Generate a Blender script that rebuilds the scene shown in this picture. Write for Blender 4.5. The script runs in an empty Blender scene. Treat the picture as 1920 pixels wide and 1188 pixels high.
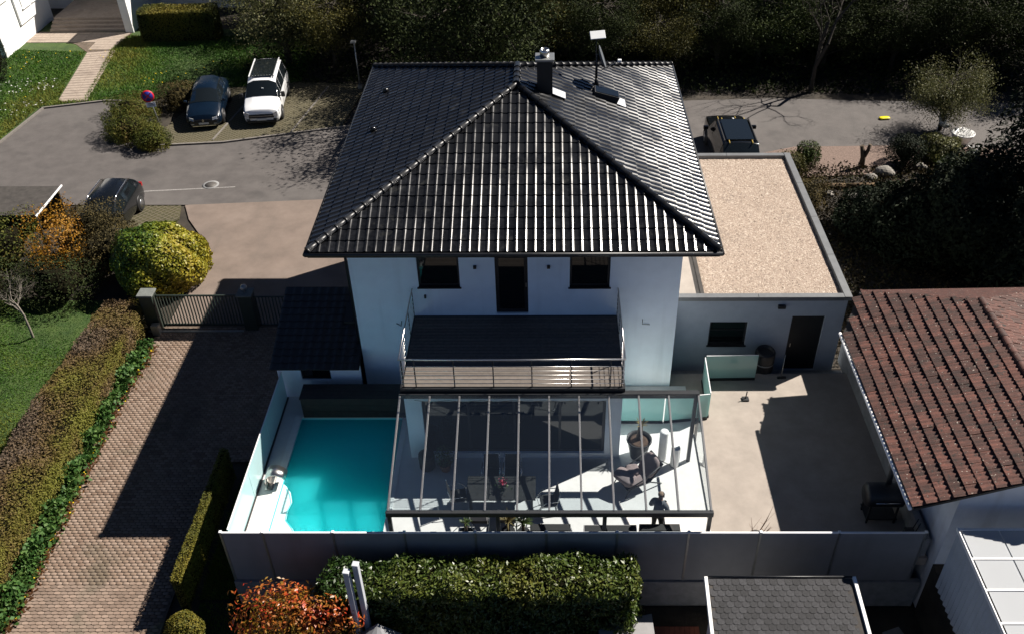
import bpy, bmesh, math, random
import numpy as np
from mathutils import Vector, Matrix

random.seed(7)
RNG = np.random.default_rng(11)
R = math.radians
SC = bpy.context.scene
COL = SC.collection

# ------------------------------------------------------------------ camera
cam_d = bpy.data.cameras.new('camera')
cam = bpy.data.objects.new('camera', cam_d)
COL.objects.link(cam)
cam_d.sensor_fit = 'HORIZONTAL'
cam_d.sensor_width = 36.0
cam_d.lens = 32.52
cam_d.shift_x = -0.02486
cam_d.shift_y = 0.0
cam_d.clip_start = 0.5
cam_d.clip_end = 2000
CAM_AXES = [[0.999931, 0.007486, -0.009011], [0.002529, 0.613104, 0.789998], [0.011439, -0.789966, 0.613043]]
m = Matrix(CAM_AXES).transposed().to_4x4()
m.translation = (0, 0, 21.58)
cam.matrix_world = m
SC.camera = cam

# ------------------------------------------------------------------ light
SUN_AZ, SUN_EL = R(30.2), R(44.8)          # azimuth from +X towards +Y
w = bpy.data.worlds.new('World'); SC.world = w
w.use_nodes = True
nt = w.node_tree
sky = nt.nodes.new('ShaderNodeTexSky')
sky.sky_type = 'NISHITA'
sky.sun_disc = False
sky.sun_elevation = SUN_EL
sky.sun_rotation = math.pi / 2 - SUN_AZ
sky.altitude = 300
sky.air_density = 0.30
sky.dust_density = 0.0
sky.ozone_density = 2.0
bg = nt.nodes['Background']
bg.inputs['Strength'].default_value = 0.05
nt.links.new(sky.outputs[0], bg.inputs[0])
sun_d = bpy.data.lights.new('sun', 'SUN')
sun_d.energy = 5.0
sun_d.angle = R(0.53)
sun_d.color = (1.0, 0.93, 0.84)
sun = bpy.data.objects.new('sun', sun_d); COL.objects.link(sun)
sdir = Vector((math.cos(SUN_EL) * math.cos(SUN_AZ), math.cos(SUN_EL) * math.sin(SUN_AZ), math.sin(SUN_EL)))
sun.rotation_euler = sdir.to_track_quat('Z', 'Y').to_euler()
sun.location = sdir * 60

SC.view_settings.view_transform = 'Standard'
SC.view_settings.look = 'None'
SC.view_settings.exposure = 0.95
SC.view_settings.gamma = 1.0
SC.render.engine = 'CYCLES'
SC.cycles.max_bounces = 6
SC.cycles.diffuse_bounces = 3
SC.cycles.glossy_bounces = 3
SC.cycles.transparent_max_bounces = 12
SC.cycles.caustics_reflective = False
SC.cycles.caustics_refractive = False
SC.cycles.sample_clamp_indirect = 4.0
SC.cycles.use_denoising = True

# ------------------------------------------------------------------ materials
def nodes_of(mat):
    mat.use_nodes = True
    return mat.node_tree, mat.node_tree.nodes['Principled BSDF']

def mat(name, col, rough=0.6, metal=0.0, var=0.0, scale=8.0, bump=0.0, bscale=60.0, col2=None, spec=0.5,
        detail=4.0, rvar=0.0, obvar=0.0, ior=1.5, coat=0.0, world=False):
    """procedural surface: base colour broken up by two noises, optional fine relief"""
    m = bpy.data.materials.new(name)
    nt, b = nodes_of(m)
    b.inputs['Roughness'].default_value = rough
    b.inputs['Metallic'].default_value = metal
    b.inputs['Specular IOR Level'].default_value = spec
    if coat: b.inputs['Coat Weight'].default_value = coat
    tc = nt.nodes.new('ShaderNodeTexCoord'); vec = tc.outputs['Object']
    if world: vec = nt.nodes.new('ShaderNodeNewGeometry').outputs['Position']
    if var or col2:
        n = nt.nodes.new('ShaderNodeTexNoise'); n.inputs['Scale'].default_value = scale
        n.inputs['Detail'].default_value = detail; n.inputs['Roughness'].default_value = 0.65
        nt.links.new(vec, n.inputs['Vector'])
        r = nt.nodes.new('ShaderNodeValToRGB')
        c2 = col2 or tuple(min(1, c * (1 + var)) for c in col)
        c1 = tuple(c * (1 - var) for c in col) if not col2 else col
        r.color_ramp.elements[0].position = 0.32; r.color_ramp.elements[1].position = 0.68
        r.color_ramp.elements[0].color = (*c1, 1); r.color_ramp.elements[1].color = (*c2, 1)
        nt.links.new(n.outputs['Fac'], r.inputs['Fac'])
        out = r.outputs['Color']
        if rvar:
            mr = nt.nodes.new('ShaderNodeMapRange')
            mr.inputs['To Min'].default_value = max(0.02, rough - rvar); mr.inputs['To Max'].default_value = rough + rvar
            nt.links.new(n.outputs['Fac'], mr.inputs['Value']); nt.links.new(mr.outputs[0], b.inputs['Roughness'])
        if obvar:
            oi = nt.nodes.new('ShaderNodeObjectInfo')
            hs = nt.nodes.new('ShaderNodeHueSaturation')
            mr = nt.nodes.new('ShaderNodeMapRange')
            mr.inputs['To Min'].default_value = 1 - obvar; mr.inputs['To Max'].default_value = 1 + obvar
            nt.links.new(oi.outputs['Random'], mr.inputs['Value']); nt.links.new(mr.outputs[0], hs.inputs['Value'])
            nt.links.new(out, hs.inputs['Color']); out = hs.outputs['Color']
        nt.links.new(out, b.inputs['Base Color'])
    else:
        b.inputs['Base Color'].default_value = (*col, 1)
    if bump:
        n2 = nt.nodes.new('ShaderNodeTexNoise'); n2.inputs['Scale'].default_value = bscale
        n2.inputs['Detail'].default_value = 5
        nt.links.new(vec, n2.inputs['Vector'])
        bp = nt.nodes.new('ShaderNodeBump'); bp.inputs['Strength'].default_value = bump; bp.inputs['Distance'].default_value = 0.02
        nt.links.new(n2.outputs['Fac'], bp.inputs['Height']); nt.links.new(bp.outputs[0], b.inputs['Normal'])
    return m

def face_mat(name, cols, rough=0.6, spec=0.4, trans=0.0, noise=0.0, metal=0.0, nscale=1.0, bump=0.0, bscale=40):
    """colour picked per face from the float attribute 'rnd' (leaf, tile, paver... each its own shade)"""
    m = bpy.data.materials.new(name)
    nt, b = nodes_of(m)
    b.inputs['Roughness'].default_value = rough
    b.inputs['Specular IOR Level'].default_value = spec
    b.inputs['Metallic'].default_value = metal
    at = nt.nodes.new('ShaderNodeAttribute'); at.attribute_name = 'rnd'
    r = nt.nodes.new('ShaderNodeValToRGB')
    els = r.color_ramp.elements
    while len(els) < len(cols): els.new(0.5)
    for i, c in enumerate(cols):
        els[i].position = i / (len(cols) - 1); els[i].color = (*c, 1)
    src = at.outputs['Fac']
    tc = nt.nodes.new('ShaderNodeTexCoord')
    if noise:
        n = nt.nodes.new('ShaderNodeTexNoise'); n.inputs['Scale'].default_value = nscale; n.inputs['Detail'].default_value = 3
        nt.links.new(tc.outputs['Object'], n.inputs['Vector'])
        mr = nt.nodes.new('ShaderNodeMapRange'); mr.inputs['From Min'].default_value = 0.3; mr.inputs['From Max'].default_value = 0.7
        mr.inputs['To Min'].default_value = -noise; mr.inputs['To Max'].default_value = noise
        nt.links.new(n.outputs['Fac'], mr.inputs['Value'])
        ad = nt.nodes.new('ShaderNodeMath'); ad.operation = 'ADD'
        nt.links.new(src, ad.inputs[0]); nt.links.new(mr.outputs[0], ad.inputs[1]); src = ad.outputs[0]
    nt.links.new(src, r.inputs['Fac'])
    nt.links.new(r.outputs['Color'], b.inputs['Base Color'])
    if bump:
        n2 = nt.nodes.new('ShaderNodeTexNoise'); n2.inputs['Scale'].default_value = bscale; n2.inputs['Detail'].default_value = 4
        nt.links.new(tc.outputs['Object'], n2.inputs['Vector'])
        bp = nt.nodes.new('ShaderNodeBump'); bp.inputs['Strength'].default_value = bump; bp.inputs['Distance'].default_value = 0.02
        nt.links.new(n2.outputs['Fac'], bp.inputs['Height']); nt.links.new(bp.outputs[0], b.inputs['Normal'])
    if trans:
        tr = nt.nodes.new('ShaderNodeBsdfTranslucent'); nt.links.new(r.outputs['Color'], tr.inputs['Color'])
        mx = nt.nodes.new('ShaderNodeMixShader'); mx.inputs[0].default_value = trans
        nt.links.new(b.outputs[0], mx.inputs[1]); nt.links.new(tr.outputs[0], mx.inputs[2])
        nt.links.new(mx.outputs[0], nt.nodes['Material Output'].inputs['Surface'])
    return m

def overlay(m, col, scale=(1, 1, 1), lo=.55, hi=.7, amount=.5, detail=6, voronoi=False, freq=1.0):
    """worn marks with a shape of their own laid over a material: stretched noise blotches or thin voronoi cracks"""
    nt = m.node_tree; b = nt.nodes['Principled BSDF']
    l = b.inputs['Base Color'].links
    ge = nt.nodes.new('ShaderNodeNewGeometry'); mp = nt.nodes.new('ShaderNodeMapping')
    mp.inputs['Scale'].default_value = scale
    nt.links.new(ge.outputs['Position'], mp.inputs['Vector'])
    r = nt.nodes.new('ShaderNodeMapRange'); r.inputs['From Min'].default_value = lo; r.inputs['From Max'].default_value = hi
    r.inputs['To Max'].default_value = amount
    if voronoi:
        wn = nt.nodes.new('ShaderNodeTexNoise'); wn.inputs['Scale'].default_value = 1.3; wn.inputs['Detail'].default_value = 6
        nt.links.new(mp.outputs[0], wn.inputs['Vector'])
        ad = nt.nodes.new('ShaderNodeVectorMath'); ad.operation = 'ADD'
        nt.links.new(mp.outputs[0], ad.inputs[0]); nt.links.new(wn.outputs['Color'], ad.inputs[1])
        vo = nt.nodes.new('ShaderNodeTexVoronoi'); vo.feature = 'DISTANCE_TO_EDGE'; vo.inputs['Scale'].default_value = freq
        nt.links.new(ad.outputs[0], vo.inputs['Vector']); nt.links.new(vo.outputs['Distance'], r.inputs['Value'])
        r.inputs['To Min'].default_value = amount; r.inputs['To Max'].default_value = 0.0
    else:
        n = nt.nodes.new('ShaderNodeTexNoise'); n.inputs['Scale'].default_value = freq; n.inputs['Detail'].default_value = detail
        nt.links.new(mp.outputs[0], n.inputs['Vector']); nt.links.new(n.outputs['Fac'], r.inputs['Value'])
    mx = nt.nodes.new('ShaderNodeMixRGB'); mx.inputs['Color2'].default_value = (*col, 1)
    nt.links.new(r.outputs[0], mx.inputs['Fac'])
    if l: nt.links.new(l[0].from_socket, mx.inputs['Color1'])
    else: mx.inputs['Color1'].default_value = b.inputs['Base Color'].default_value
    nt.links.new(mx.outputs[0], b.inputs['Base Color'])
    return m

def rough_noise(m, lo, hi, freq=1.5):
    nt = m.node_tree; b = nt.nodes['Principled BSDF']
    ge = nt.nodes.new('ShaderNodeNewGeometry'); n = nt.nodes.new('ShaderNodeTexNoise'); n.inputs['Scale'].default_value = freq; n.inputs['Detail'].default_value = 5
    nt.links.new(ge.outputs['Position'], n.inputs['Vector'])
    r = nt.nodes.new('ShaderNodeMapRange'); r.inputs['From Min'].default_value = .35; r.inputs['From Max'].default_value = .68
    r.inputs['To Min'].default_value = lo; r.inputs['To Max'].default_value = hi
    nt.links.new(n.outputs['Fac'], r.inputs['Value']); nt.links.new(r.outputs[0], b.inputs['Roughness'])

def glass_mat(name, tint=(0.95, 0.97, 0.97), refl=1.0, rough=0.01, ior=1.45, diffuse=None, dfac=0.0, transl=0.0):
    """thin pane: clear pass-through, fresnel reflection, optional milky share"""
    m = bpy.data.materials.new(name); m.use_nodes = True
    nt = m.node_tree; nt.nodes.remove(nt.nodes['Principled BSDF'])
    out = nt.nodes['Material Output']
    tp = nt.nodes.new('ShaderNodeBsdfTransparent'); tp.inputs['Color'].default_value = (*tint, 1)
    base = tp.outputs[0]
    if diffuse:
        df = nt.nodes.new('ShaderNodeBsdfDiffuse'); df.inputs['Color'].default_value = (*diffuse, 1)
        dsh = df.outputs[0]
        if transl:
            tl = nt.nodes.new('ShaderNodeBsdfTranslucent'); tl.inputs['Color'].default_value = (*diffuse, 1)
            mm = nt.nodes.new('ShaderNodeMixShader'); mm.inputs[0].default_value = transl
            nt.links.new(dsh, mm.inputs[1]); nt.links.new(tl.outputs[0], mm.inputs[2]); dsh = mm.outputs[0]
        m0 = nt.nodes.new('ShaderNodeMixShader'); m0.inputs[0].default_value = dfac
        nt.links.new(base, m0.inputs[1]); nt.links.new(dsh, m0.inputs[2]); base = m0.outputs[0]
    gl = nt.nodes.new('ShaderNodeBsdfGlossy'); gl.inputs['Roughness'].default_value = rough
    gl.inputs['Color'].default_value = (1, 1, 1, 1)
    lw = nt.nodes.new('ShaderNodeLayerWeight'); lw.inputs['Blend'].default_value = 0.5      # facing = 1 - |cos|
    po = nt.nodes.new('ShaderNodeMath'); po.operation = 'POWER'; po.inputs[1].default_value = 5.0
    nt.links.new(lw.outputs['Facing'], po.inputs[0])
    f0 = ((ior - 1) / (ior + 1)) ** 2
    mu = nt.nodes.new('ShaderNodeMath'); mu.operation = 'MULTIPLY_ADD'; mu.inputs[1].default_value = (1 - f0) * refl; mu.inputs[2].default_value = f0 * refl
    nt.links.new(po.outputs[0], mu.inputs[0])
    mx = nt.nodes.new('ShaderNodeMixShader')
    nt.links.new(mu.outputs[0], mx.inputs[0]); nt.links.new(base, mx.inputs[1]); nt.links.new(gl.outputs[0], mx.inputs[2])
    nt.links.new(mx.outputs[0], out.inputs['Surface'])
    return m

# ------------------------------------------------------------------ object helpers
def tag(o, label=None, cat=None, group=None, kind=None):
    if label: o['label'] = label
    if cat: o['category'] = cat
    if group: o['group'] = group
    if kind: o['kind'] = kind
    return o

def link(o, parent=None):
    COL.objects.link(o)
    if parent is not None: o.parent = parent
    return o

def thing(name, label, cat, loc=(0, 0, 0), rz=0.0, group=None):
    o = bpy.data.objects.new(name, None)
    o.empty_display_size = 0.2
    COL.objects.link(o)
    o.location = loc; o.rotation_euler = (0, 0, rz)
    return tag(o, label, cat, group)

ORG = {}
def wthing(name, label, cat, loc=(0, 0, 0), group=None):
    """an Empty at the thing's base whose parts are written in world coordinates"""
    o = thing(name, label, cat, loc, 0.0, group)
    ORG[o] = Vector(loc)
    return o

def org_of(parent):
    while parent is not None:
        if parent in ORG: return ORG[parent]
        parent = parent.parent
    return Vector((0, 0, 0))

def mesh_np(name, V, F, mats, parent=None, smooth=False, midx=None, rnd=None):
    """V (n,3), F (m,k) int array -> object"""
    me = bpy.data.meshes.new(name)
    V = np.asarray(V, dtype=np.float32) - np.array(org_of(parent), dtype=np.float32); F = np.asarray(F, dtype=np.int32)
    me.vertices.add(len(V)); me.vertices.foreach_set('co', V.ravel())
    k = F.shape[1]
    me.loops.add(F.size); me.loops.foreach_set('vertex_index', F.ravel())
    me.polygons.add(len(F)); me.polygons.foreach_set('loop_start', np.arange(0, F.size, k, dtype=np.int32))
    me.polygons.foreach_set('loop_total', np.full(len(F), k, dtype=np.int32))
    if midx is not None: me.polygons.foreach_set('material_index', np.asarray(midx, dtype=np.int32))
    if smooth: me.polygons.foreach_set('use_smooth', np.ones(len(F), dtype=bool))
    if rnd is not None:
        a = me.attributes.new('rnd', 'FLOAT', 'FACE'); a.data.foreach_set('value', np.asarray(rnd, dtype=np.float32))
    me.update(calc_edges=True)
    for mm in (mats if isinstance(mats, (list, tuple)) else [mats]): me.materials.append(mm)
    return link(bpy.data.objects.new(name, me), parent)

class MB:
    """collects shapes; build() links them as one mesh object"""
    def __init__(s): s.v = []; s.f = []; s.m = []; s.sm = []
    def add(s, vs, fs, mi=0, smooth=False):
        o = len(s.v); s.v += [tuple(p) for p in vs]
        for f in fs: s.f.append([i + o for i in f]); s.m.append(mi); s.sm.append(smooth)
        return s
    def box(s, x0, x1, y0, y1, z0, z1, mi=0):
        vs = [(x0, y0, z0), (x1, y0, z0), (x1, y1, z0), (x0, y1, z0), (x0, y0, z1), (x1, y0, z1), (x1, y1, z1), (x0, y1, z1)]
        return s.add(vs, [(0, 3, 2, 1), (4, 5, 6, 7), (0, 1, 5, 4), (1, 2, 6, 5), (2, 3, 7, 6), (3, 0, 4, 7)], mi)
    def hexa(s, p, mi=0):
        """8 corners, bottom ring then top ring"""
        return s.add(p, [(0, 3, 2, 1), (4, 5, 6, 7), (0, 1, 5, 4), (1, 2, 6, 5), (2, 3, 7, 6), (3, 0, 4, 7)], mi)
    def bar(s, a, b, w, h, mi=0, up=(0, 0, 1)):
        """rectangular bar from a to b"""
        a, b = Vector(a), Vector(b); d = (b - a).normalized(); u = Vector(up)
        if abs(d.dot(u)) > 0.98: u = Vector((0, 1, 0))
        sx = d.cross(u).normalized() * (w / 2); sz = sx.cross(d).normalized() * (h / 2)
        p = [a - sx - sz, a + sx - sz, b + sx - sz, b - sx - sz, a - sx + sz, a + sx + sz, b + sx + sz, b - sx + sz]
        return s.hexa(p, mi)
    def prism(s, poly, z0, z1, mi=0):
        n = len(poly)
        vs = [(x, y, z0) for x, y in poly] + [(x, y, z1) for x, y in poly]
        fs = [tuple(reversed(range(n))), tuple(range(n, 2 * n))] + [(i, (i + 1) % n, n + (i + 1) % n, n + i) for i in range(n)]
        return s.add(vs, fs, mi)
    def tube(s, pts, rad, n=8, mi=0, caps=True, smooth=True):
        pts = [Vector(p) for p in pts]
        if not isinstance(rad, (list, tuple)): rad = [rad] * len(pts)
        vs = []; fs = []
        prev = None
        for i, p in enumerate(pts):
            d = (pts[min(i + 1, len(pts) - 1)] - pts[max(i - 1, 0)]).normalized()
            if prev is None:
                u = Vector((0, 0, 1)) if abs(d.z) < 0.9 else Vector((1, 0, 0))
            else: u = prev
            a = d.cross(u).normalized(); b = a.cross(d).normalized(); prev = b
            for k in range(n):
                t = 2 * math.pi * k / n
                vs.append(p + (a * math.cos(t) + b * math.sin(t)) * rad[i])
        for i in range(len(pts) - 1):
            for k in range(n):
                fs.append((i * n + k, i * n + (k + 1) % n, (i + 1) * n + (k + 1) % n, (i + 1) * n + k))
        s.add(vs, fs, mi, smooth)
        if caps:
            o = len(s.v) - len(vs)
            s.f.append([o + k for k in reversed(range(n))]); s.m.append(mi); s.sm.append(False)
            s.f.append([o + (len(pts) - 1) * n + k for k in range(n)]); s.m.append(mi); s.sm.append(False)
        return s
    def lathe(s, prof, c=(0, 0, 0), n=16, mi=0, axis='z', smooth=True):
        """prof list of (r, h)"""
        vs = []; fs = []
        for r, h in prof:
            for k in range(n):
                t = 2 * math.pi * k / n
                x, y = r * math.cos(t), r * math.sin(t)
                p = (x, y, h) if axis == 'z' else ((h, x, y) if axis == 'x' else (y, h, x))
                vs.append((p[0] + c[0], p[1] + c[1], p[2] + c[2]))
        for i in range(len(prof) - 1):
            for k in range(n):
                fs.append((i * n + k, i * n + (k + 1) % n, (i + 1) * n + (k + 1) % n, (i + 1) * n + k))
        o = len(s.v)
        s.add(vs, fs, mi, smooth)
        if prof[0][0] > 1e-4: s.f.append([o + k for k in reversed(range(n))]); s.m.append(mi); s.sm.append(False)
        if prof[-1][0] > 1e-4: s.f.append([o + (len(prof) - 1) * n + k for k in range(n)]); s.m.append(mi); s.sm.append(False)
        return s
    def xform(s, M):
        s.v = [tuple(M @ Vector(p)) for p in s.v]; return s
    def build(s, name, mats, parent=None, bevel=0.0, seg=1, loc=None, rz=0.0):
        me = bpy.data.meshes.new(name)
        g = org_of(parent)
        me.from_pydata([(p[0] - g.x, p[1] - g.y, p[2] - g.z) for p in s.v] if g.length else s.v, [], s.f)
        for mm in (mats if isinstance(mats, (list, tuple)) else [mats]): me.materials.append(mm)
        me.polygons.foreach_set('material_index', s.m)
        me.polygons.foreach_set('use_smooth', s.sm)
        me.update()
        o = link(bpy.data.objects.new(name, me), parent)
        if loc is not None: o.location = loc
        if rz: o.rotation_euler = (0, 0, rz)
        if bevel:
            b = o.modifiers.new('bevel', 'BEVEL'); b.width = bevel; b.segments = seg; b.limit_method = 'ANGLE'
        return o

def copy_tree(o, parent=None):
    c = o.copy(); COL.objects.link(c)
    if parent is not None: c.parent = parent
    for ch in list(o.children): copy_tree(ch, c)
    return c

def box_part(name, m, parent, *b, bevel=0.0):
    return MB().box(*b).build(name, m, parent, bevel)

# ------------------------------------------------------------------ foliage helpers
def leaf_quads(P, N, L, Wd, fold=0.25):
    """one small kite per point: P centres, N facing normals, L lengths, Wd width ratio"""
    n = len(P)
    N = N / (np.linalg.norm(N, axis=1, keepdims=True) + 1e-9)
    T = RNG.normal(size=(n, 3)); T -= N * (T * N).sum(1, keepdims=True)
    T /= np.linalg.norm(T, axis=1, keepdims=True) + 1e-9
    B = np.cross(N, T)
    L = np.asarray(L)[:, None]
    a = P - T * L * 0.5; c = P + T * L * 0.5
    b = P + B * L * Wd * 0.5 + N * L * fold * 0.3; d = P - B * L * Wd * 0.5 + N * L * fold * 0.3
    V = np.stack([a, b, c, d], 1).reshape(-1, 3)
    F = np.arange(4 * n).reshape(n, 4)
    return V, F

def leaf_cloud(name, P, N, L, m, parent=None, Wd=0.5, rnd=None, jitter=0.7):
    P = np.asarray(P, float)
    n = len(P)
    if N is None: N = RNG.normal(size=(n, 3)); N[:, 2] = np.abs(N[:, 2])
    else: N = np.asarray(N, float) + RNG.normal(size=(n, 3)) * jitter
    L = np.asarray(L) * np.ones(n) * RNG.uniform(0.7, 1.3, n)
    V, F = leaf_quads(P, N, L, Wd)
    if rnd is None: rnd = RNG.random(n)
    return mesh_np(name, V, F, m, parent, rnd=rnd)

def vnoise(P, s, seed=0):
    """cheap smooth 3-D value noise, 0..1"""
    r = np.random.default_rng(seed)
    out = np.zeros(len(P))
    for k in range(6):
        d = r.normal(size=3); d /= np.linalg.norm(d)
        f = s * r.uniform(0.6, 1.8)
        out += np.sin(P @ d * f + r.uniform(0, 6.28))
    return 0.5 + out / 7.0
# ================================================================== THE SETTING
M = {}
M['soil'] = mat('soil', (0.030, 0.024, 0.017), 0.95, var=0.5, scale=1.2, bump=0.8, bscale=25)
M['asphalt'] = mat('asphalt', (0.086, 0.077, 0.073), 0.85, var=0.20, scale=1.3, bump=0.35, bscale=160, rvar=0.08, detail=9)
M['asphalt_brown'] = mat('asphalt_brown', (0.165, 0.128, 0.106), 0.9, var=0.17, scale=0.9, bump=0.4, bscale=140, detail=10)
M['pinkgravel'] = mat('pink_gravel', (0.17, 0.120, 0.098), 0.95, var=0.35, scale=14, bump=0.9, bscale=70)
M['turf'] = mat('trodden_turf', (0.040, 0.040, 0.016), 0.95, col2=(0.075, 0.065, 0.026), scale=1.2, bump=0.8, bscale=60)
M['lawn'] = mat('lawn', (0.022, 0.050, 0.008), 0.95, col2=(0.055, 0.090, 0.016), scale=1.6, bump=0.8, bscale=60)
M['walk'] = mat('walk_slabs', (0.30, 0.245, 0.20), 0.9, var=0.14, scale=5, bump=0.3, bscale=90)
M['kerb'] = mat('kerb_stone', (0.16, 0.145, 0.13), 0.9, var=0.2, scale=6, bump=0.3, bscale=60)
M['terrace'] = mat('terrace_tiles', (0.66, 0.64, 0.62), 0.55, var=0.05, scale=3, bump=0.05, bscale=40)
M['concrete'] = mat('court_concrete', (0.30, 0.262, 0.228), 0.85, var=0.13, scale=1.5, bump=0.25, bscale=50, detail=10)
M['concrete_grey'] = mat('grey_concrete', (0.22, 0.22, 0.22), 0.9, var=0.2, scale=3, bump=0.3, bscale=40)
M['line'] = mat('worn_line', (0.22, 0.21, 0.20), 0.9, var=0.3, scale=10)
overlay(M['asphalt'], (0.125, 0.115, 0.108), (1, 1, 1), .50, .70, .55, freq=.22)
overlay(M['asphalt'], (0.040, 0.037, 0.036), (1, 1, 1), .57, .68, .5, freq=.45)
overlay(M['asphalt_brown'], (0.10, 0.082, 0.070), (1, .35, 1), .55, .72, .5, freq=.5)
overlay(M['asphalt_brown'], (0.22, 0.175, 0.148), (1, 1, 1), .56, .70, .4, freq=.35)
overlay(M['concrete'], (0.235, 0.205, 0.178), (1, 1, 1), .55, .72, .45, freq=.5)
overlay(M['walk'], (0.16, 0.125, 0.10), (1, 1, 1), .52, .70, .5, freq=1.2)
PAV_COLS = [(0.165, 0.112, 0.082), (0.220, 0.158, 0.120), (0.255, 0.190, 0.150), (0.200, 0.142, 0.105)]
M['paver'] = face_mat('paver', PAV_COLS, 0.9, 0.3, noise=0.25, nscale=0.6, bump=0.25, bscale=90)
M['paver_obj'] = mat('paver_single', (0.180, 0.126, 0.094), 0.9, col2=(0.255, 0.190, 0.150), scale=0.9, bump=0.25, bscale=90, obvar=0.22, world=True)
for k_ in ('paver', 'paver_obj'):
    overlay(M[k_], (0.075, 0.070, 0.045), (1, 1, 1), .58, .72, .55, freq=.9)
    overlay(M[k_], (0.090, 0.068, 0.055), (1, .3, 1), .55, .72, .5, freq=.6)
M['joint'] = mat('paver_joint', (0.10, 0.075, 0.055), 0.95, var=0.4, scale=4)
M['turfgrid'] = mat('grid_paver', (0.105, 0.090, 0.058), 0.9, var=0.15, scale=6, bump=0.3)

GL = -1.9                                # street and driveway level; the pool terrace is z = 0
def struct(name, mb, m, parent=None, **k):
    o = mb.build(name, m, parent, **k)
    if parent is None: o['kind'] = 'structure'
    return o

def ground_h(x, y):
    t = np.clip((x + 7.0) / 14.0, 0, 1)
    h = -1.96 + t * 0.9                      # the street rises to the right behind the house
    h[(y < 16.45)] = -2.02
    h[(x > -9.1) & (x < 10.9) & (y >= 16.45) & (y < 26.0)] = -3.2
    h[(x <= -9.1) & (y < 30)] = -1.99
    far = (y > 70)
    h[far] += (np.minimum(y[far], 110) - 70) * 0.05
    return h

gx = np.unique(np.concatenate([np.array([-900, -500, -250, -120, -80]), np.arange(-60, 61, 2.0), np.array([80, 120, 250, 500, 900]), np.array([-9.12, -9.08, 10.88, 10.92, -7, 7])]))
gy = np.unique(np.concatenate([np.array([-900, -400, -100, -30]), np.arange(-10, 100, 2.0), np.array([120, 160, 250, 400, 900]), np.array([16.44, 16.46, 23.98, 24.02, 25.98, 26.02])]))
GX, GY = np.meshgrid(gx, gy)
GH = ground_h(GX.ravel(), GY.ravel())
GV = np.stack([GX.ravel(), GY.ravel(), GH], 1)
nx, ny = len(gx), len(gy)
ii, jj = np.meshgrid(np.arange(nx - 1), np.arange(ny - 1))
b0 = (jj * nx + ii).ravel()
GF = np.stack([b0, b0 + 1, b0 + nx + 1, b0 + nx], 1)
tag(mesh_np('ground', GV, GF, M['soil']), kind='structure')

# roads and yards (sheets stepped a few mm above each other); outlines and gate coordinates scaled about the camera
def street_z(x): return -1.9 + 0.9 * min(1, max(0, (x + 7.0) / 14.0))
def street_sheet(name, left, right, lift, m):
    """strip between two edge lines sampled along the street"""
    mb = MB()
    n = len(left)
    vs = [(x, y, street_z(x) + lift) for x, y in left] + [(x, y, street_z(x) + lift) for x, y in right]
    return mb.add(vs, [(i, i + 1, n + i + 1, n + i) for i in range(n - 1)]).build(name, m)
road = struct('road', MB().prism([(-65.28, 32.64), (-30.46, 39.39), (-17.63, 39.33), (-11.32, 39.79), (-7.0, 40.6), (-7.0, 48.8), (-11.64, 47.71), (-17.84, 45.92), (-22.20, 45.48), (-23.17, 51.03), (-26.33, 51.36), (-29.70, 50.37), (-30.24, 45.92), (-31.33, 42.0), (-65.28, 35.9)], -0.2, 0.0), M['asphalt'], loc=(0, 0, GL))
tag(street_sheet('road', [(-7.02, 40.6), (0.0, 40.2), (7.32, 39.97), (12.66, 42.59), (24.07, 42.48), (60, 41.0)], [(-7.02, 48.8), (0.0, 49.0), (7.95, 49.07), (12.66, 49.3), (24.07, 48.6), (60, 47.0)], 0.0, M['asphalt']), kind='structure')
struct('driveway_apron', MB().prism([(-17.62, 39.33), (-11.31, 39.79), (-6.63, 40.58), (-6.63, 29.76), (-15.67, 29.76), (-15.55, 32.10), (-15.89, 35.90), (-17.30, 37.97), (-17.89, 39.28)], -0.2, 0.006), M['asphalt_brown'], loc=(0, 0, GL))
struct('gravel_verge', MB().prism([(7.53, 39.76), (12.4, 40.2), (17.2, 40.6), (19.0, 42.0), (24.07, 42.07), (24.07, 43.1), (18, 43.5), (12.77, 43.4), (7.53, 41.44)], -0.2, 0.012), M['pinkgravel'], loc=(0, 0, -1.0))
struct('road_line', MB().prism([(-20.40, 40.61), (-15.89, 41.04), (-15.89, 41.12), (-20.40, 40.72)], -0.1, 0.005), M['line'], loc=(0, 0, GL))
k = MB()
for pts in ([(-31.34, 42.00), (-30.25, 45.92), (-29.71, 50.38), (-26.33, 51.35), (-23.18, 51.08)], [(-22.20, 45.48), (-17.84, 45.92), (-11.65, 47.70), (-7.07, 48.69)]):
    for a, b in zip(pts[:-1], pts[1:]): k.bar((*a, -0.02), (*b, -0.02), 0.12, 0.22)
struct('kerb', k, M['kerb'], loc=(0, 0, GL))

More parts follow.
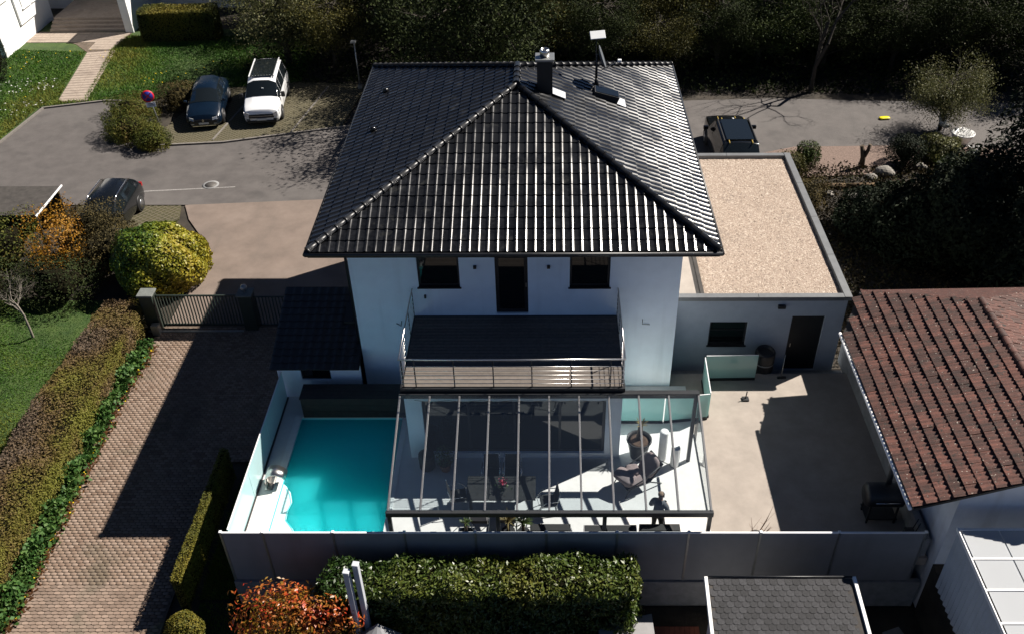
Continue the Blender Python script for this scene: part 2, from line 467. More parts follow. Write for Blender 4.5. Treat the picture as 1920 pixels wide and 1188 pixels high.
# grid of grass pavers: parking bays and the small stand by the black car
def turf_grid(name, poly, ang, step=0.19):
    base = struct(name, MB().prism(poly, -0.2, 0.018), M['turf'], loc=(0, 0, GL))
    xs = [p[0] for p in poly]; ys = [p[1] for p in poly]
    cx_, cy_ = sum(xs) / len(xs), sum(ys) / len(ys)
    rad = max(math.hypot(x - cx_, y - cy_) for x, y in poly)
    mb = MB()
    for s in (1.09, -1.09):
        d = Vector((math.cos(ang + s * R(38)), math.sin(ang + s * R(38)), 0)); nrm = Vector((-d.y, d.x, 0))
        for t in np.arange(-rad, rad, step):
            # clip the line to the polygon
            o = Vector((cx_, cy_, 0)) + nrm * t
            hits = []
            for i in range(len(poly)):
                a = Vector((*poly[i], 0)); b = Vector((*poly[(i + 1) % len(poly)], 0)); e = b - a
                den = d.x * e.y - d.y * e.x
                if abs(den) < 1e-9: continue
                q = a - o
                tt = (q.x * e.y - q.y * e.x) / den; uu = (q.x * d.y - q.y * d.x) / den
                if 0 <= uu < 1: hits.append(tt)
            hits.sort()
            for h0, h1 in zip(hits[::2], hits[1::2]):
                if h1 - h0 > 0.1: mb.bar(o + d * h0 + Vector((0, 0, 0.014 + 0.004 * s)), o + d * h1 + Vector((0, 0, 0.014 + 0.004 * s)), 0.055, 0.03)
    g = mb.build('grid_ribs', M['turfgrid'], base); g['kind'] = 'stuff'
    return base
turf_grid('parking_bay', [(-22.08, 45.65), (-17.84, 46.08), (-11.65, 47.87), (-11.09, 53.53), (-15.23, 53.96), (-20.57, 52.88)], R(10))
turf_grid('parking_stand', [(-23.06, 39.22), (-18.06, 39.22), (-17.79, 38.02), (-18.72, 36.56), (-23.06, 36.88)], R(8), 0.22)
struct('bay_divider', MB().bar((-18.5, 46.2, 0.03), (-17.6, 52.8, 0.03), 0.1, 0.05).bar((-14.35, 47.1, 0.03), (-13.4, 53.2, 0.03), 0.1, 0.05), M['kerb'], loc=(0, 0, GL))

# lawns and walk
struct('lawn', MB().prism([(-30.03, 50.54), (-26.44, 51.46), (-23.94, 51.35), (-21.33, 52.88), (-15.23, 54.08), (-15.23, 62.01), (-29.05, 63.98), (-35.90, 64.85), (-35.90, 57.66), (-50.04, 56.57), (-50.04, 39.17), (-31.56, 42.11), (-30.46, 45.92)], -0.2, 0.01), M['lawn'], loc=(0, 0, GL))
struct('lawn', MB().prism([(-43.52, 31.88), (-18.93, 31.44), (-18.38, 28.29), (-18.23, 21.76), (-18.28, 8.70), (-43.52, 8.70)], -0.2, 0.01), M['lawn'], loc=(0, 0, GL))
walk = struct('walkway', MB().prism([(-29.23, 51.14), (-27.64, 51.30), (-28.83, 59.18), (-28.72, 62.45), (-35.90, 62.67), (-31.76, 60.27), (-30.46, 58.86)], -0.2, 0.03), M['joint'], loc=(0, 0, GL))
slab_me = {}
def quadslab(name, parent, m, poly, z0, z1): return MB().prism(poly, z0, z1).build(name, m, parent, bevel=0.008)
for i in range(20):                                     # narrow walk: slabs two abreast
    a0, a1 = i / 20, (i + 1) / 20
    for s0, s1 in ((0.01, 0.54), (0.55, 1.08)):
        def pt(s, t):
            lx = -29.23 + (-30.46 + 29.23) * t; ly = 51.2 + 7.61 * t
            rx = -27.64 + (-28.83 + 27.64) * t; ry = 51.36 + 7.78 * t
            return (lx + (rx - lx) * s, ly + (ry - ly) * s)
        g = 0.0025
        quadslab('slab', walk, M['walk'], [pt(s0, a0 + g), pt(s1, a0 + g), pt(s1, a1 - g), pt(s0, a1 - g)], 0.0, 0.045)
for i in range(8):                                      # forecourt in front of the steps
    for j in range(7):
        x0 = -35.9 + 7.1 * i / 8; x1 = -35.9 + 7.1 * (i + 1) / 8
        y0 = 59.3 + 3.1 * j / 7; y1 = 59.3 + 3.1 * (j + 1) / 7
        if x0 < -30.7 and y0 < 60.4: continue
        quadslab('slab', walk, M['walk'], [(x0 + .01, y0 + .01), (x1 - .01, y0 + .01), (x1 - .01, y1 - .01), (x0 + .01, y1 - .01)], 0.0, 0.045)

# paved driveway: pavers in running bond, long side across the drive
DRV = [(-16.04, 29.71), (-15.91, 28.56), (-16.39, 24.99), (-16.05, 20.35), (-15.71, 16.11), (-16.97, 14.80), (-23.94, 13.92), (-23.94, 8.70), (-11.23, 8.70), (-11.23, 22.08), (-10.12, 22.42), (-10.12, 29.71)]
drive = struct('driveway', MB().prism(DRV, -0.25, 0.0), M['joint'], loc=(0, 0, GL))
def drv_left(y):
    for (x0, y0), (x1, y1) in zip(DRV[:6], DRV[1:7]):
        if y1 <= y <= y0: return x0 + (x1 - x0) * (y0 - y) / (y0 - y1)
    return -23.9
pw, pd = 0.205, 0.115
cells = []
ny_ = int((29.7 - 10.4) / pd)
for j in range(ny_):
    y = 10.4 + (j + .5) * pd
    xl = drv_left(y); xr = -11.24 if y < 22.1 else -10.14
    off = (j % 2) * pw / 2
    for i in range(int((xr + 23.9) / pw) + 1):
        x = -23.9 + off + i * pw
        if x - pw / 2 > xl and x + pw / 2 < xr: cells.append((x, y))
cells = np.array(cells)
def paver_mesh():
    hw, hd = pw / 2 - 0.007, pd / 2 - 0.006
    # interlocking outline: six-sided with waisted short ends
    pl = [(-hw, -hd * .55), (-hw * .55, -hd), (hw * .55, -hd), (hw, -hd * .55), (hw, hd * .55), (hw * .55, hd), (-hw * .55, hd), (-hw, hd * .55)]
    vs = [(x, y, 0.0) for x, y in pl] + [(x * .955, y * .93, 0.012) for x, y in pl]
    fs = [tuple(range(8, 16))] + [(i, (i + 1) % 8, 8 + (i + 1) % 8, 8 + i) for i in range(8)]
    return vs, fs
pvs, pfs = paver_mesh()
lit = (cells[:, 1] > 15.2) & (cells[:, 1] < 18.9) & (cells[:, 0] < -12.1) & (cells[:, 0] > -16.8)
idx = np.where(lit)[0]
idx = idx[np.argsort(cells[idx, 1])][:300]
chosen = np.zeros(len(cells), bool); chosen[idx] = True
pme = bpy.data.meshes.new('paver'); pme.from_pydata(pvs, [], pfs); pme.materials.append(M['paver_obj'])
for x, y in cells[chosen]:
    o = link(bpy.data.objects.new('paver', pme), drive)
    o.location = (x + random.uniform(-.003, .003), y, random.uniform(0.0, 0.006)); o.rotation_euler = (random.uniform(-.01, .01), random.uniform(-.01, .01), random.uniform(-.02, .02))
rest = cells[~chosen]
n = len(rest)
tv = np.array([(x, y, z) for x, y, z in pvs[8:]] ); sv = np.array(pvs[:8])
# cheap version: top octagon as three quads, bevelled rim as eight
base = np.array(pvs)
quads = np.array([(8, 9, 14, 15), (9, 10, 13, 14), (10, 11, 12, 13)] + [(i, (i + 1) % 8, 8 + (i + 1) % 8, 8 + i) for i in range(8)])
offs = np.stack([rest[:, 0], rest[:, 1], RNG.uniform(0, 0.006, n)], 1)
PV = (base[None] + offs[:, None]).reshape(-1, 3)
PF = (quads[None] + (np.arange(n) * 16)[:, None, None]).reshape(-1, 4)
tag(mesh_np('paver_field', PV, PF, M['paver'], drive, rnd=np.repeat(RNG.random(n), len(quads))), kind='stuff')

# terrace round the pool, concrete court, sunken strip before the garage
POOL = dict(x0=-8.25, x1=-4.85, y0=16.95, y1=22.35)
t = MB()
t.box(-9.1, POOL['x0'], 16.62, 23.4, -2.3, 0.0); t.box(POOL['x0'], POOL['x1'], 16.62, POOL['y0'], -0.3, 0.0)
t.box(POOL['x0'], POOL['x1'], POOL['y1'], 23.9, -0.3, 0.0); t.box(POOL['x1'], 4.75, 16.62, 23.9, -0.3, 0.0)
struct('terrace', t, M['terrace'])
c = MB()
c.box(4.753, 10.75, 16.62, 24.55, -0.3, -0.004)
c.box(4.25, 4.752, 22.2, 24.55, -0.3, -0.006)
struct('concrete_court', c, M['concrete'])
struct('sunken_court', MB().box(4.2, 10.75, 24.55, 25.24, -1.3, -0.45).box(8.2, 10.7, 24.555, 24.85, -0.449, -0.22), M['concrete_grey'])
# ================================================================== THE HOUSE
M['render'] = mat('white_render', (0.80, 0.88, 0.95), 0.9, var=0.03, scale=2, bump=0.25, bscale=120)
overlay(M['render'], (0.52, 0.58, 0.63), (1.6, 1.6, .12), .58, .76, .3, freq=1.4)
overlay(M['render'], (0.66, 0.75, 0.83), (1, 1, 1), .52, .70, .3, freq=.5)
M['anthracite'] = mat('anthracite_metal', (0.012, 0.013, 0.015), 0.45, var=0.2, scale=6, rvar=0.1)
M['black_tile'] = mat('glazed_black_tile', (0.010, 0.0105, 0.012), 0.22, var=0.45, scale=7, obvar=0.35, spec=0.38, world=True)
rough_noise(M['black_tile'], .14, .27, 1.1)
overlay(M['black_tile'], (0.05, 0.05, 0.046), (1, 1, 1), .60, .74, .5, freq=3.0)
M['cap_tile'] = mat('black_cap_tile', (0.010, 0.0105, 0.012), 0.36, var=0.35, scale=9, obvar=0.25, spec=0.30)
M['black_tile_f'] = face_mat('glazed_black_tile_field', [(0.008, 0.0085, 0.0095), (0.011, 0.0115, 0.013), (0.014, 0.0145, 0.016)], 0.23, 0.36)
rough_noise(M['black_tile_f'], .14, .27, 1.1)
overlay(M['black_tile_f'], (0.05, 0.05, 0.046), (1, 1, 1), .60, .74, .5, freq=3.0)
M['steel'] = mat('brushed_steel', (0.62, 0.60, 0.57), 0.28, metal=1.0, var=0.1, scale=20)
M['darkglass'] = mat('dark_window_glass', (0.006, 0.008, 0.009), 0.04, spec=0.6)
M['lead'] = mat('lead_flashing', (0.46, 0.47, 0.49), 0.5, metal=0.6, var=0.15, scale=12)
M['slate_deck'] = mat('dark_deck_board', (0.030, 0.026, 0.023), 0.7, var=0.25, scale=7, bump=0.2, bscale=60)
M['deck_grey'] = mat('balcony_board', (0.135, 0.118, 0.105), 0.95, var=0.15, scale=9, bump=0.25, bscale=70, obvar=0.14, spec=.15, world=True)
M['zinc'] = mat('zinc_sheet', (0.30, 0.31, 0.31), 0.4, metal=0.7, var=0.1, scale=4)
M['wood_dark'] = mat('dark_soffit', (0.02, 0.018, 0.016), 0.7, var=0.2, scale=5)

house = wthing('house', 'two-storey white rendered house with black glazed hip roof behind the pool', 'house', (-1.04, 29.9, -1.9))
XL, XR, YW, YB = -6.29, 4.21, 23.96, 36.05
EXL, EXR, EYF, EYB, ZE, ZR = -7.23, 5.15, 23.02, 36.97, 6.17, 8.74

def wall_openings(mb, x0, x1, z0, z1, y, ops, depth=0.14, mi=0):
    """front wall sheet facing -y at y with rectangular openings and their reveals"""
    xs = sorted({x0, x1, *[o[0] for o in ops], *[o[1] for o in ops]}); zs = sorted({z0, z1, *[o[2] for o in ops], *[o[3] for o in ops]})
    for a, b in zip(xs[:-1], xs[1:]):
        for c, d in zip(zs[:-1], zs[1:]):
            mx, mz = (a + b) / 2, (c + d) / 2
            if any(o[0] < mx < o[1] and o[2] < mz < o[3] for o in ops): continue
            mb.add([(a, y, c), (b, y, c), (b, y, d), (a, y, d)], [(0, 1, 2, 3)], mi)
    for o in ops:
        a, b, c, d = o
        mb.add([(a, y, c), (a, y + depth, c), (a, y + depth, d), (a, y, d)], [(0, 1, 2, 3)], mi)
        mb.add([(b, y, c), (b, y, d), (b, y + depth, d), (b, y + depth, c)], [(0, 1, 2, 3)], mi)
        mb.add([(a, y, d), (a, y + depth, d), (b, y + depth, d), (b, y, d)], [(0, 1, 2, 3)], mi)
        mb.add([(a, y, c), (b, y, c), (b, y + depth, c), (a, y + depth, c)], [(0, 1, 2, 3)], mi)
    return mb

WINS = [(-4.14, -2.81, 4.20, 5.55), (0.69, 1.97, 4.18, 5.55)]
DOOR = (-1.68, -0.64, 3.12, 5.35)
BAYX0, BAYX1, BAYY = -4.36, 2.24, 20.53
BAYWIN = (-3.85, 1.76, 0.20, 2.44)
mw = MB()
wall_openings(mw, XL, XR, -2.0, 6.1, YW, WINS + [DOOR])
mw.add([(XL, YW, -2.0), (XL, YB, -2.0), (XL, YB, 6.1), (XL, YW, 6.1)], [(0, 3, 2, 1)])
mw.add([(XR, YW, -2.0), (XR, YB, -2.0), (XR, YB, 6.1), (XR, YW, 6.1)], [(0, 1, 2, 3)])
mw.add([(XL, YB, -2.0), (XR, YB, -2.0), (XR, YB, 6.1), (XL, YB, 6.1)], [(0, 3, 2, 1)])
mw.build('wall', M['render'], house)
mb = MB()
wall_openings(mb, BAYX0, BAYX1, 0, 2.92, BAYY, [BAYWIN], 0.2)
mb.add([(BAYX0, BAYY, 0), (BAYX0, YW, 0), (BAYX0, YW, 2.92), (BAYX0, BAYY, 2.92)], [(0, 3, 2, 1)])
mb.add([(BAYX1, BAYY, 0), (BAYX1, YW, 0), (BAYX1, YW, 2.92), (BAYX1, BAYY, 2.92)], [(0, 1, 2, 3)])
mb.build('bay_wall', M['render'], house)

def window(ops, y, parent, bars=1, sill=True, fw=0.07, name='window', hbar=None):
    a, b, c, d = ops
    f = MB()
    f.box(a, b, y + .09, y + .14, c, c + fw).box(a, b, y + .09, y + .14, d - fw, d)
    f.box(a, a + fw, y + .09, y + .14, c + fw, d - fw).box(b - fw, b, y + .09, y + .14, c + fw, d - fw)
    for i in range(1, bars):
        x = a + (b - a) * i / bars
        f.box(x - .04, x + .04, y + .09, y + .14, c + fw, d - fw)
    if hbar: f.box(a + fw, b - fw, y + .092, y + .138, hbar, hbar + .05)
    fr = f.build(name, M['anthracite'], parent)
    for i in range(bars):
        x0 = a + (b - a) * i / bars + .04; x1 = a + (b - a) * (i + 1) / bars - .04
        MB().box(x0, x1, y + .112, y + .122, c + fw * .8, d - fw * .8).build('pane', M['darkglass'], fr)
    if sill: MB().box(a - .04, b + .04, y - .06, y + .09, c - .035, c + .003).build('sill', M['anthracite'], fr)
    return fr
for wn in WINS: window(wn, YW, house)
dr = MB().box(DOOR[0], DOOR[1], YW + .09, YW + .14, DOOR[2], DOOR[3]).build('balcony_door', M['anthracite'], house)
MB().box(DOOR[0] + .12, DOOR[1] - .12, YW + .08, YW + .10, DOOR[2] + .15, DOOR[3] - .1).build('pane', M['darkglass'], dr)
MB().bar((DOOR[1] - .06, YW + .07, 4.15), (DOOR[1] - .06, YW + .07, 4.3), .02, .02).build('handle', M['steel'], dr)
window(BAYWIN, BAYY, house, bars=4, sill=False, fw=0.09, name='sliding_window')
# small fittings on the front wall
for x in (-2.30, 0.02): MB().box(x - .05, x + .05, YW - .10, YW - .001, 4.95, 5.05).build('wall_lamp', M['anthracite'], house, bevel=.01)
MB().box(-3.99, -3.93, YW - .05, YW - .001, 3.78, 3.90).build('socket', M['anthracite'], house)
MB().tube([(-5.0, YW - .02, 2.75), (-4.85, YW - .03, 2.65), (-4.82, YW - .02, 2.85)], .012, 5).build('cable', M['anthracite'], house)
MB().tube([(3.1, YW - .02, 2.9), (3.1, YW - .03, 2.7), (3.35, YW - .02, 2.68)], .01, 5).build('cable', M['anthracite'], house)

# soffit and downpipe
sf = MB().box(EXL + .06, EXR - .06, EYF + .06, EYB - .06, ZE - .20, ZE - .13)
sf.build('soffit', M['wood_dark'], house)
MB().tube([(XL - .75, YW - .3, 6.0), (XL - .12, YW + .25, 5.5), (XL - .12, YW + .25, -1.8)], .05, 8).build('downpipe', M['anthracite'], house)

# roof deck
pit = math.atan2(ZR - ZE, (EXR - EXL) / 2)
YR0, YR1 = EYF + (EXR - EXL) / 2, EYB - (EXR - EXL) / 2
XC = (EXL + EXR) / 2
rv = [(EXL, EYF, ZE - .03), (EXR, EYF, ZE - .03), (EXR, EYB, ZE - .03), (EXL, EYB, ZE - .03), (XC, YR0, ZR - .03), (XC, YR1, ZR - .03)]
rb = MB().add(rv, [(0, 1, 4), (1, 2, 5, 4), (2, 3, 5), (3, 0, 4, 5)])
for a, b in ((0, 1), (1, 2), (2, 3), (3, 0)):
    p, q = rv[a], rv[b]
    rb.add([(p[0], p[1], ZE - .2), (q[0], q[1], ZE - .2), q, p], [(0, 1, 2, 3)])
roof = rb.build('roof', M['wood_dark'], house)

# tiles
def tile_geo(w, ln, prof, lip=None, lift=0.026, steps=1):
    """profile across the width, lower end lifted so that courses overlap; returns verts, quads (lip verts doubled)"""
    n = len(prof); lip = lift + .004 if lip is None else lip
    V = []
    for u, h in prof: V.append((u, 0.0, h + lift))
    for u, h in prof: V.append((u, ln, h))
    for u, h in prof: V.append((u, 0.0, h + lift))
    for u, h in prof: V.append((u, 0.004, h + lift - lip))
    F = [(i, i + 1, n + i + 1, n + i) for i in range(n - 1)] + [(3 * n + i, 3 * n + i + 1, 2 * n + i + 1, 2 * n + i) for i in range(n - 1)]
    return np.array(V), np.array(F)

def clip_poly(V, F, planes):
    """cut a little mesh by half planes (point, inward normal) in the u,s plane"""
    bm = bmesh.new()
    vs = [bm.verts.new(p) for p in V]
    for f in F: bm.faces.new([vs[i] for i in f])
    for co, no in planes:
        bmesh.ops.bisect_plane(bm, geom=bm.verts[:] + bm.edges[:] + bm.faces[:], plane_co=co, plane_no=no, clear_inner=True)
        if not bm.faces: break
    bm.verts.index_update()
    vv = [tuple(v.co) for v in bm.verts]; ff = [[v.index for v in f.verts] for f in bm.faces]
    bm.free()
    return vv, ff

def lay_tiles(parent, org, eu, es, width, w, pitch, rows, prof, m_obj, m_field, hip, n_single=0, name='tile', s_max=None, lift=.026, jit=0.0, skip=None):
    """courses of tiles on a slope; hip = (left, right) inset per metre of slope (0 for a straight verge)"""
    eu, es = Vector(eu), Vector(es); en = eu.cross(es)
    g = org_of(parent)
    Mx = Matrix(((eu.x, es.x, en.x, org[0] - g.x), (eu.y, es.y, en.y, org[1] - g.y), (eu.z, es.z, en.z, org[2] - g.z), (0, 0, 0, 1)))
    V, F = tile_geo(w, pitch + .05, prof, lift=lift)
    nlip = len(prof)
    me = bpy.data.meshes.new(name)
    me.from_pydata([tuple(p) for p in V], [], [tuple(f) for f in F]); me.materials.append(m_obj)
    me.polygons.foreach_set('use_smooth', [True] * (nlip - 1) + [False] * (nlip - 1)); me.update()
    fv, ff, fr, fs = [], [], [], []
    made = 0
    cols = int(round(width / w))
    for r in range(rows):
        s = r * pitch
        for c_ in range(cols):
            u = c_ * w
            if skip and skip(u, s): continue
            ul0, ul1 = hip[0] * s, hip[0] * (s + pitch + .05)
            ur0, ur1 = width - hip[1] * s, width - hip[1] * (s + pitch + .05)
            if u + w <= ul0 + .02 or u >= ur0 - .02: continue
            cut = u < ul1 or u + w > ur1
            if s_max and s + pitch + .05 > s_max: cut = True
            if not cut:
                VV, FF = V, F
            else:
                pl = []
                if u < ul1: pl.append(((ul0 - u, 0, 0), (1, -hip[0], 0)))
                if u + w > ur1: pl.append(((ur0 - u, 0, 0), (-1, -hip[1], 0)))
                if s_max and s + pitch + .05 > s_max: pl.append(((0, s_max - s, 0), (0, -1, 0)))
                VV, FF = clip_poly(V, F, pl)
                if not FF: continue
            dz = random.uniform(-jit, jit)
            if made < n_single:
                if cut:
                    m2 = bpy.data.meshes.new(name); m2.from_pydata(VV, [], FF); m2.materials.append(m_obj)
                    nz = [abs(p.normal.z) > .3 for p in m2.polygons]
                    m2.polygons.foreach_set('use_smooth', nz); m2.update()
                else: m2 = me
                o = link(bpy.data.objects.new(name, m2), parent)
                o.matrix_local = Mx @ Matrix.Translation((u, s, dz)) @ Matrix.Rotation(random.uniform(-jit, jit) * 1.5, 4, 'Y')
                made += 1
            else:
                o_ = len(fv)
                fv += [tuple(Vector(p) + Vector((u, s, dz))) for p in VV]
                rr = random.random()
                for f in FF:
                    ff.append([i + o_ for i in f]); fr.append(rr)
    if ff:
        m3 = bpy.data.meshes.new(name + '_field'); m3.from_pydata(fv, [], ff)
        a = m3.attributes.new('rnd', 'FLOAT', 'FACE'); a.data.foreach_set('value', np.array(fr, dtype=np.float32))
        m3.materials.append(m_field)
        m3.polygons.foreach_set('use_smooth', [abs(p.normal.z) > .3 for p in m3.polygons]); m3.update()
        o = link(bpy.data.objects.new(name + '_field', m3), parent); o.matrix_local = Mx; o['kind'] = 'stuff'
    return made

cp, sp = math.cos(pit), math.sin(pit)
slen = (EXR - EXL) / 2 / cp
NR = 16; PITCH = slen / NR
FW = (EXR - EXL); TW = FW / 44
PROF = [(0.0, .004), (.022, .014), (.044, .026), (.064, .033), (.084, .031), (.108, .019), (.130, .008), (.155, .002), (.22, .0), (TW + .006, .006)]
kw = dict(prof=PROF, m_obj=M['black_tile'], m_field=M['black_tile_f'], rows=NR, pitch=PITCH, jit=.005)
lay_tiles(roof, (EXL, EYF, ZE), (1, 0, 0), (0, cp, sp), FW, TW, hip=(cp, cp), n_single=300, name='roof_tile', **kw)
DW = EYB - EYF; TW2 = DW / 50
lay_tiles(roof, (EXR, EYF, ZE), (0, 1, 0), (-cp, 0, sp), DW, TW2, hip=(cp, cp), name='roof_tile', **kw)
lay_tiles(roof, (EXL, EYB, ZE), (0, -1, 0), (cp, 0, sp), DW, TW2, hip=(cp, cp), name='roof_tile', **kw)
lay_tiles(roof, (EXR, EYB, ZE), (-1, 0, 0), (0, -cp, sp), FW, TW, hip=(cp, cp), name='roof_tile', **kw)

# hip and ridge caps: overlapping half-round tiles, each its own piece
def cap_mesh():
    mb = MB(); n = 9
    rings = [(0.0, .135), (.05, .135), (.051, .122), (.44, .105)]
    vs = []
    for y, r in rings:
        for k in range(n):
            t = math.pi * k / (n - 1)
            vs.append((-r * math.cos(t), y, r * math.sin(t) * .85))
    fs = [(i * n + k, i * n + k + 1, (i + 1) * n + k + 1, (i + 1) * n + k) for i in range(len(rings) - 1) for k in range(n - 1)]
    mb.add(vs, fs, 0, True)
    mb.add([(-.135, 0, -.03)] + [(-.135 * math.cos(math.pi * k / 8), 0, .135 * math.sin(math.pi * k / 8) * .85) for k in range(9)] + [(.135, 0, -.03)], [tuple(reversed(range(11)))])
    mb.box(-.012, .012, -.006, .03, .10, .128)
    me = bpy.data.meshes.new('hip_tile'); me.from_pydata(mb.v, [], mb.f); me.polygons.foreach_set('use_smooth', mb.sm)
    me.materials.append(M['cap_tile']); me.update()
    return me
CAP = cap_mesh()
def caps(a, b, name, step=.38):
    a, b = Vector(a), Vector(b); d = (b - a); L = d.length; d.normalize()
    x = d.cross(Vector((0, 0, 1))).normalized(); z = x.cross(d)
    g = org_of(roof); n = max(1, int(round(L / step)))
    for i in range(n):
        p = a + d * (L * i / n) - g
        o = link(bpy.data.objects.new(name, CAP), roof)
        o.matrix_local = Matrix(((x.x, d.x, z.x, p.x), (x.y, d.y, z.y, p.y), (x.z, d.z, z.z, p.z), (0, 0, 0, 1)))
up = .045
for (ex, ey, yr) in ((EXL, EYF, YR0), (EXR, EYF, YR0), (EXL, EYB, YR1), (EXR, EYB, YR1)):
    caps((ex + .02 * (1 if ex < 0 else -1), ey + .02 * (1 if ey < 30 else -1), ZE + up), (XC, yr, ZR + up), 'hip_tile')
caps((XC, YR0 - .05, ZR + up + .02), (XC, YR1 + .05, ZR + up + .02), 'ridge_tile')

# gutter all round
gt = MB()
gp = [(EXL - .06, EYF - .06), (EXR + .06, EYF - .06), (EXR + .06, EYB + .06), (EXL - .06, EYB + .06)]
for i in range(4):
    a, b = gp[i], gp[(i + 1) % 4]
    gt.tube([(*a, ZE - .06), (*b, ZE - .06)], .065, 8)
gt.build('gutter', M['anthracite'], roof)
# snow guard hooks look: small vents on the left slope
for (x, y, z) in ((-6.24, 33.5, 6.60), (-6.24, 30.2, 6.60)):
    MB().lathe([(.12, -.05), (.12, .08), (.10, .12), (.04, .16)], (x, y, z), 12).build('vent', M['black_tile'], roof)
# chimney
ch = MB().box(-.35, .17, 29.42, 29.94, 7.9, 9.45).build('chimney', M['anthracite'], roof)
MB().box(-.41, .23, 29.36, 30.0, 9.451, 9.53).build('chimney_cap', M['zinc'], ch, bevel=.01)
MB().lathe([(.16, 9.53), (.17, 9.72), (.14, 9.78), (.12, 9.78), (.11, 9.66)], (-.09, 29.68, 0), 16).build('flue', M['steel'], ch)
MB().hexa([(.18, 29.40, 8.30), (.62, 29.40, 8.115), (.62, 29.9, 8.115), (.18, 29.9, 8.30), (.18, 29.40, 8.33), (.62, 29.40, 8.145), (.62, 29.9, 8.145), (.18, 29.9, 8.33)]).build('flashing', M['lead'], ch)
# skylight on the right slope (frame, pane, flashing), tilted open
def on_right(x, y, h=0.0):
    return Vector((x, y, ZE + (EXR - x) * math.tan(pit))) + Vector((sp, 0, cp)) * h
sk = MB()
q = [(1.62, 30.72), (2.46, 30.72), (2.46, 31.30), (1.62, 31.30)]
sk.hexa([on_right(x, y, .02) for x, y in q] + [on_right(x, y, .12 + (.05 if x < 2 else .16)) for x, y in q])
sk_o = sk.build('skylight', M['anthracite'], roof)
q2 = [(1.66, 30.76), (2.42, 30.76), (2.42, 31.26), (1.66, 31.26)]
MB().hexa([on_right(x, y, .125 + (.05 if x < 2 else .16)) for x, y in q2] + [on_right(x, y, .14 + (.05 if x < 2 else .16)) for x, y in q2]).build('pane', M['darkglass'], sk_o)
q3 = [(2.46, 30.70), (2.78, 30.70), (2.78, 31.32), (2.46, 31.32)]
MB().hexa([on_right(x, y, .045) for x, y in q3] + [on_right(x, y, .06) for x, y in q3]).build('flashing', M['lead'], sk_o)

# things fixed to the roof
ant = wthing('satellite_dish', 'grey satellite dish on a mast standing on the right roof slope', 'satellite dish', (1.78, 31.75, 7.55))
MB().tube([(1.78, 31.75, 7.5), (1.78, 31.75, 8.75)], .03, 8).build('mast', M['anthracite'], ant)
MB().lathe([(.10, 7.55), (.07, 7.75), (.03, 7.85)], (1.78, 31.75, 0), 10).build('foot', M['anthracite'], ant)
dm = MB()
dm.lathe([(.02, 0.0), (.2, .02), (.36, .065), (.44, .10), (.445, .11), (.36, .08), (.2, .035), (.02, .015)], (0, 0, 0), 20)
dm.xform(Matrix.Translation((1.88, 31.70, 8.62)) @ Matrix.Rotation(R(70), 4, 'Y') @ Matrix.Rotation(R(0), 4, 'Z'))
M['dish'] = mat('dish_grey', (0.10, 0.11, 0.12), 0.5, var=0.1, scale=6)
dm.build('reflector', M['dish'], ant)
MB().tube([(1.95, 31.70, 8.2), (2.35, 31.66, 8.42), (2.55, 31.65, 8.55)], .018, 6).build('feed_arm', M['dish'], ant)
M['offwhite'] = mat('offwhite_plastic', (0.72, 0.73, 0.74), 0.4, var=0.04, scale=5)
MB().box(2.5, 2.64, 31.58, 31.70, 8.50, 8.60).build('receiver_head', M['offwhite'], ant, bevel=.015)
fl = wthing('flat_antenna', 'white rectangular flat antenna panel on a thin mast above the roof', 'antenna', (1.70, 31.9, 8.6))
pm = MB().box(-.27, .27, -.17, .17, -.02, .02)
pm.xform(Matrix.Translation((1.78, 31.95, 9.38)) @ Matrix.Rotation(R(34), 4, 'X') @ Matrix.Rotation(R(6), 4, 'Z'))
pm.build('panel', M['offwhite'], fl, bevel=.012)
MB().tube([(1.74, 31.83, 7.7), (1.74, 31.85, 9.3)], .018, 6).build('mast', M['anthracite'], fl)

# balcony
bal = MB().box(BAYX0 - .05, BAYX1 + .05, BAYY - .12, YW - .002, 2.921, 3.055).build('balcony', M['anthracite'], house)
nb = 22
for i in range(nb):
    y0 = BAYY - .05 + (YW - .05 - BAYY) * i / nb; y1 = BAYY - .05 + (YW - .05 - BAYY) * (i + 1) / nb - .012
    MB().box(BAYX0 + .02, BAYX1 - .02, y0, y1, 3.056, 3.085).build('deck_board', M['deck_grey'], bal)
RZ = 4.15
def rail_bar(pts, r, nm, m): MB().tube(pts, r, 8).build(nm, m, bal)
yf = BAYY - .07
rail_bar([(BAYX0, YW - .03, RZ), (BAYX0, yf, RZ), ], .024, 'handrail', M['steel'])
rail_bar([(BAYX1, YW - .03, RZ), (BAYX1, yf, RZ), ], .024, 'handrail', M['steel'])
rail_bar([(BAYX0 - .02, yf, RZ), (-1.0, yf, RZ - .012), (BAYX1 + .02, yf, RZ)], .026, 'handrail', M['steel'])
for k in range(5):
    z = 3.22 + .165 * k
    for xx in (BAYX0, BAYX1): rail_bar([(xx, YW - .05, z), (xx, yf, z)], .009, 'rail_bar', M['steel'])
    rail_bar([(BAYX0, yf, z), (BAYX1, yf, z)], .009, 'rail_bar', M['steel'])
for x in (-4.30, -3.93, -2.78, -1.62, -0.48, .69, 1.84, 2.18):
    MB().bar((x, yf + .02, 2.98), (x, yf + .02, RZ - .02), .035, .02).build('rail_post', M['anthracite'], bal)
    MB().box(x - .07, x + .07, yf - .045, yf - .0, 2.94, 3.04).build('post_foot', M['anthracite'], bal, bevel=.01)
for xx in (BAYX0, BAYX1):
    for y in (21.6, 22.8, 23.85): MB().bar((xx, y, 3.0), (xx, y, RZ - .02), .02, .035).build('rail_post', M['anthracite'], bal)

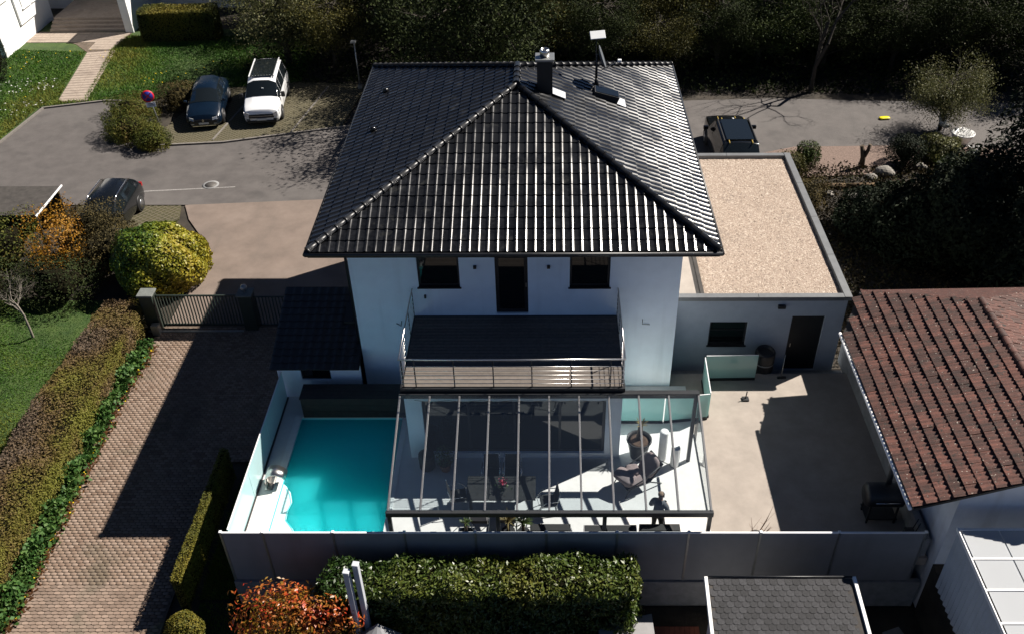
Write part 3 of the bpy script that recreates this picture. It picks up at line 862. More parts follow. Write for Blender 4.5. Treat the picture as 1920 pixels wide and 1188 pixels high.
# pool-side annex under a dark pantile roof, against the house
annex = wthing('pool_annex', 'small white annex with dark ribbed pent roof beside the pool', 'annex', (-7.7, 24.6, -1.9))
am = MB()
wall_openings(am, -9.12, XL - .003, -2.0, 1.45, 23.4, [(-8.33, -7.33, .78, 1.2)], .1)
am.add([(-9.12, 23.4, -2.0), (-9.12, 26.4, -2.0), (-9.12, 26.4, 2.4), (-9.12, 23.4, 1.4)], [(0, 3, 2, 1)])
am.add([(-9.12, 26.4, -2.0), (XL - .003, 26.4, -2.0), (XL - .003, 26.4, 2.4), (-9.12, 26.4, 2.4)], [(0, 3, 2, 1)])
am.build('wall', M['render'], annex)
window((-8.33, -7.33, .78, 1.2), 23.36, annex, bars=1, sill=False, fw=.05)
apx = math.atan2(.95, 3.1)
ar = MB().hexa([(-9.25, 23.2, 1.36), (XL - .004, 23.2, 1.36), (XL - .004, 26.45, 2.36), (-9.25, 26.45, 2.36), (-9.25, 23.2, 1.42), (XL - .004, 23.2, 1.42), (XL - .004, 26.45, 2.42), (-9.25, 26.45, 2.42)]).build('roof', M['wood_dark'], annex)
M['dark_pan'] = mat('dark_pantile', (0.018, 0.018, 0.020), 0.45, var=0.25, scale=8, obvar=0.2)
M['dark_pan_f'] = face_mat('dark_pantile_field', [(0.014, 0.014, 0.016), (0.022, 0.022, 0.024)], 0.45, 0.4)
P2 = [(0, .008), (.05, .03), (.10, .035), (.15, .022), (.2, .006), (.25, .004), (.297, .008)]
aa = math.atan2(1.0, 3.25)
lay_tiles(ar, (-9.27, 23.15, 1.41), (1, 0, 0), (0, math.cos(aa), math.sin(aa)), 2.94, .294, .28, 12, P2, M['dark_pan'], M['dark_pan_f'], (0, 0), n_single=120, name='roof_tile', jit=.002)
MB().hexa([(-7.0, 24.9, 1.98), (-6.35, 24.9, 1.98), (-6.35, 25.6, 2.2), (-7.0, 25.6, 2.2), (-7.0, 24.9, 2.08), (-6.35, 24.9, 2.08), (-6.35, 25.6, 2.3), (-7.0, 25.6, 2.3)]).build('skylight', M['anthracite'], ar)
# ================================================================== GARAGE
M['garage_render'] = mat('grey_render', (0.33, 0.37, 0.42), 0.9, var=0.05, scale=3, bump=0.2, bscale=90)
M['parapet'] = mat('parapet_sheet', (0.15, 0.155, 0.16), 0.5, metal=0.3, var=0.12, scale=3)
M['bitumen'] = mat('bitumen', (0.045, 0.04, 0.036), 0.9, var=0.3, scale=4)
M['gravel_bed'] = mat('gravel_bed', (0.31, 0.243, 0.195), 0.95, var=0.3, scale=30, bump=1.0, bscale=45)
overlay(M['gravel_bed'], (0.15, 0.12, 0.10), (1, 1, 1), .52, .7, .5, freq=.6)
M['pebble'] = face_mat('pebble', [(0.17, 0.128, 0.098), (0.28, 0.212, 0.162), (0.36, 0.282, 0.220), (0.50, 0.42, 0.345), (0.30, 0.235, 0.185)], 0.7, 0.4)
M['black_door'] = mat('dark_door', (0.010, 0.011, 0.012), 0.5, var=0.2, scale=4)
GX0, GX1, GY0, GY1, GZ = 4.215, 10.20, 25.25, 35.3, 2.90
gar = wthing('garage', 'flat-roofed grey garage with gravel roof attached to the house', 'garage', (7.3, 31, -1))
g = MB()
GW = (5.62, 6.93, .72, 1.75); GD = (8.42, 9.55, -.44, 2.0)
wall_openings(g, GX0, GX1, -1.1, GZ - .12, GY0, [GW, GD])
g.add([(GX1, GY0, -1.1), (GX1, GY1, -1.1), (GX1, GY1, GZ - .12), (GX1, GY0, GZ - .12)], [(0, 1, 2, 3)])
g.add([(GX0, GY1, -1.1), (GX1, GY1, -1.1), (GX1, GY1, GZ - .12), (GX0, GY1, GZ - .12)], [(0, 3, 2, 1)])
g.build('wall', M['garage_render'], gar)
window(GW, GY0, gar, bars=1, hbar=1.3)
gd = MB().box(GD[0] + .002, GD[1] - .002, GY0 + .08, GY0 + .14, GD[2], GD[3] - .002).build('door', M['black_door'], gar)
MB().bar((8.55, GY0 + .05, .60), (8.55, GY0 + .05, .75), .02, .02).build('handle', M['steel'], gd)
MB().box(7.85, 8.1, GY0 - .12, GY0 - .001, 2.38, 2.49).build('wall_lamp', M['anthracite'], gar)
MB().box(GX0 + .01, GX1 - .01, GY0 + .01, GY1 - .01, 2.60, 2.68).build('roof_deck', M['bitumen'], gar)
# parapet: front, right, back; joints in the sheet every 2.4 m
def parapet(a, b, w, nm='parapet'):
    a, b = Vector(a), Vector(b); n = max(1, int(round((b - a).length / 2.5)))
    for i in range(n):
        p = a.lerp(b, i / n); q = a.lerp(b, (i + 1) / n); d = (q - p).normalized() * .004
        MB().bar(p + d, q - d, w, .16).build(nm, M['parapet'], gar, bevel=.008)
parapet((GX0, GY0 - .02, GZ - .08), (GX1 - .18, GY0 - .02, GZ - .08), .24)
parapet((GX1 - .05, GY0 - .14, GZ - .075), (GX1 - .05, GY1 + .1, GZ - .075), .26)
parapet((5.15, GY1 - .03, GZ - .08), (GX1 - .19, GY1 - .03, GZ - .08), .24)
# strip of bare bitumen along the house, upstand between it and the gravel
MB().box(5.20, 5.32, 25.40, 29.4, 2.68, 2.86).build('upstand', M['bitumen'], gar)
MB().box(4.25, 5.195, 25.42, 29.4, 2.685, 2.72).build('bare_strip', M['concrete'], gar)
MB().box(5.33, GX1 - .18, 25.38, GY1 - .15, 2.685, 2.755).build('gravel_bed', M['gravel_bed'], gar)
MB().box(4.25, 5.32, 29.41, GY1 - .15, 2.685, 2.755).build('gravel_bed', M['gravel_bed'], gar)
# loose pebbles
n = 52000
PX = RNG.uniform(4.4, GX1 - .2, n); PY = RNG.uniform(25.40, GY1 - .17, n)
ok = (PX > 5.36) | (PY > 29.45)
PX, PY = PX[ok], PY[ok]; n = len(PX)
octa = np.array([(1, 0, 0), (0, 1, 0), (-1, 0, 0), (0, -1, 0), (0, 0, 1)], float)
th = RNG.uniform(0, 6.28, n); s = RNG.gamma(4, .0042, n) + .006
c_, s_ = np.cos(th), np.sin(th)
ov = np.zeros((n, 5, 3))
sx = s * RNG.uniform(.7, 1.4, n); sy = s * RNG.uniform(.7, 1.3, n); sz = s * RNG.uniform(.4, .9, n)
for k in range(5):
    x = octa[k, 0] * sx; y = octa[k, 1] * sy
    ov[:, k, 0] = PX + x * c_ - y * s_; ov[:, k, 1] = PY + x * s_ + y * c_
    ov[:, k, 2] = 2.754 + octa[k, 2] * sz
of = np.array([(0, 1, 4), (1, 2, 4), (2, 3, 4), (3, 0, 4)])
tag(mesh_np('gravel', ov.reshape(-1, 3), (of[None] + (np.arange(n) * 5)[:, None, None]).reshape(-1, 3), M['pebble'], gar, rnd=np.repeat(RNG.random(n), 4)), kind='stuff')

# ================================================================== NEIGHBOUR'S SHED WITH RED TILES
M['red_tile'] = mat('red_clay_tile', (0.048, 0.019, 0.014), 0.7, col2=(0.100, 0.036, 0.025), scale=5, bump=0.5, bscale=50, obvar=0.5, spec=0.4, world=True)
def add_speckle(m, col=(0.45, 0.40, 0.34), scale=16, thr=0.66):
    """lichen blotches with a shape of their own"""
    nt = m.node_tree; b = nt.nodes['Principled BSDF']
    src = b.inputs['Base Color'].links[0].from_socket
    tc = nt.nodes.new('ShaderNodeTexCoord'); ge = nt.nodes.new('ShaderNodeNewGeometry')
    n = nt.nodes.new('ShaderNodeTexNoise'); n.inputs['Scale'].default_value = scale; n.inputs['Detail'].default_value = 6
    nt.links.new(ge.outputs['Position'], n.inputs['Vector'])
    r = nt.nodes.new('ShaderNodeValToRGB'); r.color_ramp.elements[0].position = thr; r.color_ramp.elements[1].position = thr + .05
    nt.links.new(n.outputs['Fac'], r.inputs['Fac'])
    mx = nt.nodes.new('ShaderNodeMixRGB'); mx.inputs['Color2'].default_value = (*col, 1)
    nt.links.new(r.outputs['Color'], mx.inputs['Fac']); nt.links.new(src, mx.inputs['Color1'])
    n2 = nt.nodes.new('ShaderNodeTexNoise'); n2.inputs['Scale'].default_value = scale * .45; n2.inputs['Detail'].default_value = 5
    nt.links.new(ge.outputs['Position'], n2.inputs['Vector'])
    r2 = nt.nodes.new('ShaderNodeValToRGB'); r2.color_ramp.elements[0].position = .60; r2.color_ramp.elements[1].position = .68
    nt.links.new(n2.outputs['Fac'], r2.inputs['Fac'])
    mx2 = nt.nodes.new('ShaderNodeMixRGB'); mx2.inputs['Color2'].default_value = (0.025, 0.018, 0.014, 1)
    nt.links.new(r2.outputs['Color'], mx2.inputs['Fac']); nt.links.new(mx.outputs[0], mx2.inputs['Color1'])
    nt.links.new(mx2.outputs[0], b.inputs['Base Color'])
add_speckle(M['red_tile'])
M['red_tile_f'] = face_mat('red_clay_tile_field', [(0.045, 0.019, 0.014), (0.078, 0.029, 0.020), (0.115, 0.042, 0.029), (0.062, 0.028, 0.021)], 0.75, 0.4, bump=.5, bscale=50)
add_speckle(M['red_tile_f'])
M['white_wall'] = mat('white_painted_wall', (0.60, 0.63, 0.68), 0.9, var=0.06, scale=2, bump=0.2, bscale=60)
overlay(M['white_wall'], (0.33, 0.33, 0.33), (1.5, 1.5, .15), .54, .74, .5, freq=1.2)
SX0, SX1, SZ0, SZ1, SY0, SY1 = 9.46, 13.37, 2.93, 4.37, 15.95, 25.6
HP = .63                                       # back hip, inset per metre of slope
YRB = 25.6 - HP * math.hypot(1.44, 3.91)
shed = wthing('neighbour_outbuilding', 'white outbuilding with weathered red tiled gable roof right of the court', 'outbuilding', (12.5, 20.5, -2))
sw = MB()
sw.box(10.80, 10.98, 16.304, 24.2, -2.0, 3.05)
sw.add([(10.79, 16.3, -2), (17.0, 16.3, -2), (17.0, 16.3, 2.9), (13.37, 16.3, 4.2), (10.79, 16.3, 3.25)], [(0, 1, 2, 3, 4)])
sw.add([(10.98, 24.2, -2), (17.0, 24.2, -2), (17.0, 24.2, 2.8), (13.37, 24.2, 3.0), (10.98, 24.2, 3.0)], [(4, 3, 2, 1, 0)])
sw.build('wall', M['white_wall'], shed)
ra = math.atan2(SZ1 - SZ0, SX1 - SX0); rl = math.hypot(SZ1 - SZ0, SX1 - SX0)
SX2 = 2 * SX1 - SX0
rd = MB()
zx = SZ0 + (10.4 - SX0) * (SZ1 - SZ0) / (SX1 - SX0)
for za, zb in ((-.1, -.02),):
    pl_ = [(SX0, SY0, SZ0), (SX1, SY0, SZ1), (SX1, YRB, SZ1), (10.4, SY1 - HP, zx), (SX0, SY1 - 2.4, SZ0)]
    rd.add([(x, y, z + za) for x, y, z in pl_] + [(x, y, z + zb) for x, y, z in pl_], [(4, 3, 2, 1, 0), (5, 6, 7, 8, 9)] + [(i, (i + 1) % 5, 5 + (i + 1) % 5, 5 + i) for i in range(5)])
rd.hexa([(SX1, SY0, SZ1 - .1), (SX2, SY0, SZ0 - .1), (SX2, SY1, SZ0 - .1), (SX1, YRB, SZ1 - .1), (SX1, SY0, SZ1 - .02), (SX2, SY0, SZ0 - .02), (SX2, SY1, SZ0 - .02), (SX1, YRB, SZ1 - .02)])

sroof = rd.build('roof', M['wood_dark'], shed)
MB().add([(10.4, SY1 - HP, zx + .02), (SX1, YRB, SZ1 + .02), (SX2, SY1, SZ0 + .02)], [(2, 1, 0)]).build('back_hip', M['red_tile'], sroof)
P3 = [(0, .004), (.025, .026), (.055, .034), (.085, .026), (.115, .006), (.165, .004), (.19, .024), (.222, .034), (.255, .026), (.29, .008), (.312, .006)]
cols = 31; tw3 = (SY1 - SY0) / cols
PIT3 = rl / 12
lay_tiles(sroof, (SX0 - .04, SY1, SZ0), (0, -1, 0), (math.cos(ra), 0, math.sin(ra)), SY1 - SY0, tw3, PIT3, 12, P3, M['red_tile'], M['red_tile_f'], (HP, 0), n_single=300, name='roof_tile', jit=.014, lift=.052, skip=lambda u, s: u < 2.4 - s * 2.4)
lay_tiles(sroof, (SX2 + .04, SY0, SZ0), (0, 1, 0), (-math.cos(ra), 0, math.sin(ra)), SY1 - SY0, tw3, PIT3, 12, P3, M['red_tile'], M['red_tile_f'], (0, HP), n_single=0, name='roof_tile', jit=.014, lift=.052)
y = SY0
while y < YRB - .3:
    vs = []
    for yy, rr in ((y, .13), (y + .40, .11)):
        for k in range(7):
            t = math.pi * k / 6; vs.append((SX1 - rr * math.cos(t), yy, SZ1 + .02 + rr * .7 * math.sin(t)))
    MB().add(vs, [(k, k + 1, 7 + k + 1, 7 + k) for k in range(6)], 0, True).build('ridge_tile', M['red_tile'], sroof)
    y += .37
M['white_metal'] = mat('white_metal', (0.78, 0.78, 0.78), 0.35, var=0.05, scale=8)
MB().tube([(SX0 - .10, SY0, SZ0 - .04), (SX0 - .10, SY1 - 2.4, SZ0 - .04)], .055, 8).build('gutter', M['white_metal'], sroof)

# boundary wall with slatted privacy fence on top, between court and outbuilding
bw = wthing('boundary_fence', 'low grey wall carrying a dark horizontal slat fence below the red roof', 'fence', (10.55, 22, -.3))
MB().box(10.48, 10.68, 16.7, 25.6, -.3, .72).build('wall', M['concrete_grey'], bw)
for k in range(7):
    MB().box(10.55, 10.59, 21.3, 25.5, .80 + k * .165, .80 + k * .165 + .135).build('slat', M['anthracite'], bw)
for y in (21.35, 23.4, 25.45): MB().box(10.595, 10.65, y - .03, y + .03, .721, 1.96).build('post', M['anthracite'], bw)

# ================================================================== FRONT FENCE
M['fence_panel'] = mat('grey_fence_panel', (0.20, 0.205, 0.22), 0.6, var=0.06, scale=1.5)
overlay(M['fence_panel'], (0.13, 0.13, 0.14), (1.2, 1.2, .2), .52, .74, .5, freq=1.3)
fence = wthing('garden_fence', 'long grey panel fence on a concrete footing in front of the pool', 'fence', (0.6, 16.5, -2))
FX0, FX1, FY = -9.15, 10.42, 16.57
px_posts = [-9.12, -7.95, -5.99, -4.00, -2.03, -.06, 1.90, 3.88, 5.86, 8.02, 10.40]
for a, b in zip(px_posts[:-1], px_posts[1:]):
    MB().box(a + .03, b - .03, FY - .018, FY + .018, -.90, 1.165).build('panel', M['fence_panel'], fence)
    MB().box(a + .03, b - .03, FY - .028, FY + .028, 1.166, 1.195).build('top_rail', M['offwhite'], fence)
for a in px_posts:
    MB().box(a - .03, a + .03, FY - .032, FY + .032, -.92, 1.20).build('post', M['zinc'], fence)
    MB().box(a - .04, a + .04, FY - .045, FY + .045, 1.201, 1.235).build('post_cap', M['offwhite'], fence, bevel=.008)
MB().box(FX0, FX1 + .3, FY - .09, FY + .045, -2.6, -.925).build('footing', M['concrete_grey'], fence)

# glass wind screen left of the pool
M['teal_glass'] = glass_mat('teal_satin_glass', (0.60, 0.86, 0.87), 0.9, 0.06, 1.5, diffuse=(0.60, 0.82, 0.84), dfac=0.88, transl=0.32)
M['teal_deep'] = glass_mat('teal_deep_glass', (0.40, 0.66, 0.64), 0.9, 0.05, 1.5, diffuse=(0.46, 0.68, 0.66), dfac=0.78, transl=0.35)
ws = wthing('glass_windscreen', 'tall pale turquoise glass screen along the left pool edge', 'glass screen', (-8.95, 20, 0))
for a, b in ((16.68, 18.82), (18.84, 21.0), (21.02, 23.3)):
    MB().box(-8.962, -8.940, a, b, .055, 1.185).build('pane', M['teal_glass'], ws)
MB().box(-9.0, -8.90, 16.65, 23.32, 0, .052).build('base_rail', M['anthracite'], ws)
MB().box(-8.968, -8.934, 16.66, 23.32, 1.187, 1.20).build('top_rail', M['offwhite'], ws)
# glass barrier round the area steps on the right
gb = wthing('glass_barrier', 'turquoise glass barrier round the side steps next to the garage', 'glass screen', (5.3, 23.2, 0))
for (a, b, kk) in (((2.30, 22.10), (3.78, 22.10), 0), ((3.82, 22.10), (5.27, 22.28), 0), ((5.30, 22.33), (5.36, 24.12), 0), ((5.42, 24.20), (7.20, 24.24), 1)):
    MB().bar((*a, .60), (*b, .60), .022, 1.0).build('pane', M['teal_deep'], gb)
    MB().bar((*a, 1.108), (*b, 1.108), .03, .014).build('edge_trim', M['offwhite'], gb)
    MB().bar((*a, .045), (*b, .045), .08, .09).build('base_rail', M['anthracite'], gb)

# ================================================================== POOL
M['liner'] = mat('pool_liner', (0.12, 0.72, 0.76), 0.5, var=0.04, scale=2)
M['liner_pale'] = mat('pool_step_liner', (0.52, 0.80, 0.82), 0.5, var=0.04, scale=3)
M['coping'] = mat('pool_coping', (0.72, 0.72, 0.70), 0.6, var=0.05, scale=6, bump=.1, bscale=60)
pool = wthing('swimming_pool', 'rectangular turquoise swimming pool with pale corner steps', 'pool', (-6.5, 19.6, -1.5))
p = POOL
b = MB()
x0, x1, y0, y1 = p['x0'] + .002, p['x1'] - .002, p['y0'] + .002, p['y1'] - .002
zf = -1.45
b.add([(x0, y0, zf), (x1, y0, zf), (x1, y1, zf), (x0, y1, zf)], [(0, 1, 2, 3)])
for (a, c2) in (((x0, y0), (x1, y0)), ((x1, y0), (x1, y1)), ((x1, y1), (x0, y1)), ((x0, y1), (x0, y0))):
    b.add([(*a, zf), (*c2, zf), (*c2, -.02), (*a, -.02)], [(0, 3, 2, 1)])
b.build('basin', M['liner'], pool)
st = MB()
for k, (r, z) in enumerate(((1.9, -1.1), (1.45, -.75), (1.0, -.42), (.62, -.16))):
    pl = [(x0 + .001 + k * .0005, y0 + .001 + k * .0005)] + [(x0 + .001 + (r + .3) * math.cos(t), y0 + .001 + (r + .35) * 1.05 * math.sin(t)) for t in np.linspace(0, math.pi / 2, 7)]
    st.prism(pl, zf + .005 + k * .001, z)
st.build('steps', M['liner_pale'], pool)
lg = [(x0 + .003, y0 + .003), (x0 + 1.05, y0 + .003), (x0 + .92, 17.35), (x0 + .66, 17.75), (x0 + .40, 18.05), (x0 + .38, 18.45), (x0 + .44, 18.75), (x0 + .30, 19.15), (x0 + .12, 19.4), (x0 + .003, 19.5)]
MB().prism(lg, -.40, -.072).build('step_ledge', M['liner_pale'], pool, bevel=.015)
MB().tube([(p_[0] * .86 + (x0 + .3) * .14, p_[1] * .9 + 18.1 * .1, -.070) for p_ in lg[1:9]], .012, 5).build('ledge_seam', M['liner'], pool)
cp_ = MB()
cp_.box(x0 - .22, x0, y0 - .16, y1 + .1, .001, .030).box(x0, x1, y1, y1 + .1, .0015, .030).box(x1, x1 + .16, y0 - .16, y1 + .1, .001, .030).box(x0, x1, y0 - .16, y0, .0015, .030)
cp_.build('coping', M['coping'], pool)
def water_mat():
    """turbid pool water: wide sub-surface scatter, a little see-through, fresnel gloss and fine ripples"""
    m = mat('pool_water', (0.02, 0.70, 0.76), 0.06, spec=.4)
    nt = m.node_tree; b = nt.nodes['Principled BSDF']
    b.subsurface_method = 'BURLEY'
    b.inputs['Subsurface Weight'].default_value = 1.0
    b.inputs['Subsurface Radius'].default_value = (0.25, 1.0, 1.0)
    b.inputs['Subsurface Scale'].default_value = 3.2
    b.inputs['IOR'].default_value = 1.33
    tc = nt.nodes.new('ShaderNodeTexCoord'); n = nt.nodes.new('ShaderNodeTexNoise'); n.inputs['Scale'].default_value = 5; n.inputs['Detail'].default_value = 3
    nt.links.new(tc.outputs['Object'], n.inputs['Vector'])
    bp = nt.nodes.new('ShaderNodeBump'); bp.inputs['Strength'].default_value = .25; bp.inputs['Distance'].default_value = .02
    nt.links.new(n.outputs['Fac'], bp.inputs['Height']); nt.links.new(bp.outputs[0], b.inputs['Normal'])
    tp = nt.nodes.new('ShaderNodeBsdfTransparent'); tp.inputs['Color'].default_value = (.55, .95, .96, 1)
    mx = nt.nodes.new('ShaderNodeMixShader'); mx.inputs[0].default_value = .22
    nt.links.new(b.outputs[0], mx.inputs[1]); nt.links.new(tp.outputs[0], mx.inputs[2])
    nt.links.new(mx.outputs[0], nt.nodes['Material Output'].inputs['Surface'])
    return m
M['water'] = water_mat()
nx_, ny__ = 40, 60
wx, wy = np.meshgrid(np.linspace(x0, x1, nx_), np.linspace(y0, y1, ny__))
WV = np.stack([wx.ravel(), wy.ravel(), -.09 + .004 * (vnoise(np.stack([wx.ravel(), wy.ravel(), wx.ravel() * 0], 1), 6, 3) - .5)], 1)
i2, j2 = np.meshgrid(np.arange(nx_ - 1), np.arange(ny__ - 1)); b0 = (j2 * nx_ + i2).ravel()
mesh_np('water', WV, np.stack([b0, b0 + 1, b0 + nx_ + 1, b0 + nx_], 1), M['water'], pool, smooth=True)
for (x, y) in ((-6.4, 22.28), (-6.3, 20.9)):
    MB().lathe([(.02, -1.44), (.11, -1.44), (.10, -1.42), (.02, -1.41)], (x, y - .4, 0), 12).build('drain', M['offwhite'], pool)
# swan-neck waterfall spout
spout = wthing('pool_waterfall', 'curved stainless steel waterfall spout on the left pool edge', 'waterfall spout', (-8.5, 19.45, .03))
pv = []
arc = [(-8.62, .03), (-8.66, .25), (-8.62, .44), (-8.50, .54), (-8.34, .55), (-8.18, .46), (-8.10, .34)]
for x, z in arc: pv.append((x, z))
wv = []
for i, (x, z) in enumerate(pv):
    hw = .26 - .012 * i
    wv += [(x, 19.45 - hw, z), (x, 19.45 + hw, z)]
sm = MB().add(wv, [(2 * i, 2 * i + 1, 2 * i + 3, 2 * i + 2) for i in range(len(pv) - 1)], 0, True)
so = sm.build('blade', M['steel'], spout); so.modifiers.new('thick', 'SOLIDIFY').thickness = .05
MB().box(-8.72, -8.52, 19.15, 19.75, .0, .035).build('base_plate', M['steel'], spout)
# dark wooden chest at the end of the pool
chest = wthing('pool_chest', 'long dark wooden storage bench at the far end of the pool', 'bench', (-6.5, 22.5, 0))
for k in range(3): MB().box(-8.15, -4.62, 22.28, 22.33, .08 + k * .27, .08 + k * .27 + .262).build('front_board', M['slate_deck'], chest)
for k in range(4): MB().box(-8.18, -4.58, 22.26 + k * .185, 22.26 + k * .185 + .178, .90, .935).build('lid_board', M['slate_deck'], chest)
MB().box(-8.13, -4.64, 22.335, 22.97, .05, .898).build('body', M['slate_deck'], chest)

# ================================================================== PATIO ROOF
M['roof_glass'] = glass_mat('patio_roof_glass', (0.88, 0.92, 0.94), 1.5, 0.02, 1.5, diffuse=(0.60, 0.70, 0.76), dfac=0.004)
M['alu_dark'] = mat('dark_aluminium', (0.055, 0.058, 0.062), 0.38, metal=0.55, var=0.1, scale=6)
M['alu_cap'] = mat('rafter_cover', (0.34, 0.34, 0.34), 0.30, metal=0.75, var=0.08, scale=9)
ver = wthing('patio_roof', 'dark aluminium patio roof with clear glass panes in front of the bay', 'patio roof', (0, 18.6, 0))
VX0, VX1, VYB, VYF, VZB, VZF = -4.42, 4.46, 20.36, 16.80, 2.84, 1.80
for i in range(11):
    x = VX0 + (VX1 - VX0) * i / 10; xf = VX0 - .13 + (VX1 - VX0 + .26) * i / 10; x2 = x
    r_ = MB().bar((x, VYB - .06, VZB - .02), (x, VYF, VZF - .02), .05, .09).build('rafter', M['alu_dark'], ver)
    MB().bar((x, VYB - .06, VZB + .042), (x, VYF - .01, VZF + .042), .058, .02).build('rafter_cover', M['alu_cap'], r_, bevel=.008)
    if i < 10:
        xn = VX0 + (VX1 - VX0) * (i + 1) / 10
        MB().bar(((x + xn) / 2, VYB - .06, VZB + .022), ((x + xn) / 2, VYF, VZF + .022), xn - x - .03, .010).build('glass_pane', M['roof_glass'], ver)
MB().box(VX0 - .04, VX1 + .04, VYB - .05, VYB + .14, VZB - .10, VZB + .075).build('wall_beam', M['alu_dark'], ver, bevel=.01)
MB().box(VX0 - .06, VX1 + .06, VYF - .10, VYF + .03, VZF - .14, VZF + .03).build('front_beam', M['alu_dark'], ver, bevel=.012)
for x in (VX0 + .02, VX1 - .02, 1.55, -1.40):
    MB().box(x - .055, x + .055, VYF - .08, VYF + .02, 0.0, VZF - .142).build('post', M['alu_dark'], ver, bevel=.008)
MB().box(VX1 - .10, VX1 + .01, VYB - .02, VYB + .09, 0, VZB - .102).build('post', M['alu_dark'], ver, bevel=.008)
# glass side wedge on the right
MB().add([(VX1 + .01, VYB - .1, VZB - .12), (VX1 + .01, VYF, VZF - .15), (VX1 + .01, VYF, VZF - .55), (VX1 + .01, VYB - .1, VZF - .55)], [(0, 1, 2, 3)]).build('side_pane', M['roof_glass'], ver)
MB().bar((VX1 + .01, VYB - .05, VZF - .57), (VX1 + .01, VYF - .0, VZF - .57), .05, .05).build('side_rail', M['alu_dark'], ver)
# bulb string under the wall beam
bs = wthing('light_string', 'thin black cable with hanging bulbs under the patio roof wall beam', 'light string', (-1, 20.4, 2.6))
pts = [(-4.0 + .25 * i, 20.30, 2.70 - .06 * abs(math.sin(i * .8))) for i in range(24)]
MB().tube(pts, .006, 5).build('cable', M['anthracite'], bs)
for i in range(2, 24, 4): MB().lathe([(.008, 0), (.02, -.03), (.03, -.07), (.015, -.1)], (pts[i][0], 20.30, pts[i][2]), 8).build('bulb', M['anthracite'], bs)

# ================================================================== GATE
M['gate_green'] = mat('dark_green_gate', (0.020, 0.030, 0.024), 0.5, var=0.2, scale=5)
M['gate_cap'] = mat('pillar_cap_stone', (0.13, 0.14, 0.13), .8, var=.2, scale=6)
gate = wthing('driveway_gate', 'dark green barred sliding gate across the paved driveway', 'gate', (-13.3, 29.6, -1.9))
GA, GB, GYY, G0 = -15.69, -12.40, 29.6, -1.9
MB().bar((GA, GYY, G0 + 1.62), (GB, GYY, G0 + 1.62), .06, .06).build('top_rail', M['gate_green'], gate)
MB().bar((GA, GYY, G0 + .18), (GB, GYY, G0 + .18), .06, .08).build('bottom_rail', M['gate_green'], gate)
MB().bar((GA, GYY, G0 + .08), (GA, GYY, G0 + 1.65), .06, .06).build('stile', M['gate_green'], gate)
for i in range(25):
    x = GA + .06 + (GB - GA - .1) * (i + .5) / 25
    MB().bar((x, GYY, G0 + .22), (x, GYY, G0 + 1.59), .037, .05).build('bar', M['gate_green'], gate)
for x in (-16.04, -12.08):
    o = MB().box(x - .26, x + .26, 29.4, 29.86, G0 - .05, G0 + 1.70).build('gate_pillar', M['gate_green'], gate)
    MB().box(x - .31, x + .31, 29.35, 29.91, G0 + 1.701, G0 + 1.78).build('pillar_cap', M['gate_cap'], o, bevel=.01)
MB().lathe([(.03, 1.78), (.03, 1.86), (.10, 1.90), (.14, 1.99), (.12, 2.08), (.04, 2.12)], (-12.08, 29.62, G0), 14).build('globe_lamp', M['zinc'], gate)
MB().box(-16.04, -15.75, 29.1, 29.36, G0, G0 + .46).build('drive_motor', M['zinc'], gate)
MB().box(-16.3, -12.4, 29.30, 29.40, G0, G0 + .045).build('track', M['zinc'], gate)
wg = wthing('wicket_gate', 'narrow dark green barred gate between pillar and house annex', 'gate', (-10.8, 29.6, -1.9))
MB().bar((-11.78, GYY, G0 + 1.56), (-10.02, GYY, G0 + 1.56), .05, .05).build('top_rail', M['gate_green'], wg)
MB().bar((-11.78, GYY, G0 + .17), (-10.02, GYY, G0 + .17), .05, .05).build('bottom_rail', M['gate_green'], wg)
for i in range(13):
    x = -11.70 + 1.6 * i / 12
    MB().bar((x, GYY, G0 + .20), (x, GYY, G0 + 1.54), .03, .04).build('bar', M['gate_green'], wg)
o = MB().box(-10.0, -9.58, 29.4, 29.86, G0 - .05, G0 + 1.64).build('gate_pillar', M['gate_green'], wg)
MB().box(-10.05, -9.53, 29.35, 29.91, G0 + 1.641, G0 + 1.70).build('pillar_cap', M['gate_cap'], o)

# ================================================================== LOWER GARDEN: playhouse, polycarbonate lean-to, deck, slabs
M['shingle'] = mat('bitumen_shingle', (0.030, 0.030, 0.033), 0.8, var=0.3, scale=10, bump=.5, bscale=120, obvar=.35)
M['white_board'] = mat('white_board', (0.80, 0.80, 0.79), 0.5, var=0.03, scale=8)
M['deck_red'] = mat('red_deck_board', (0.20, 0.060, 0.032), 0.6, var=0.2, scale=6, bump=.2, bscale=60, obvar=.15)
M['polycarb'] = glass_mat('polycarbonate', (0.85, 0.88, 0.90), 0.8, 0.12, 1.5, diffuse=(0.66, 0.68, 0.70), dfac=0.80, transl=0.4)
M['corrugated'] = mat('corrugated_sheet', (0.36, 0.40, 0.45), 0.55, var=0.06, scale=2)
ph = wthing('garden_shed', 'garden shed with dark shingle roof and white barge boards in the lower garden', 'shed', (6.1, 13, -2))
RY0, RY1, RZ0, RZ1 = 10.6, 15.12, -.02, 1.10
MB().box(4.35, 7.85, 11.0, 14.85, -2.05, -.1).build('wall', M['white_board'], ph)
sa = math.atan2(RZ1 - RZ0, RY1 - RY0); sl = math.hypot(RZ1 - RZ0, RY1 - RY0)
prf = MB().hexa([(4.20, RY0, RZ0 - .06), (8.25, RY0, RZ0 - .06), (8.0, RY1, RZ1 - .06), (4.20, RY1, RZ1 - .06), (4.20, RY0, RZ0), (8.25, RY0, RZ0), (8.0, RY1, RZ1), (4.20, RY1, RZ1)]).build('roof', M['bitumen'], ph)
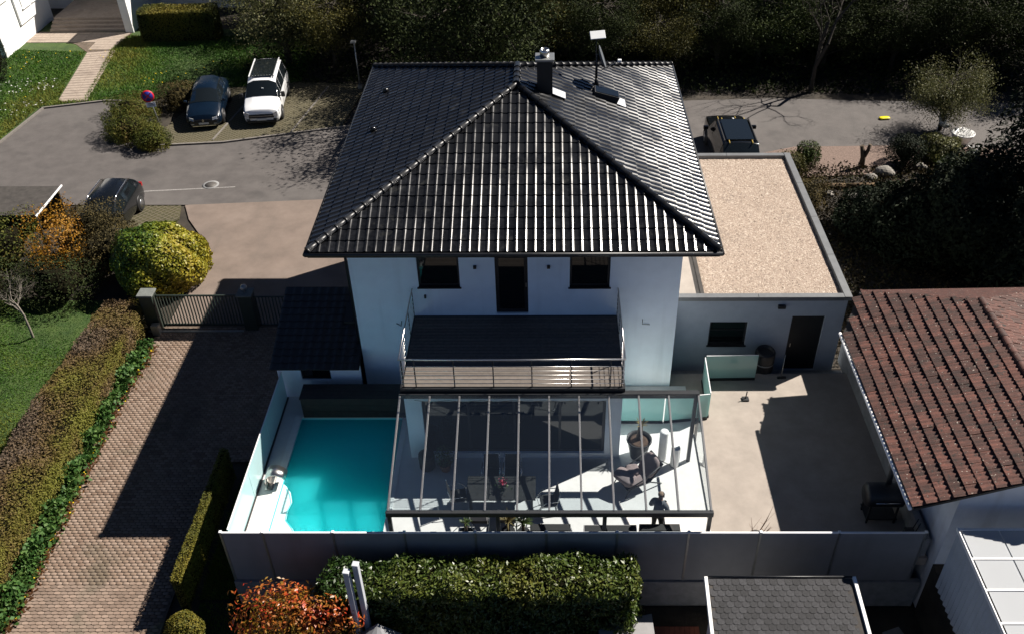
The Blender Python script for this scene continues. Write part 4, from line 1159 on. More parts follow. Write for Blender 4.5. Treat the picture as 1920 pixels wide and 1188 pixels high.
# shingles: courses of narrow tabs with clipped corners
sgme = bpy.data.meshes.new('shingle')
sgme.from_pydata([(0.004, 0, .014), (.196, 0, .014), (.196, .18, .0), (.004, .18, .0), (.045, -.035, .015), (.155, -.035, .015), (.004, 0, .004), (.196, 0, .004), (.155, -.035, .004), (.045, -.035, .004)],
    [], [(0, 1, 2, 3), (4, 5, 1, 0), (9, 8, 5, 4), (6, 9, 4, 0), (8, 7, 1, 5)]); sgme.materials.append(M['shingle'])
cnt = 0; gg = org_of(prf)
for r in range(26):
    s = sl - .15 - r * .15
    for c_ in range(20):
        u = 4.22 + c_ * .2 - (r % 2) * .1
        if cnt >= 300 or s < 0 or u < 4.19 or u + .2 > 8.0: continue
        o = link(bpy.data.objects.new('shingle', sgme), prf)
        o.matrix_local = Matrix.Translation((u - gg.x, RY0 + s * math.cos(sa) - gg.y, RZ0 + s * math.sin(sa) + .002 - gg.z)) @ Matrix.Rotation(sa + random.uniform(-.012, .016), 4, 'X') @ Matrix.Rotation(random.uniform(-.02, .02), 4, 'Z')
        cnt += 1
for x0_, x1_ in ((4.15, 4.15), (8.05, 8.30)):
    MB().bar((x0_, RY1 + .03, RZ1 - .0), (x1_, RY0, RZ0 - .0), .085, .15).build('barge_board', M['white_board'], ph)
MB().tube([(4.2, RY1 + .03, RZ1 + .03), (8.0, RY1 + .03, RZ1 + .03)], .03, 6).build('ridge_strip', M['anthracite'], ph)

struct('raised_bed', MB().box(10.75, 17.0, 7.5, 16.29, -2.1, .17), M['soil'])
lt = wthing('polycarbonate_leanto', 'white lean-to with corrugated side and translucent panelled roof', 'lean-to', (13, 12, .2))
LX0, LX1, LY0, LY1, LZ = 10.56, 16.5, 8.0, 15.56, 2.60
cv = []; nc = 78
for i in range(nc + 1):
    y = LY1 - .02 - (LY1 - LY0) * i / nc
    x = LX0 + (.05 if i % 2 else -.0)
    top = LZ + .02 if y < LY1 - .01 else LZ
    cv += [(x, y, .18), (x, y, LZ - .06)]
MB().add(cv, [(2 * i, 2 * i + 1, 2 * i + 3, 2 * i + 2) for i in range(nc)]).build('corrugated_wall', M['corrugated'], lt)
for i in range(9):
    y = LY1 - .05 - i * .92
    MB().box(LX0 - .03, LX1, y - .025, y + .025, LZ - .03, LZ + .03).build('rafter', M['white_metal'], lt)
    for j in range(6):
        xa = LX0 + .02 + j * .98
        MB().box(xa + .02, xa + .96, y - .90, y - .03, LZ - .006, LZ + .004).build('roof_pane', M['polycarb'], lt)
for j in range(1, 6): MB().box(LX0 + .02 + j * .98 - .02, LX0 + .02 + j * .98 + .02, LY0, LY1, LZ - .06, LZ - .032).build('purlin', M['white_metal'], lt)
MB().box(LX0 - .06, LX0 - .031, LY0, LY1, LZ - .07, LZ + .05).build('side_rail', M['white_metal'], lt)

dk = MB().box(3.05, 4.35, 13.4, 15.72, -2.1, -1.98).build('garden_deck', M['wood_dark']); dk['kind'] = 'structure'
for i in range(9):
    MB().hexa([(3.06 + i * .143, 13.42, -1.98), (3.06 + i * .143 + .133, 13.42, -1.98), (3.06 + i * .143 + .133, 15.70, -1.98), (3.06 + i * .143, 15.70, -1.98),
               (3.06 + i * .143, 13.42, -1.945), (3.06 + i * .143 + .133, 13.42, -1.945), (3.06 + i * .143 + .133, 15.70, -1.945), (3.06 + i * .143, 15.70, -1.945)]).build('deck_board', M['deck_red'], dk)
M['grey_top'] = mat('grey_sheet', (0.24, 0.235, 0.24), 0.7, var=.08, scale=5, bump=.1)
tb = wthing('garden_table', 'grey rectangular garden table beside the red deck', 'table', (2.1, 14.8, -2))
MB().hexa([(1.36, 14.2, -1.24), (2.98, 14.2, -1.24), (2.92, 15.62, -1.24), (1.40, 15.25, -1.24), (1.36, 14.2, -1.2), (2.98, 14.2, -1.2), (2.92, 15.62, -1.2), (1.40, 15.25, -1.2)]).build('tabletop', M['grey_top'], tb)
for x, y in ((1.5, 14.3), (2.85, 14.3), (2.8, 15.4), (1.5, 15.1)): MB().box(x - .03, x + .03, y - .03, y + .03, -2.02, -1.242).build('leg', M['anthracite'], tb)
M['canvas'] = mat('grey_canvas', (0.22, 0.225, 0.235), 0.85, var=.08, scale=6)
pr = wthing('parasol', 'grey canvas parasol tip at the lower picture edge', 'parasol', (-4.6, 14.3, -2))
apx_ = Vector((-4.62, 14.62, -.20)); rim = [Vector((-4.62 + 1.0 * math.cos(t), 14.3 - .2 + .9 * math.sin(t), -.95)) for t in np.linspace(0, 2 * math.pi, 9)[:-1]]
MB().add([apx_] + rim, [(0, i + 1, (i + 1) % 8 + 1) for i in range(8)]).build('canopy', M['canvas'], pr)
MB().tube([(-4.62, 14.35, -2.02), (-4.62, 14.55, -.28)], .03, 8).build('pole', M['anthracite'], pr)
# pair of pale posts in front of the hedge
M['pale_post'] = mat('pale_post', (0.46, 0.48, 0.52), 0.6, var=.05, scale=6)
for lab, x, y, zt in (('taller pale square post in front of the laurel hedge, right of a pair', -4.97, 14.86, 2.02), ('shorter pale square post in front of the laurel hedge, left of a pair', -5.20, 14.72, 1.90)):
    o = MB().box(-.075, .075, -.07, .07, 0, zt + 2.02).box(-.088, .088, -.083, .083, zt + 2.021, zt + 2.06).build('post', M['pale_post'], loc=(x, y, -2.02), rz=R(-8), bevel=.01)
    tag(o, lab, 'post', 'pair of pale posts by the hedge')
o = MB().box(-.28, .28, -.3, .3, 0, .05).build('paving_slab', M['concrete_grey'], loc=(9.95, 15.35, -2.015), rz=R(20), bevel=.01)
tag(o, 'single square grey paving slab on the dark gravel beside the corrugated wall', 'paving slab')
# ================================================================== PATIO FURNITURE
M['table_top'] = mat('dark_stone_top', (0.030, 0.029, 0.028), 0.35, var=0.2, scale=7)
M['chrome'] = mat('chrome', (0.70, 0.70, 0.70), 0.15, metal=1.0)
M['black_mesh'] = mat('black_mesh', (0.012, 0.012, 0.013), 0.7, var=.2, scale=20)
M['cushion'] = mat('pale_cushion', (0.48, 0.44, 0.43), 0.9, var=.08, scale=8, bump=.2, bscale=60)
M['mauve'] = mat('mauve_cushion', (0.22, 0.170, 0.165), 0.9, var=.12, scale=6, bump=.3, bscale=40)
M['pot_black'] = mat('black_pot', (0.018, 0.018, 0.019), 0.5, var=.2, scale=6)
M['bark'] = mat('bark', (0.085, 0.062, 0.042), 0.95, var=.4, scale=9, bump=.8, bscale=30)
M['pot_soil'] = mat('potting_soil', (0.075, 0.045, 0.030), 0.98, var=.5, scale=30, bump=1.0, bscale=60)
M['terracotta'] = mat('terracotta', (0.22, 0.095, 0.055), 0.85, var=.2, scale=6)
M['lamp_white'] = mat('white_lamp_cover', (0.82, 0.82, 0.80), 0.45, var=.03, scale=4)
M['pink'] = face_mat('pink_petal', [(0.55, 0.02, 0.07), (0.75, 0.05, 0.13), (0.85, 0.22, 0.28)], 0.6, .3)
LEAF = {}
def leafmat(key, cols, rough=.5, spec=.4, trans=.22, noise=.25, nscale=.8):
    LEAF[key] = face_mat('leaf_' + key, cols, rough, spec, trans, noise, 0.0, nscale); return LEAF[key]
leafmat('pot', [(0.02, 0.045, 0.010), (0.06, 0.10, 0.025), (0.10, 0.12, 0.03)])

dt = wthing('dining_table', 'dark extending dining table under the patio roof', 'table', (-1.4, 18.6, 0))
for a, b in ((-2.42, -1.78), (-1.76, -1.02), (-1.00, -.38)):
    MB().box(a, b, 18.12, 19.06, .715, .755).build('top_panel', M['table_top'], dt, bevel=.006)
MB().box(-2.3, -.5, 18.22, 18.96, .64, .714).build('apron', M['anthracite'], dt)
for x, y in ((-2.3, 18.24), (-.5, 18.24), (-2.3, 18.94), (-.5, 18.94)): MB().box(x - .04, x + .04, y - .04, y + .04, 0, .639).build('leg', M['anthracite'], dt)
fp = wthing('flower_pot', 'pink flowering plant in a small pot on the dining table', 'plant', (-1.35, 18.55, .756))
MB().lathe([(.06, .756), (.09, .86), (.095, .87), (.08, .87)], (-1.35, 18.55, 0), 12).build('pot', M['zinc'], fp)
n = 90; P = np.stack([-1.35 + RNG.normal(0, .05, n), 18.55 + RNG.normal(0, .05, n), RNG.uniform(.90, 1.16, n)], 1)
leaf_cloud('flowers', P, None, .055, M['pink'], fp, .8)
n = 70; P = np.stack([-1.35 + RNG.normal(0, .09, n), 18.55 + RNG.normal(0, .09, n), RNG.uniform(.86, .98, n)], 1)
leaf_cloud('leaves', P, None, .09, LEAF['pot'], fp, .5)

def dining_chair(name, label, loc, rz, pad=None):
    t = thing(name, label, 'chair', loc, rz, 'dining chairs round the patio table')
    MB().box(-.23, .23, -.22, .23, .43, .465).build('seat', M['black_mesh'], t, bevel=.015)
    b = MB()
    b.hexa([(-.23, -.235, .46), (.23, -.235, .46), (.23, -.215, .46), (-.23, -.215, .46), (-.22, -.33, .95), (.22, -.33, .95), (.22, -.31, .95), (-.22, -.31, .95)])
    b.build('backrest', M['black_mesh'], t)
    for s in (-1, 1):
        MB().tube([(s * .25, -.33, .97), (s * .25, -.23, .45), (s * .25, .26, .44), (s * .25, .30, .38), (s * .25, .24, .03), (s * .25, -.26, .015)], .014, 6).build('frame', M['chrome'], t)
        MB().tube([(s * .27, -.26, .66), (s * .29, .10, .67), (s * .25, .27, .45)], .014, 6).build('armrest', M['chrome'], t)
    MB().tube([(-.25, -.26, .016), (.25, -.26, .016)], .014, 6).build('crossbar', M['chrome'], t)
    if pad: MB().box(-.24, .24, -.37, -.26, .72, .99).build('head_cushion', pad, t, bevel=.03, seg=2)
    return t
dining_chair('dining_chair', 'dark mesh dining chair at the left end of the patio table', (-2.68, 18.55, 0), R(-78))
dining_chair('dining_chair', 'dark mesh dining chair at the right end of the patio table', (-.02, 18.35, 0), R(98))
dining_chair('dining_chair', 'dark chair behind the table, nearer the pool', (-1.75, 19.45, 0), R(180))
dining_chair('dining_chair', 'dark chair behind the table, further from the pool', (-1.10, 19.45, 0), R(180))
dining_chair('dining_chair', 'chair with white head cushion in front of the table', (-2.0, 17.72, 0), R(0), M['cushion'])
M['cushion_m'] = mat('mauve_pale_cushion', (0.34, 0.28, 0.29), 0.9, var=.08, scale=8)
dining_chair('dining_chair', 'chair with mauve head cushion in front of the table', (-1.18, 17.74, 0), R(0), M['cushion_m'])

# black bin-like heater and potted bush by the left pillar
bb = wthing('black_barrel', 'black round barrel beside the left bay pillar', 'barrel', (-3.80, 20.1, 0))
MB().lathe([(.20, 0), (.25, .08), (.26, .5), (.22, .56)], (-3.80, 20.10, 0), 16).build('body', M['pot_black'], bb)
MB().lathe([(.24, .565), (.25, .60), (.15, .64), (.03, .65)], (-3.80, 20.10, 0), 16).build('lid', M['pot_black'], bb)
pb = wthing('potted_bush', 'small round bush in a terracotta pot by the bay window', 'plant', (-3.22, 20.0, 0))
MB().lathe([(.13, 0), (.19, .28), (.205, .30), (.18, .30), (.17, .27)], (-3.22, 20.0, 0), 14).build('pot', M['terracotta'], pb)
MB().tube([(-3.22, 20.0, .2), (-3.2, 20.0, .55)], .02, 6).build('stem', M['bark'], pb)
n = 700; D = RNG.normal(size=(n, 3)); D /= np.linalg.norm(D, axis=1)[:, None]
P = np.array([-3.22, 20.0, .62]) + D * (.34 * RNG.random(n)[:, None] ** .4)
leaf_cloud('foliage', P, D, .06, LEAF['pot'], pb, .45)

# big planter with a stubby palm
pl = wthing('palm_planter', 'large black planter with a cut palm trunk next to the right bay pillar', 'planter', (2.85, 20.6, 0))
MB().lathe([(.24, 0), (.31, .35), (.37, .70), (.405, .72), (.405, .76), (.36, .76), (.355, .66)], (2.85, 20.6, 0), 24).build('pot', M['pot_black'], pl)
MB().lathe([(.355, .665), (.2, .68), (.02, .69)], (2.85, 20.6, 0), 24).build('soil', M['pot_soil'], pl)
MB().tube([(2.84, 20.68, .66), (2.86, 20.70, .9), (2.88, 20.72, 1.25)], [.10, .085, .07], 10).build('trunk', M['bark'], pl)
tu = MB()
for k in range(16):
    t = k * .8; a = Vector((2.88, 20.72, 1.22)); L = random.uniform(.18, .36)
    d = Vector((math.cos(t), math.sin(t), random.uniform(.5, 1.6))).normalized(); sd = d.cross(Vector((0, 0, 1))).normalized() * .02
    tu.add([a - sd, a + sd, a + d * L * .7 + sd * .8, a + d * L, a + d * L * .7 - sd * .8], [(0, 1, 2, 3, 4)])
M['palm'] = mat('dry_palm_leaf', (0.17, 0.13, 0.045), 0.7, var=.3, scale=6)
tu.build('leaf_tuft', M['palm'], pl)

# two cylinder lamps
for lab, x, y, h in (('taller white cylinder floor lamp beside the palm planter', 3.60, 20.48, 1.22), ('shorter white cylinder floor lamp in front of the taller one', 3.96, 20.20, .80)):
    cl = wthing('cylinder_lamp', lab, 'lamp', (x, y, 0), 'white cylinder floor lamps')
    MB().lathe([(.13, 0), (.13, .03)], (x, y, 0), 18).build('base', M['zinc'], cl)
    MB().lathe([(.135, .031), (.14, .06), (.14, h - .05), (.125, h - .01), (.05, h)], (x, y, 0), 20).build('shade', M['lamp_white'], cl)
    MB().tube([(x - .13, y, .02), (x - .35, y + .15, .012), (x - .5, y + .35, .012)], .008, 5).build('cable', M['anthracite'], cl)

# lounge chair with thick mauve cushions
lc = thing('lounge_chair', 'low black-framed lounge chair with crumpled mauve cushions', 'lounge chair', (2.72, 19.40, 0), R(28))
for s in (-1, 1):
    MB().tube([(-.62, s * .34, .03), (-.45, s * .34, .34), (.25, s * .34, .30), (.68, s * .34, .03)], .02, 6).build('frame', M['pot_black'], lc)
    MB().tube([(-.55, s * .36, .40), (.0, s * .38, .58), (.55, s * .36, .86)], .022, 6).build('armrest', M['pot_black'], lc)
MB().hexa([(-.55, -.33, .30), (.25, -.33, .26), (.25, .33, .26), (-.55, .33, .30), (-.55, -.33, .33), (.25, -.33, .29), (.25, .33, .29), (-.55, .33, .33)]).build('seat', M['black_mesh'], lc)
MB().hexa([(.22, -.33, .26), (.25, -.33, .24), (.25, .33, .24), (.22, .33, .26), (.66, -.33, .88), (.70, -.33, .86), (.70, .33, .86), (.66, .33, .88)]).build('backrest', M['black_mesh'], lc)
def pillow(name, c, sx, sy, sz, rot, m, parent, seed):
    n = 12; bm = bmesh.new(); bmesh.ops.create_uvsphere(bm, u_segments=20, v_segments=12, radius=1)
    rr = np.random.default_rng(seed)
    f = rr.uniform(3, 7, 6); ph = rr.uniform(0, 6, 6)
    for v in bm.verts:
        p = v.co.copy()
        q = Vector([math.copysign(abs(p[k]) ** .55, p[k]) for k in range(3)])
        wv_ = 1 + .10 * math.sin(f[0] * p.x * 2 + ph[0]) * math.sin(f[1] * p.y + ph[1]) + .06 * math.sin(f[2] * p.y * 2 + ph[2])
        v.co = Vector((q.x * sx, q.y * sy, q.z * sz * wv_))
    bmesh.ops.rotate(bm, verts=bm.verts, cent=(0, 0, 0), matrix=Matrix.Rotation(rot[1], 3, 'Y') @ Matrix.Rotation(rot[0], 3, 'X') @ Matrix.Rotation(rot[2], 3, 'Z'))
    bmesh.ops.translate(bm, verts=bm.verts, vec=c)
    me = bpy.data.meshes.new(name); bm.to_mesh(me); bm.free()
    me.polygons.foreach_set('use_smooth', [True] * len(me.polygons)); me.materials.append(m)
    return link(bpy.data.objects.new(name, me), parent)
pillow('seat_cushion', (-.16, 0, .40), .42, .33, .09, (0, R(3), 0), M['mauve'], lc, 1)
pillow('back_cushion', (.40, .0, .66), .36, .33, .09, (0, R(-56), 0), M['mauve'], lc, 2)
pillow('blanket', (-.42, .05, .52), .26, .34, .10, (R(6), R(8), R(25)), M['mauve'], lc, 3)
pillow('blanket', (-.10, .16, .54), .22, .2, .09, (R(-8), R(-6), R(60)), M['mauve'], lc, 4)

# shrubs and troughs just behind the fence
for (lab, x, nm) in (('dark planter trough behind the fence left of the white one', .05, 'pot_black'), ('dark planter trough behind the fence right of the white one', 3.15, 'pot_black'), ('pale planter trough in the middle behind the fence', 1.75, 'cushion')):
    wdt = 1.15 if nm == 'pot_black' else 1.5
    tr = wthing('planter_trough', lab, 'planter', (x, 17.05, 0), 'planter troughs along the fence')
    zt = .80 if nm == 'pot_black' else .76
    MB().box(x - wdt / 2, x + wdt / 2, 16.92, 17.2, 0, zt).build('box', M[nm], tr, bevel=.01)
    MB().box(x - wdt / 2 + .03, x + wdt / 2 - .03, 16.95, 17.17, zt + .001, zt + .012).build('soil', M['black_mesh'], tr)
M['yucca'] = face_mat('yucca_leaf', [(0.07, 0.10, 0.03), (0.16, 0.18, 0.06), (0.28, 0.27, 0.10)], .5, .4, .2)
def yucca(lab, x, y, z, n, L, seed):
    t = wthing('yucca', lab, 'plant', (x, y, z - .4), 'yucca plants along the fence')
    rr = random.Random(seed); V = []; F = []; rn = []
    for k in range(n):
        a = rr.uniform(0, 6.28); el = rr.uniform(.15, 1.3); l = L * rr.uniform(.6, 1)
        d = Vector((math.cos(a) * math.cos(el), math.sin(a) * math.cos(el), math.sin(el))); sd = d.cross(Vector((0, 0, 1))).normalized() * .016
        b = Vector((x, y, z)); m_ = b + d * l * .6; e = b + d * l - Vector((0, 0, .06 * rr.random()))
        o = len(V); V += [b - sd, b + sd, m_ + sd, m_ - sd, e]; F += [(o, o + 1, o + 2, o + 3), (o + 3, o + 2, o + 4, o + 4)]
    mb = MB(); mb.v = [tuple(v) for v in V]; mb.f = [tuple(dict.fromkeys(f)) for f in F]; mb.m = [0] * len(F); mb.sm = [False] * len(F)
    mb.build('leaves', M['palm'] if seed % 2 else M['yucca'], t)
    MB().tube([(x, y, z - .4), (x, y, z + .02)], .05, 7).build('stem', M['bark'], t)
    MB().lathe([(.14, z - .95), (.2, z - .45), (.2, z - .40)], (x, y, 0), 12).build('pot', M['pot_black'], t)
yucca('pale yellowish yucca behind the fence, left of the greener one', -1.15, 17.15, .95, 46, .45, 1)
yucca('green spiky yucca behind the fence beside the pale one', -.72, 17.1, .95, 50, .40, 2)
yucca('small green plant tuft behind the fence nearest the pool', -2.35, 17.1, .95, 26, .25, 4)
# bare twiggy shrub on the court
tw = wthing('bare_shrub', 'leafless twiggy shrub behind the fence on the beige court', 'shrub', (5.95, 17.2, 0))
mb = MB()
rr = random.Random(5)
for k in range(9):
    a = rr.uniform(0, 6.28); l = rr.uniform(.5, 1.25); sp_ = rr.uniform(.25, .9)
    p0 = Vector((5.95, 17.15, .3)); p1 = p0 + Vector((math.cos(a) * sp_ * .4, math.sin(a) * sp_ * .4, l * .55)); p2 = p1 + Vector((math.cos(a) * sp_ * .25, math.sin(a) * sp_ * .2, l * .6))
    mb.tube([p0, p1, p2], [.012, .009, .003], 5)
    p3 = p1 + Vector((rr.uniform(-.25, .25), rr.uniform(-.2, .2), l * .4)); mb.tube([p1, p3], [.006, .002], 4)
M['twig'] = mat('twig', (0.22, 0.13, 0.085), .9, var=.2, scale=8)
mb.build('branches', M['twig'], tw)
MB().lathe([(.16, 0), (.22, .34), (.2, .36)], (5.95, 17.15, 0), 12).build('pot', M['pot_black'], tw)

# barrel smoker with chimney, bottle crate, bin by the garage door
sm_ = wthing('barrel_smoker', 'dark barrel smoker grill with chimney pipe below the red roof', 'grill', (9.75, 18.1, 0))
bar = MB().lathe([(.02, -.56), (.30, -.55), (.36, -.48), (.37, .48), (.30, .55), (.02, .56)], (0, 0, 0), 20, axis='x').xform(Matrix.Translation((9.75, 18.15, .95)))
bar.build('barrel', M['pot_black'], sm_)
MB().tube([(9.85, 18.3, 1.25), (9.85, 18.32, 1.95)], .075, 12).build('chimney', M['pot_black'], sm_)
MB().lathe([(.15, 1.96), (.15, 2.16), (.14, 2.17)], (9.85, 18.32, 0), 16).build('rain_cap', M['zinc'], sm_)
MB().tube([(9.4, 17.76, 1.0), (10.1, 17.76, 1.0)], .015, 6).build('handle', M['chrome'], sm_)
for x in (9.35, 10.15):
    for y in (17.9, 18.4): MB().bar((x, y, 0), (x, y, .75), .05, .05).build('leg', M['pot_black'], sm_)
MB().box(9.3, 10.2, 17.85, 18.45, .18, .21).build('shelf', M['pot_black'], sm_)
bn = wthing('rain_barrel', 'dark upright barrel beside the garage door', 'barrel', (7.6, 24.7, -.45))
MB().lathe([(.30, -.45), (.35, .1), (.35, .72), (.32, .80), (.28, .80), (.27, .7)], (7.6, 24.85, 0), 18).build('body', M['pot_black'], bn)
MB().lathe([(.36, .30), (.36, .35)], (7.6, 24.85, 0), 18).build('hoop', M['zinc'], bn)
br = wthing('garden_broom', 'thin broom leaning by the barrel at the garage', 'broom', (8.25, 24.4, 0))
MB().tube([(8.12, 24.3, .02), (8.2, 24.5, .9)], .014, 6).build('stick', M['zinc'], br)
MB().box(8.0, 8.3, 24.26, 24.34, .0, .06).build('head', M['anthracite'], br)
ub = wthing('umbrella_stand', 'small dark umbrella stand on the court near the glass barrier', 'umbrella stand', (6.7, 23.2, 0))
MB().box(6.6, 6.82, 23.12, 23.32, 0, .05).build('plate', M['anthracite'], ub)
MB().tube([(6.71, 23.22, .05), (6.74, 23.26, .32)], .02, 6).build('tube', M['anthracite'], ub)
br2 = wthing('leaning_tools', 'dark garden tools leaning at the outbuilding corner behind the fence', 'tools', (10.35, 17.0, 0))
MB().tube([(10.2, 16.95, .02), (10.42, 17.0, 1.05)], .015, 6).tube([(10.1, 17.0, .02), (10.44, 17.2, 1.0)], .015, 6).build('sticks', M['anthracite'], br2)
MB().box(10.16, 10.42, 17.15, 17.3, .02, .55).build('can', M['pot_black'], br2, bevel=.02)
mat_ = MB().box(1.0, 1.9, 19.95, 20.45, .002, .02).build('door_mat', M['zinc'])
tag(mat_, 'flat grey mat on the terrace below the bay window', 'mat')

# ================================================================== PERSON
def person(loc, rz):
    t = thing('person', 'person in dark grey hooded jacket and black trousers standing under the patio roof', 'person', loc, rz)
    J = {}
    pts = [('pel', (0, 0, .93), .145), ('wst', (0, .0, 1.08), .140), ('chs', (0, .02, 1.30), .165), ('shd', (0, .03, 1.43), .12), ('nck', (0, .05, 1.50), .060), ('hd0', (0, .075, 1.58), .082), ('hd1', (0, .09, 1.655), .098), ('hd2', (0, .085, 1.725), .072),
        ('hpL', (-.10, 0, .87), .105), ('knL', (-.12, .03, .48), .070), ('anL', (-.13, -.01, .09), .050), ('toL', (-.15, .15, .045), .042),
        ('hpR', (.10, 0, .87), .105), ('knR', (.13, .02, .48), .070), ('anR', (.15, -.03, .09), .050), ('toR', (.18, .13, .045), .042),
        ('shL', (-.19, .02, 1.40), .080), ('elL', (-.29, .02, 1.12), .062), ('wrL', (-.14, .24, 1.08), .040), ('haL', (-.08, .30, 1.09), .038),
        ('shR', (.19, .02, 1.40), .080), ('elR', (.29, .04, 1.13), .062), ('wrR', (.15, .26, 1.10), .040), ('haR', (.07, .32, 1.10), .038)]
    ed = [('pel', 'wst'), ('wst', 'chs'), ('chs', 'shd'), ('shd', 'nck'), ('nck', 'hd0'), ('hd0', 'hd1'), ('hd1', 'hd2'), ('pel', 'hpL'), ('hpL', 'knL'), ('knL', 'anL'), ('anL', 'toL'), ('pel', 'hpR'), ('hpR', 'knR'), ('knR', 'anR'), ('anR', 'toR'),
        ('shd', 'shL'), ('shL', 'elL'), ('elL', 'wrL'), ('wrL', 'haL'), ('shd', 'shR'), ('shR', 'elR'), ('elR', 'wrR'), ('wrR', 'haR')]
    # fingers: short chains rooted in the palm
    for s, sd in (('L', -1), ('R', 1)):
        h = Vector(dict((a, b) for a, b, c in pts)['ha' + s])
        for k in range(4):
            b1 = h + Vector((-sd * (.018 + .004 * k), .030 + .006 * (k % 2), .030 - .020 * k)); b2 = b1 + Vector((-sd * .035, .008, -.004))
            pts += [(f'f{s}{k}a', tuple(b1), .0095), (f'f{s}{k}b', tuple(b2), .008)]; ed += [('ha' + s, f'f{s}{k}a'), (f'f{s}{k}a', f'f{s}{k}b')]
        b1 = h + Vector((-sd * .005, .005, .045)); pts += [(f'th{s}', tuple(b1), .0105), (f'ti{s}', tuple(b1 + Vector((-sd * .025, .02, .015))), .009)]
        ed += [('ha' + s, f'th{s}'), (f'th{s}', f'ti{s}')]
    ix = {a: i for i, (a, b, c) in enumerate(pts)}
    me = bpy.data.meshes.new('skel'); me.from_pydata([b for a, b, c in pts], [(ix[a], ix[b]) for a, b in ed], [])
    o = bpy.data.objects.new('skel', me); COL.objects.link(o)
    md = o.modifiers.new('skin', 'SKIN'); md.use_smooth_shade = True
    for i, (a, b, c) in enumerate(pts):
        sv_ = me.skin_vertices[0].data[i]
        fl = {'wst': (1.15, .85), 'chs': (1.12, .80), 'pel': (1.12, .85), 'hd1': (.86, 1.0), 'hd0': (.86, 1.0)}.get(a, (1, 1))
        sv_.radius = (c * fl[0], c * fl[1]); sv_.use_root = (a == 'pel')
    o.modifiers.new('sub', 'SUBSURF').levels = 2
    dg = bpy.context.evaluated_depsgraph_get()
    bm_ = bpy.data.meshes.new_from_object(o.evaluated_get(dg))
    bpy.data.objects.remove(o)
    skin = mat('skin', (0.42, 0.235, 0.165), .55, var=.06, scale=10)
    jack = mat('grey_jacket', (0.105, 0.105, 0.115), .9, var=.2, scale=9, bump=.3, bscale=40)
    trou = mat('black_trousers', (0.014, 0.014, 0.016), .9, var=.2, scale=9)
    shoe = mat('shoe', (0.02, 0.02, 0.02), .6)
    bm_.materials.clear()
    for m_ in (jack, skin, trou, shoe): bm_.materials.append(m_)
    for p in bm_.polygons:
        c = p.center
        if c.z > 1.505: mi = 1
        elif c.z < .10: mi = 3
        elif c.z < .90 and abs(c.y) < .22: mi = 2
        elif c.y > .245: mi = 1
        else: mi = 0
        p.material_index = mi; p.use_smooth = True
    link(bpy.data.objects.new('body', bm_), t)
    hood = MB()
    for k in range(1): hood.lathe([(.07, .0), (.125, -.02), (.14, -.07), (.11, -.11), (.07, -.10)], (0, -.035, 1.52), 16)
    hood.build('hood', jack, t)
    hr = MB().lathe([(.096, .0), (.094, .035), (.070, .075), (.01, .092)], (0, .075, 1.668), 14)
    hr.build('hair', mat('short_fair_hair', (0.30, 0.19, 0.12), .8, var=.15, scale=40), t)
    face = MB()
    for s in (-1, 1):
        face.lathe([(.002, -.008), (.011, 0), (.002, .008)], (s * .034, .172, 1.655), 8, axis='y')
    face.build('eyes', mat('eye_dark', (.02, .015, .012), .3), t)
    MB().add([(-.014, .172, 1.60), (.014, .172, 1.60), (0, .205, 1.608), (0, .178, 1.655)], [(0, 1, 2), (1, 3, 2), (3, 0, 2)]).build('nose', skin, t)
    MB().box(-.026, .026, .158, .168, 1.572, 1.579).build('mouth', mat('lips', (.28, .10, .08), .5), t)
    for s in (-1, 1): MB().lathe([(.004, -.01), (.028, 0), (.02, .012), (.004, .012)], (s * .088, .075, 1.64), 10, axis='x').build('ear', skin, t)
    return t
person((3.13, 17.45, 0), R(-35))
ph_ = MB().box(-.036, .036, -.006, .006, -.07, .07).build('phone', M['anthracite'], loc=(3.35, 17.72, 1.12), rz=R(-35))
tag(ph_, 'small dark phone held in the hands of the standing person', 'phone')
# ================================================================== VEHICLES
M['paint_white'] = mat('white_car_paint', (0.78, 0.79, 0.80), 0.25, var=.02, scale=2, coat=.6)
M['paint_blue'] = mat('dark_blue_car_paint', (0.003, 0.009, 0.020), 0.25, var=.1, scale=2, coat=.4, spec=.35)
M['paint_black'] = mat('black_car_paint', (0.004, 0.005, 0.006), 0.22, var=.1, scale=2, coat=.4, spec=.35)
M['car_glass'] = mat('car_glass', (0.008, 0.011, 0.013), 0.05, spec=.6)
M['tyre'] = mat('tyre', (0.012, 0.012, 0.012), 0.85, var=.2, scale=10)
M['rim'] = mat('alloy_rim', (0.35, 0.35, 0.36), 0.3, metal=.9)
M['black_plastic'] = mat('black_plastic', (0.012, 0.012, 0.013), 0.55, var=.15, scale=12)
M['headlamp'] = mat('headlamp_glass', (0.42, 0.44, 0.46), 0.08, metal=.4)
M['tail_red'] = mat('tail_lamp', (0.25, 0.01, 0.01), 0.2)
M['plate'] = mat('number_plate', (0.62, 0.63, 0.63), 0.5)

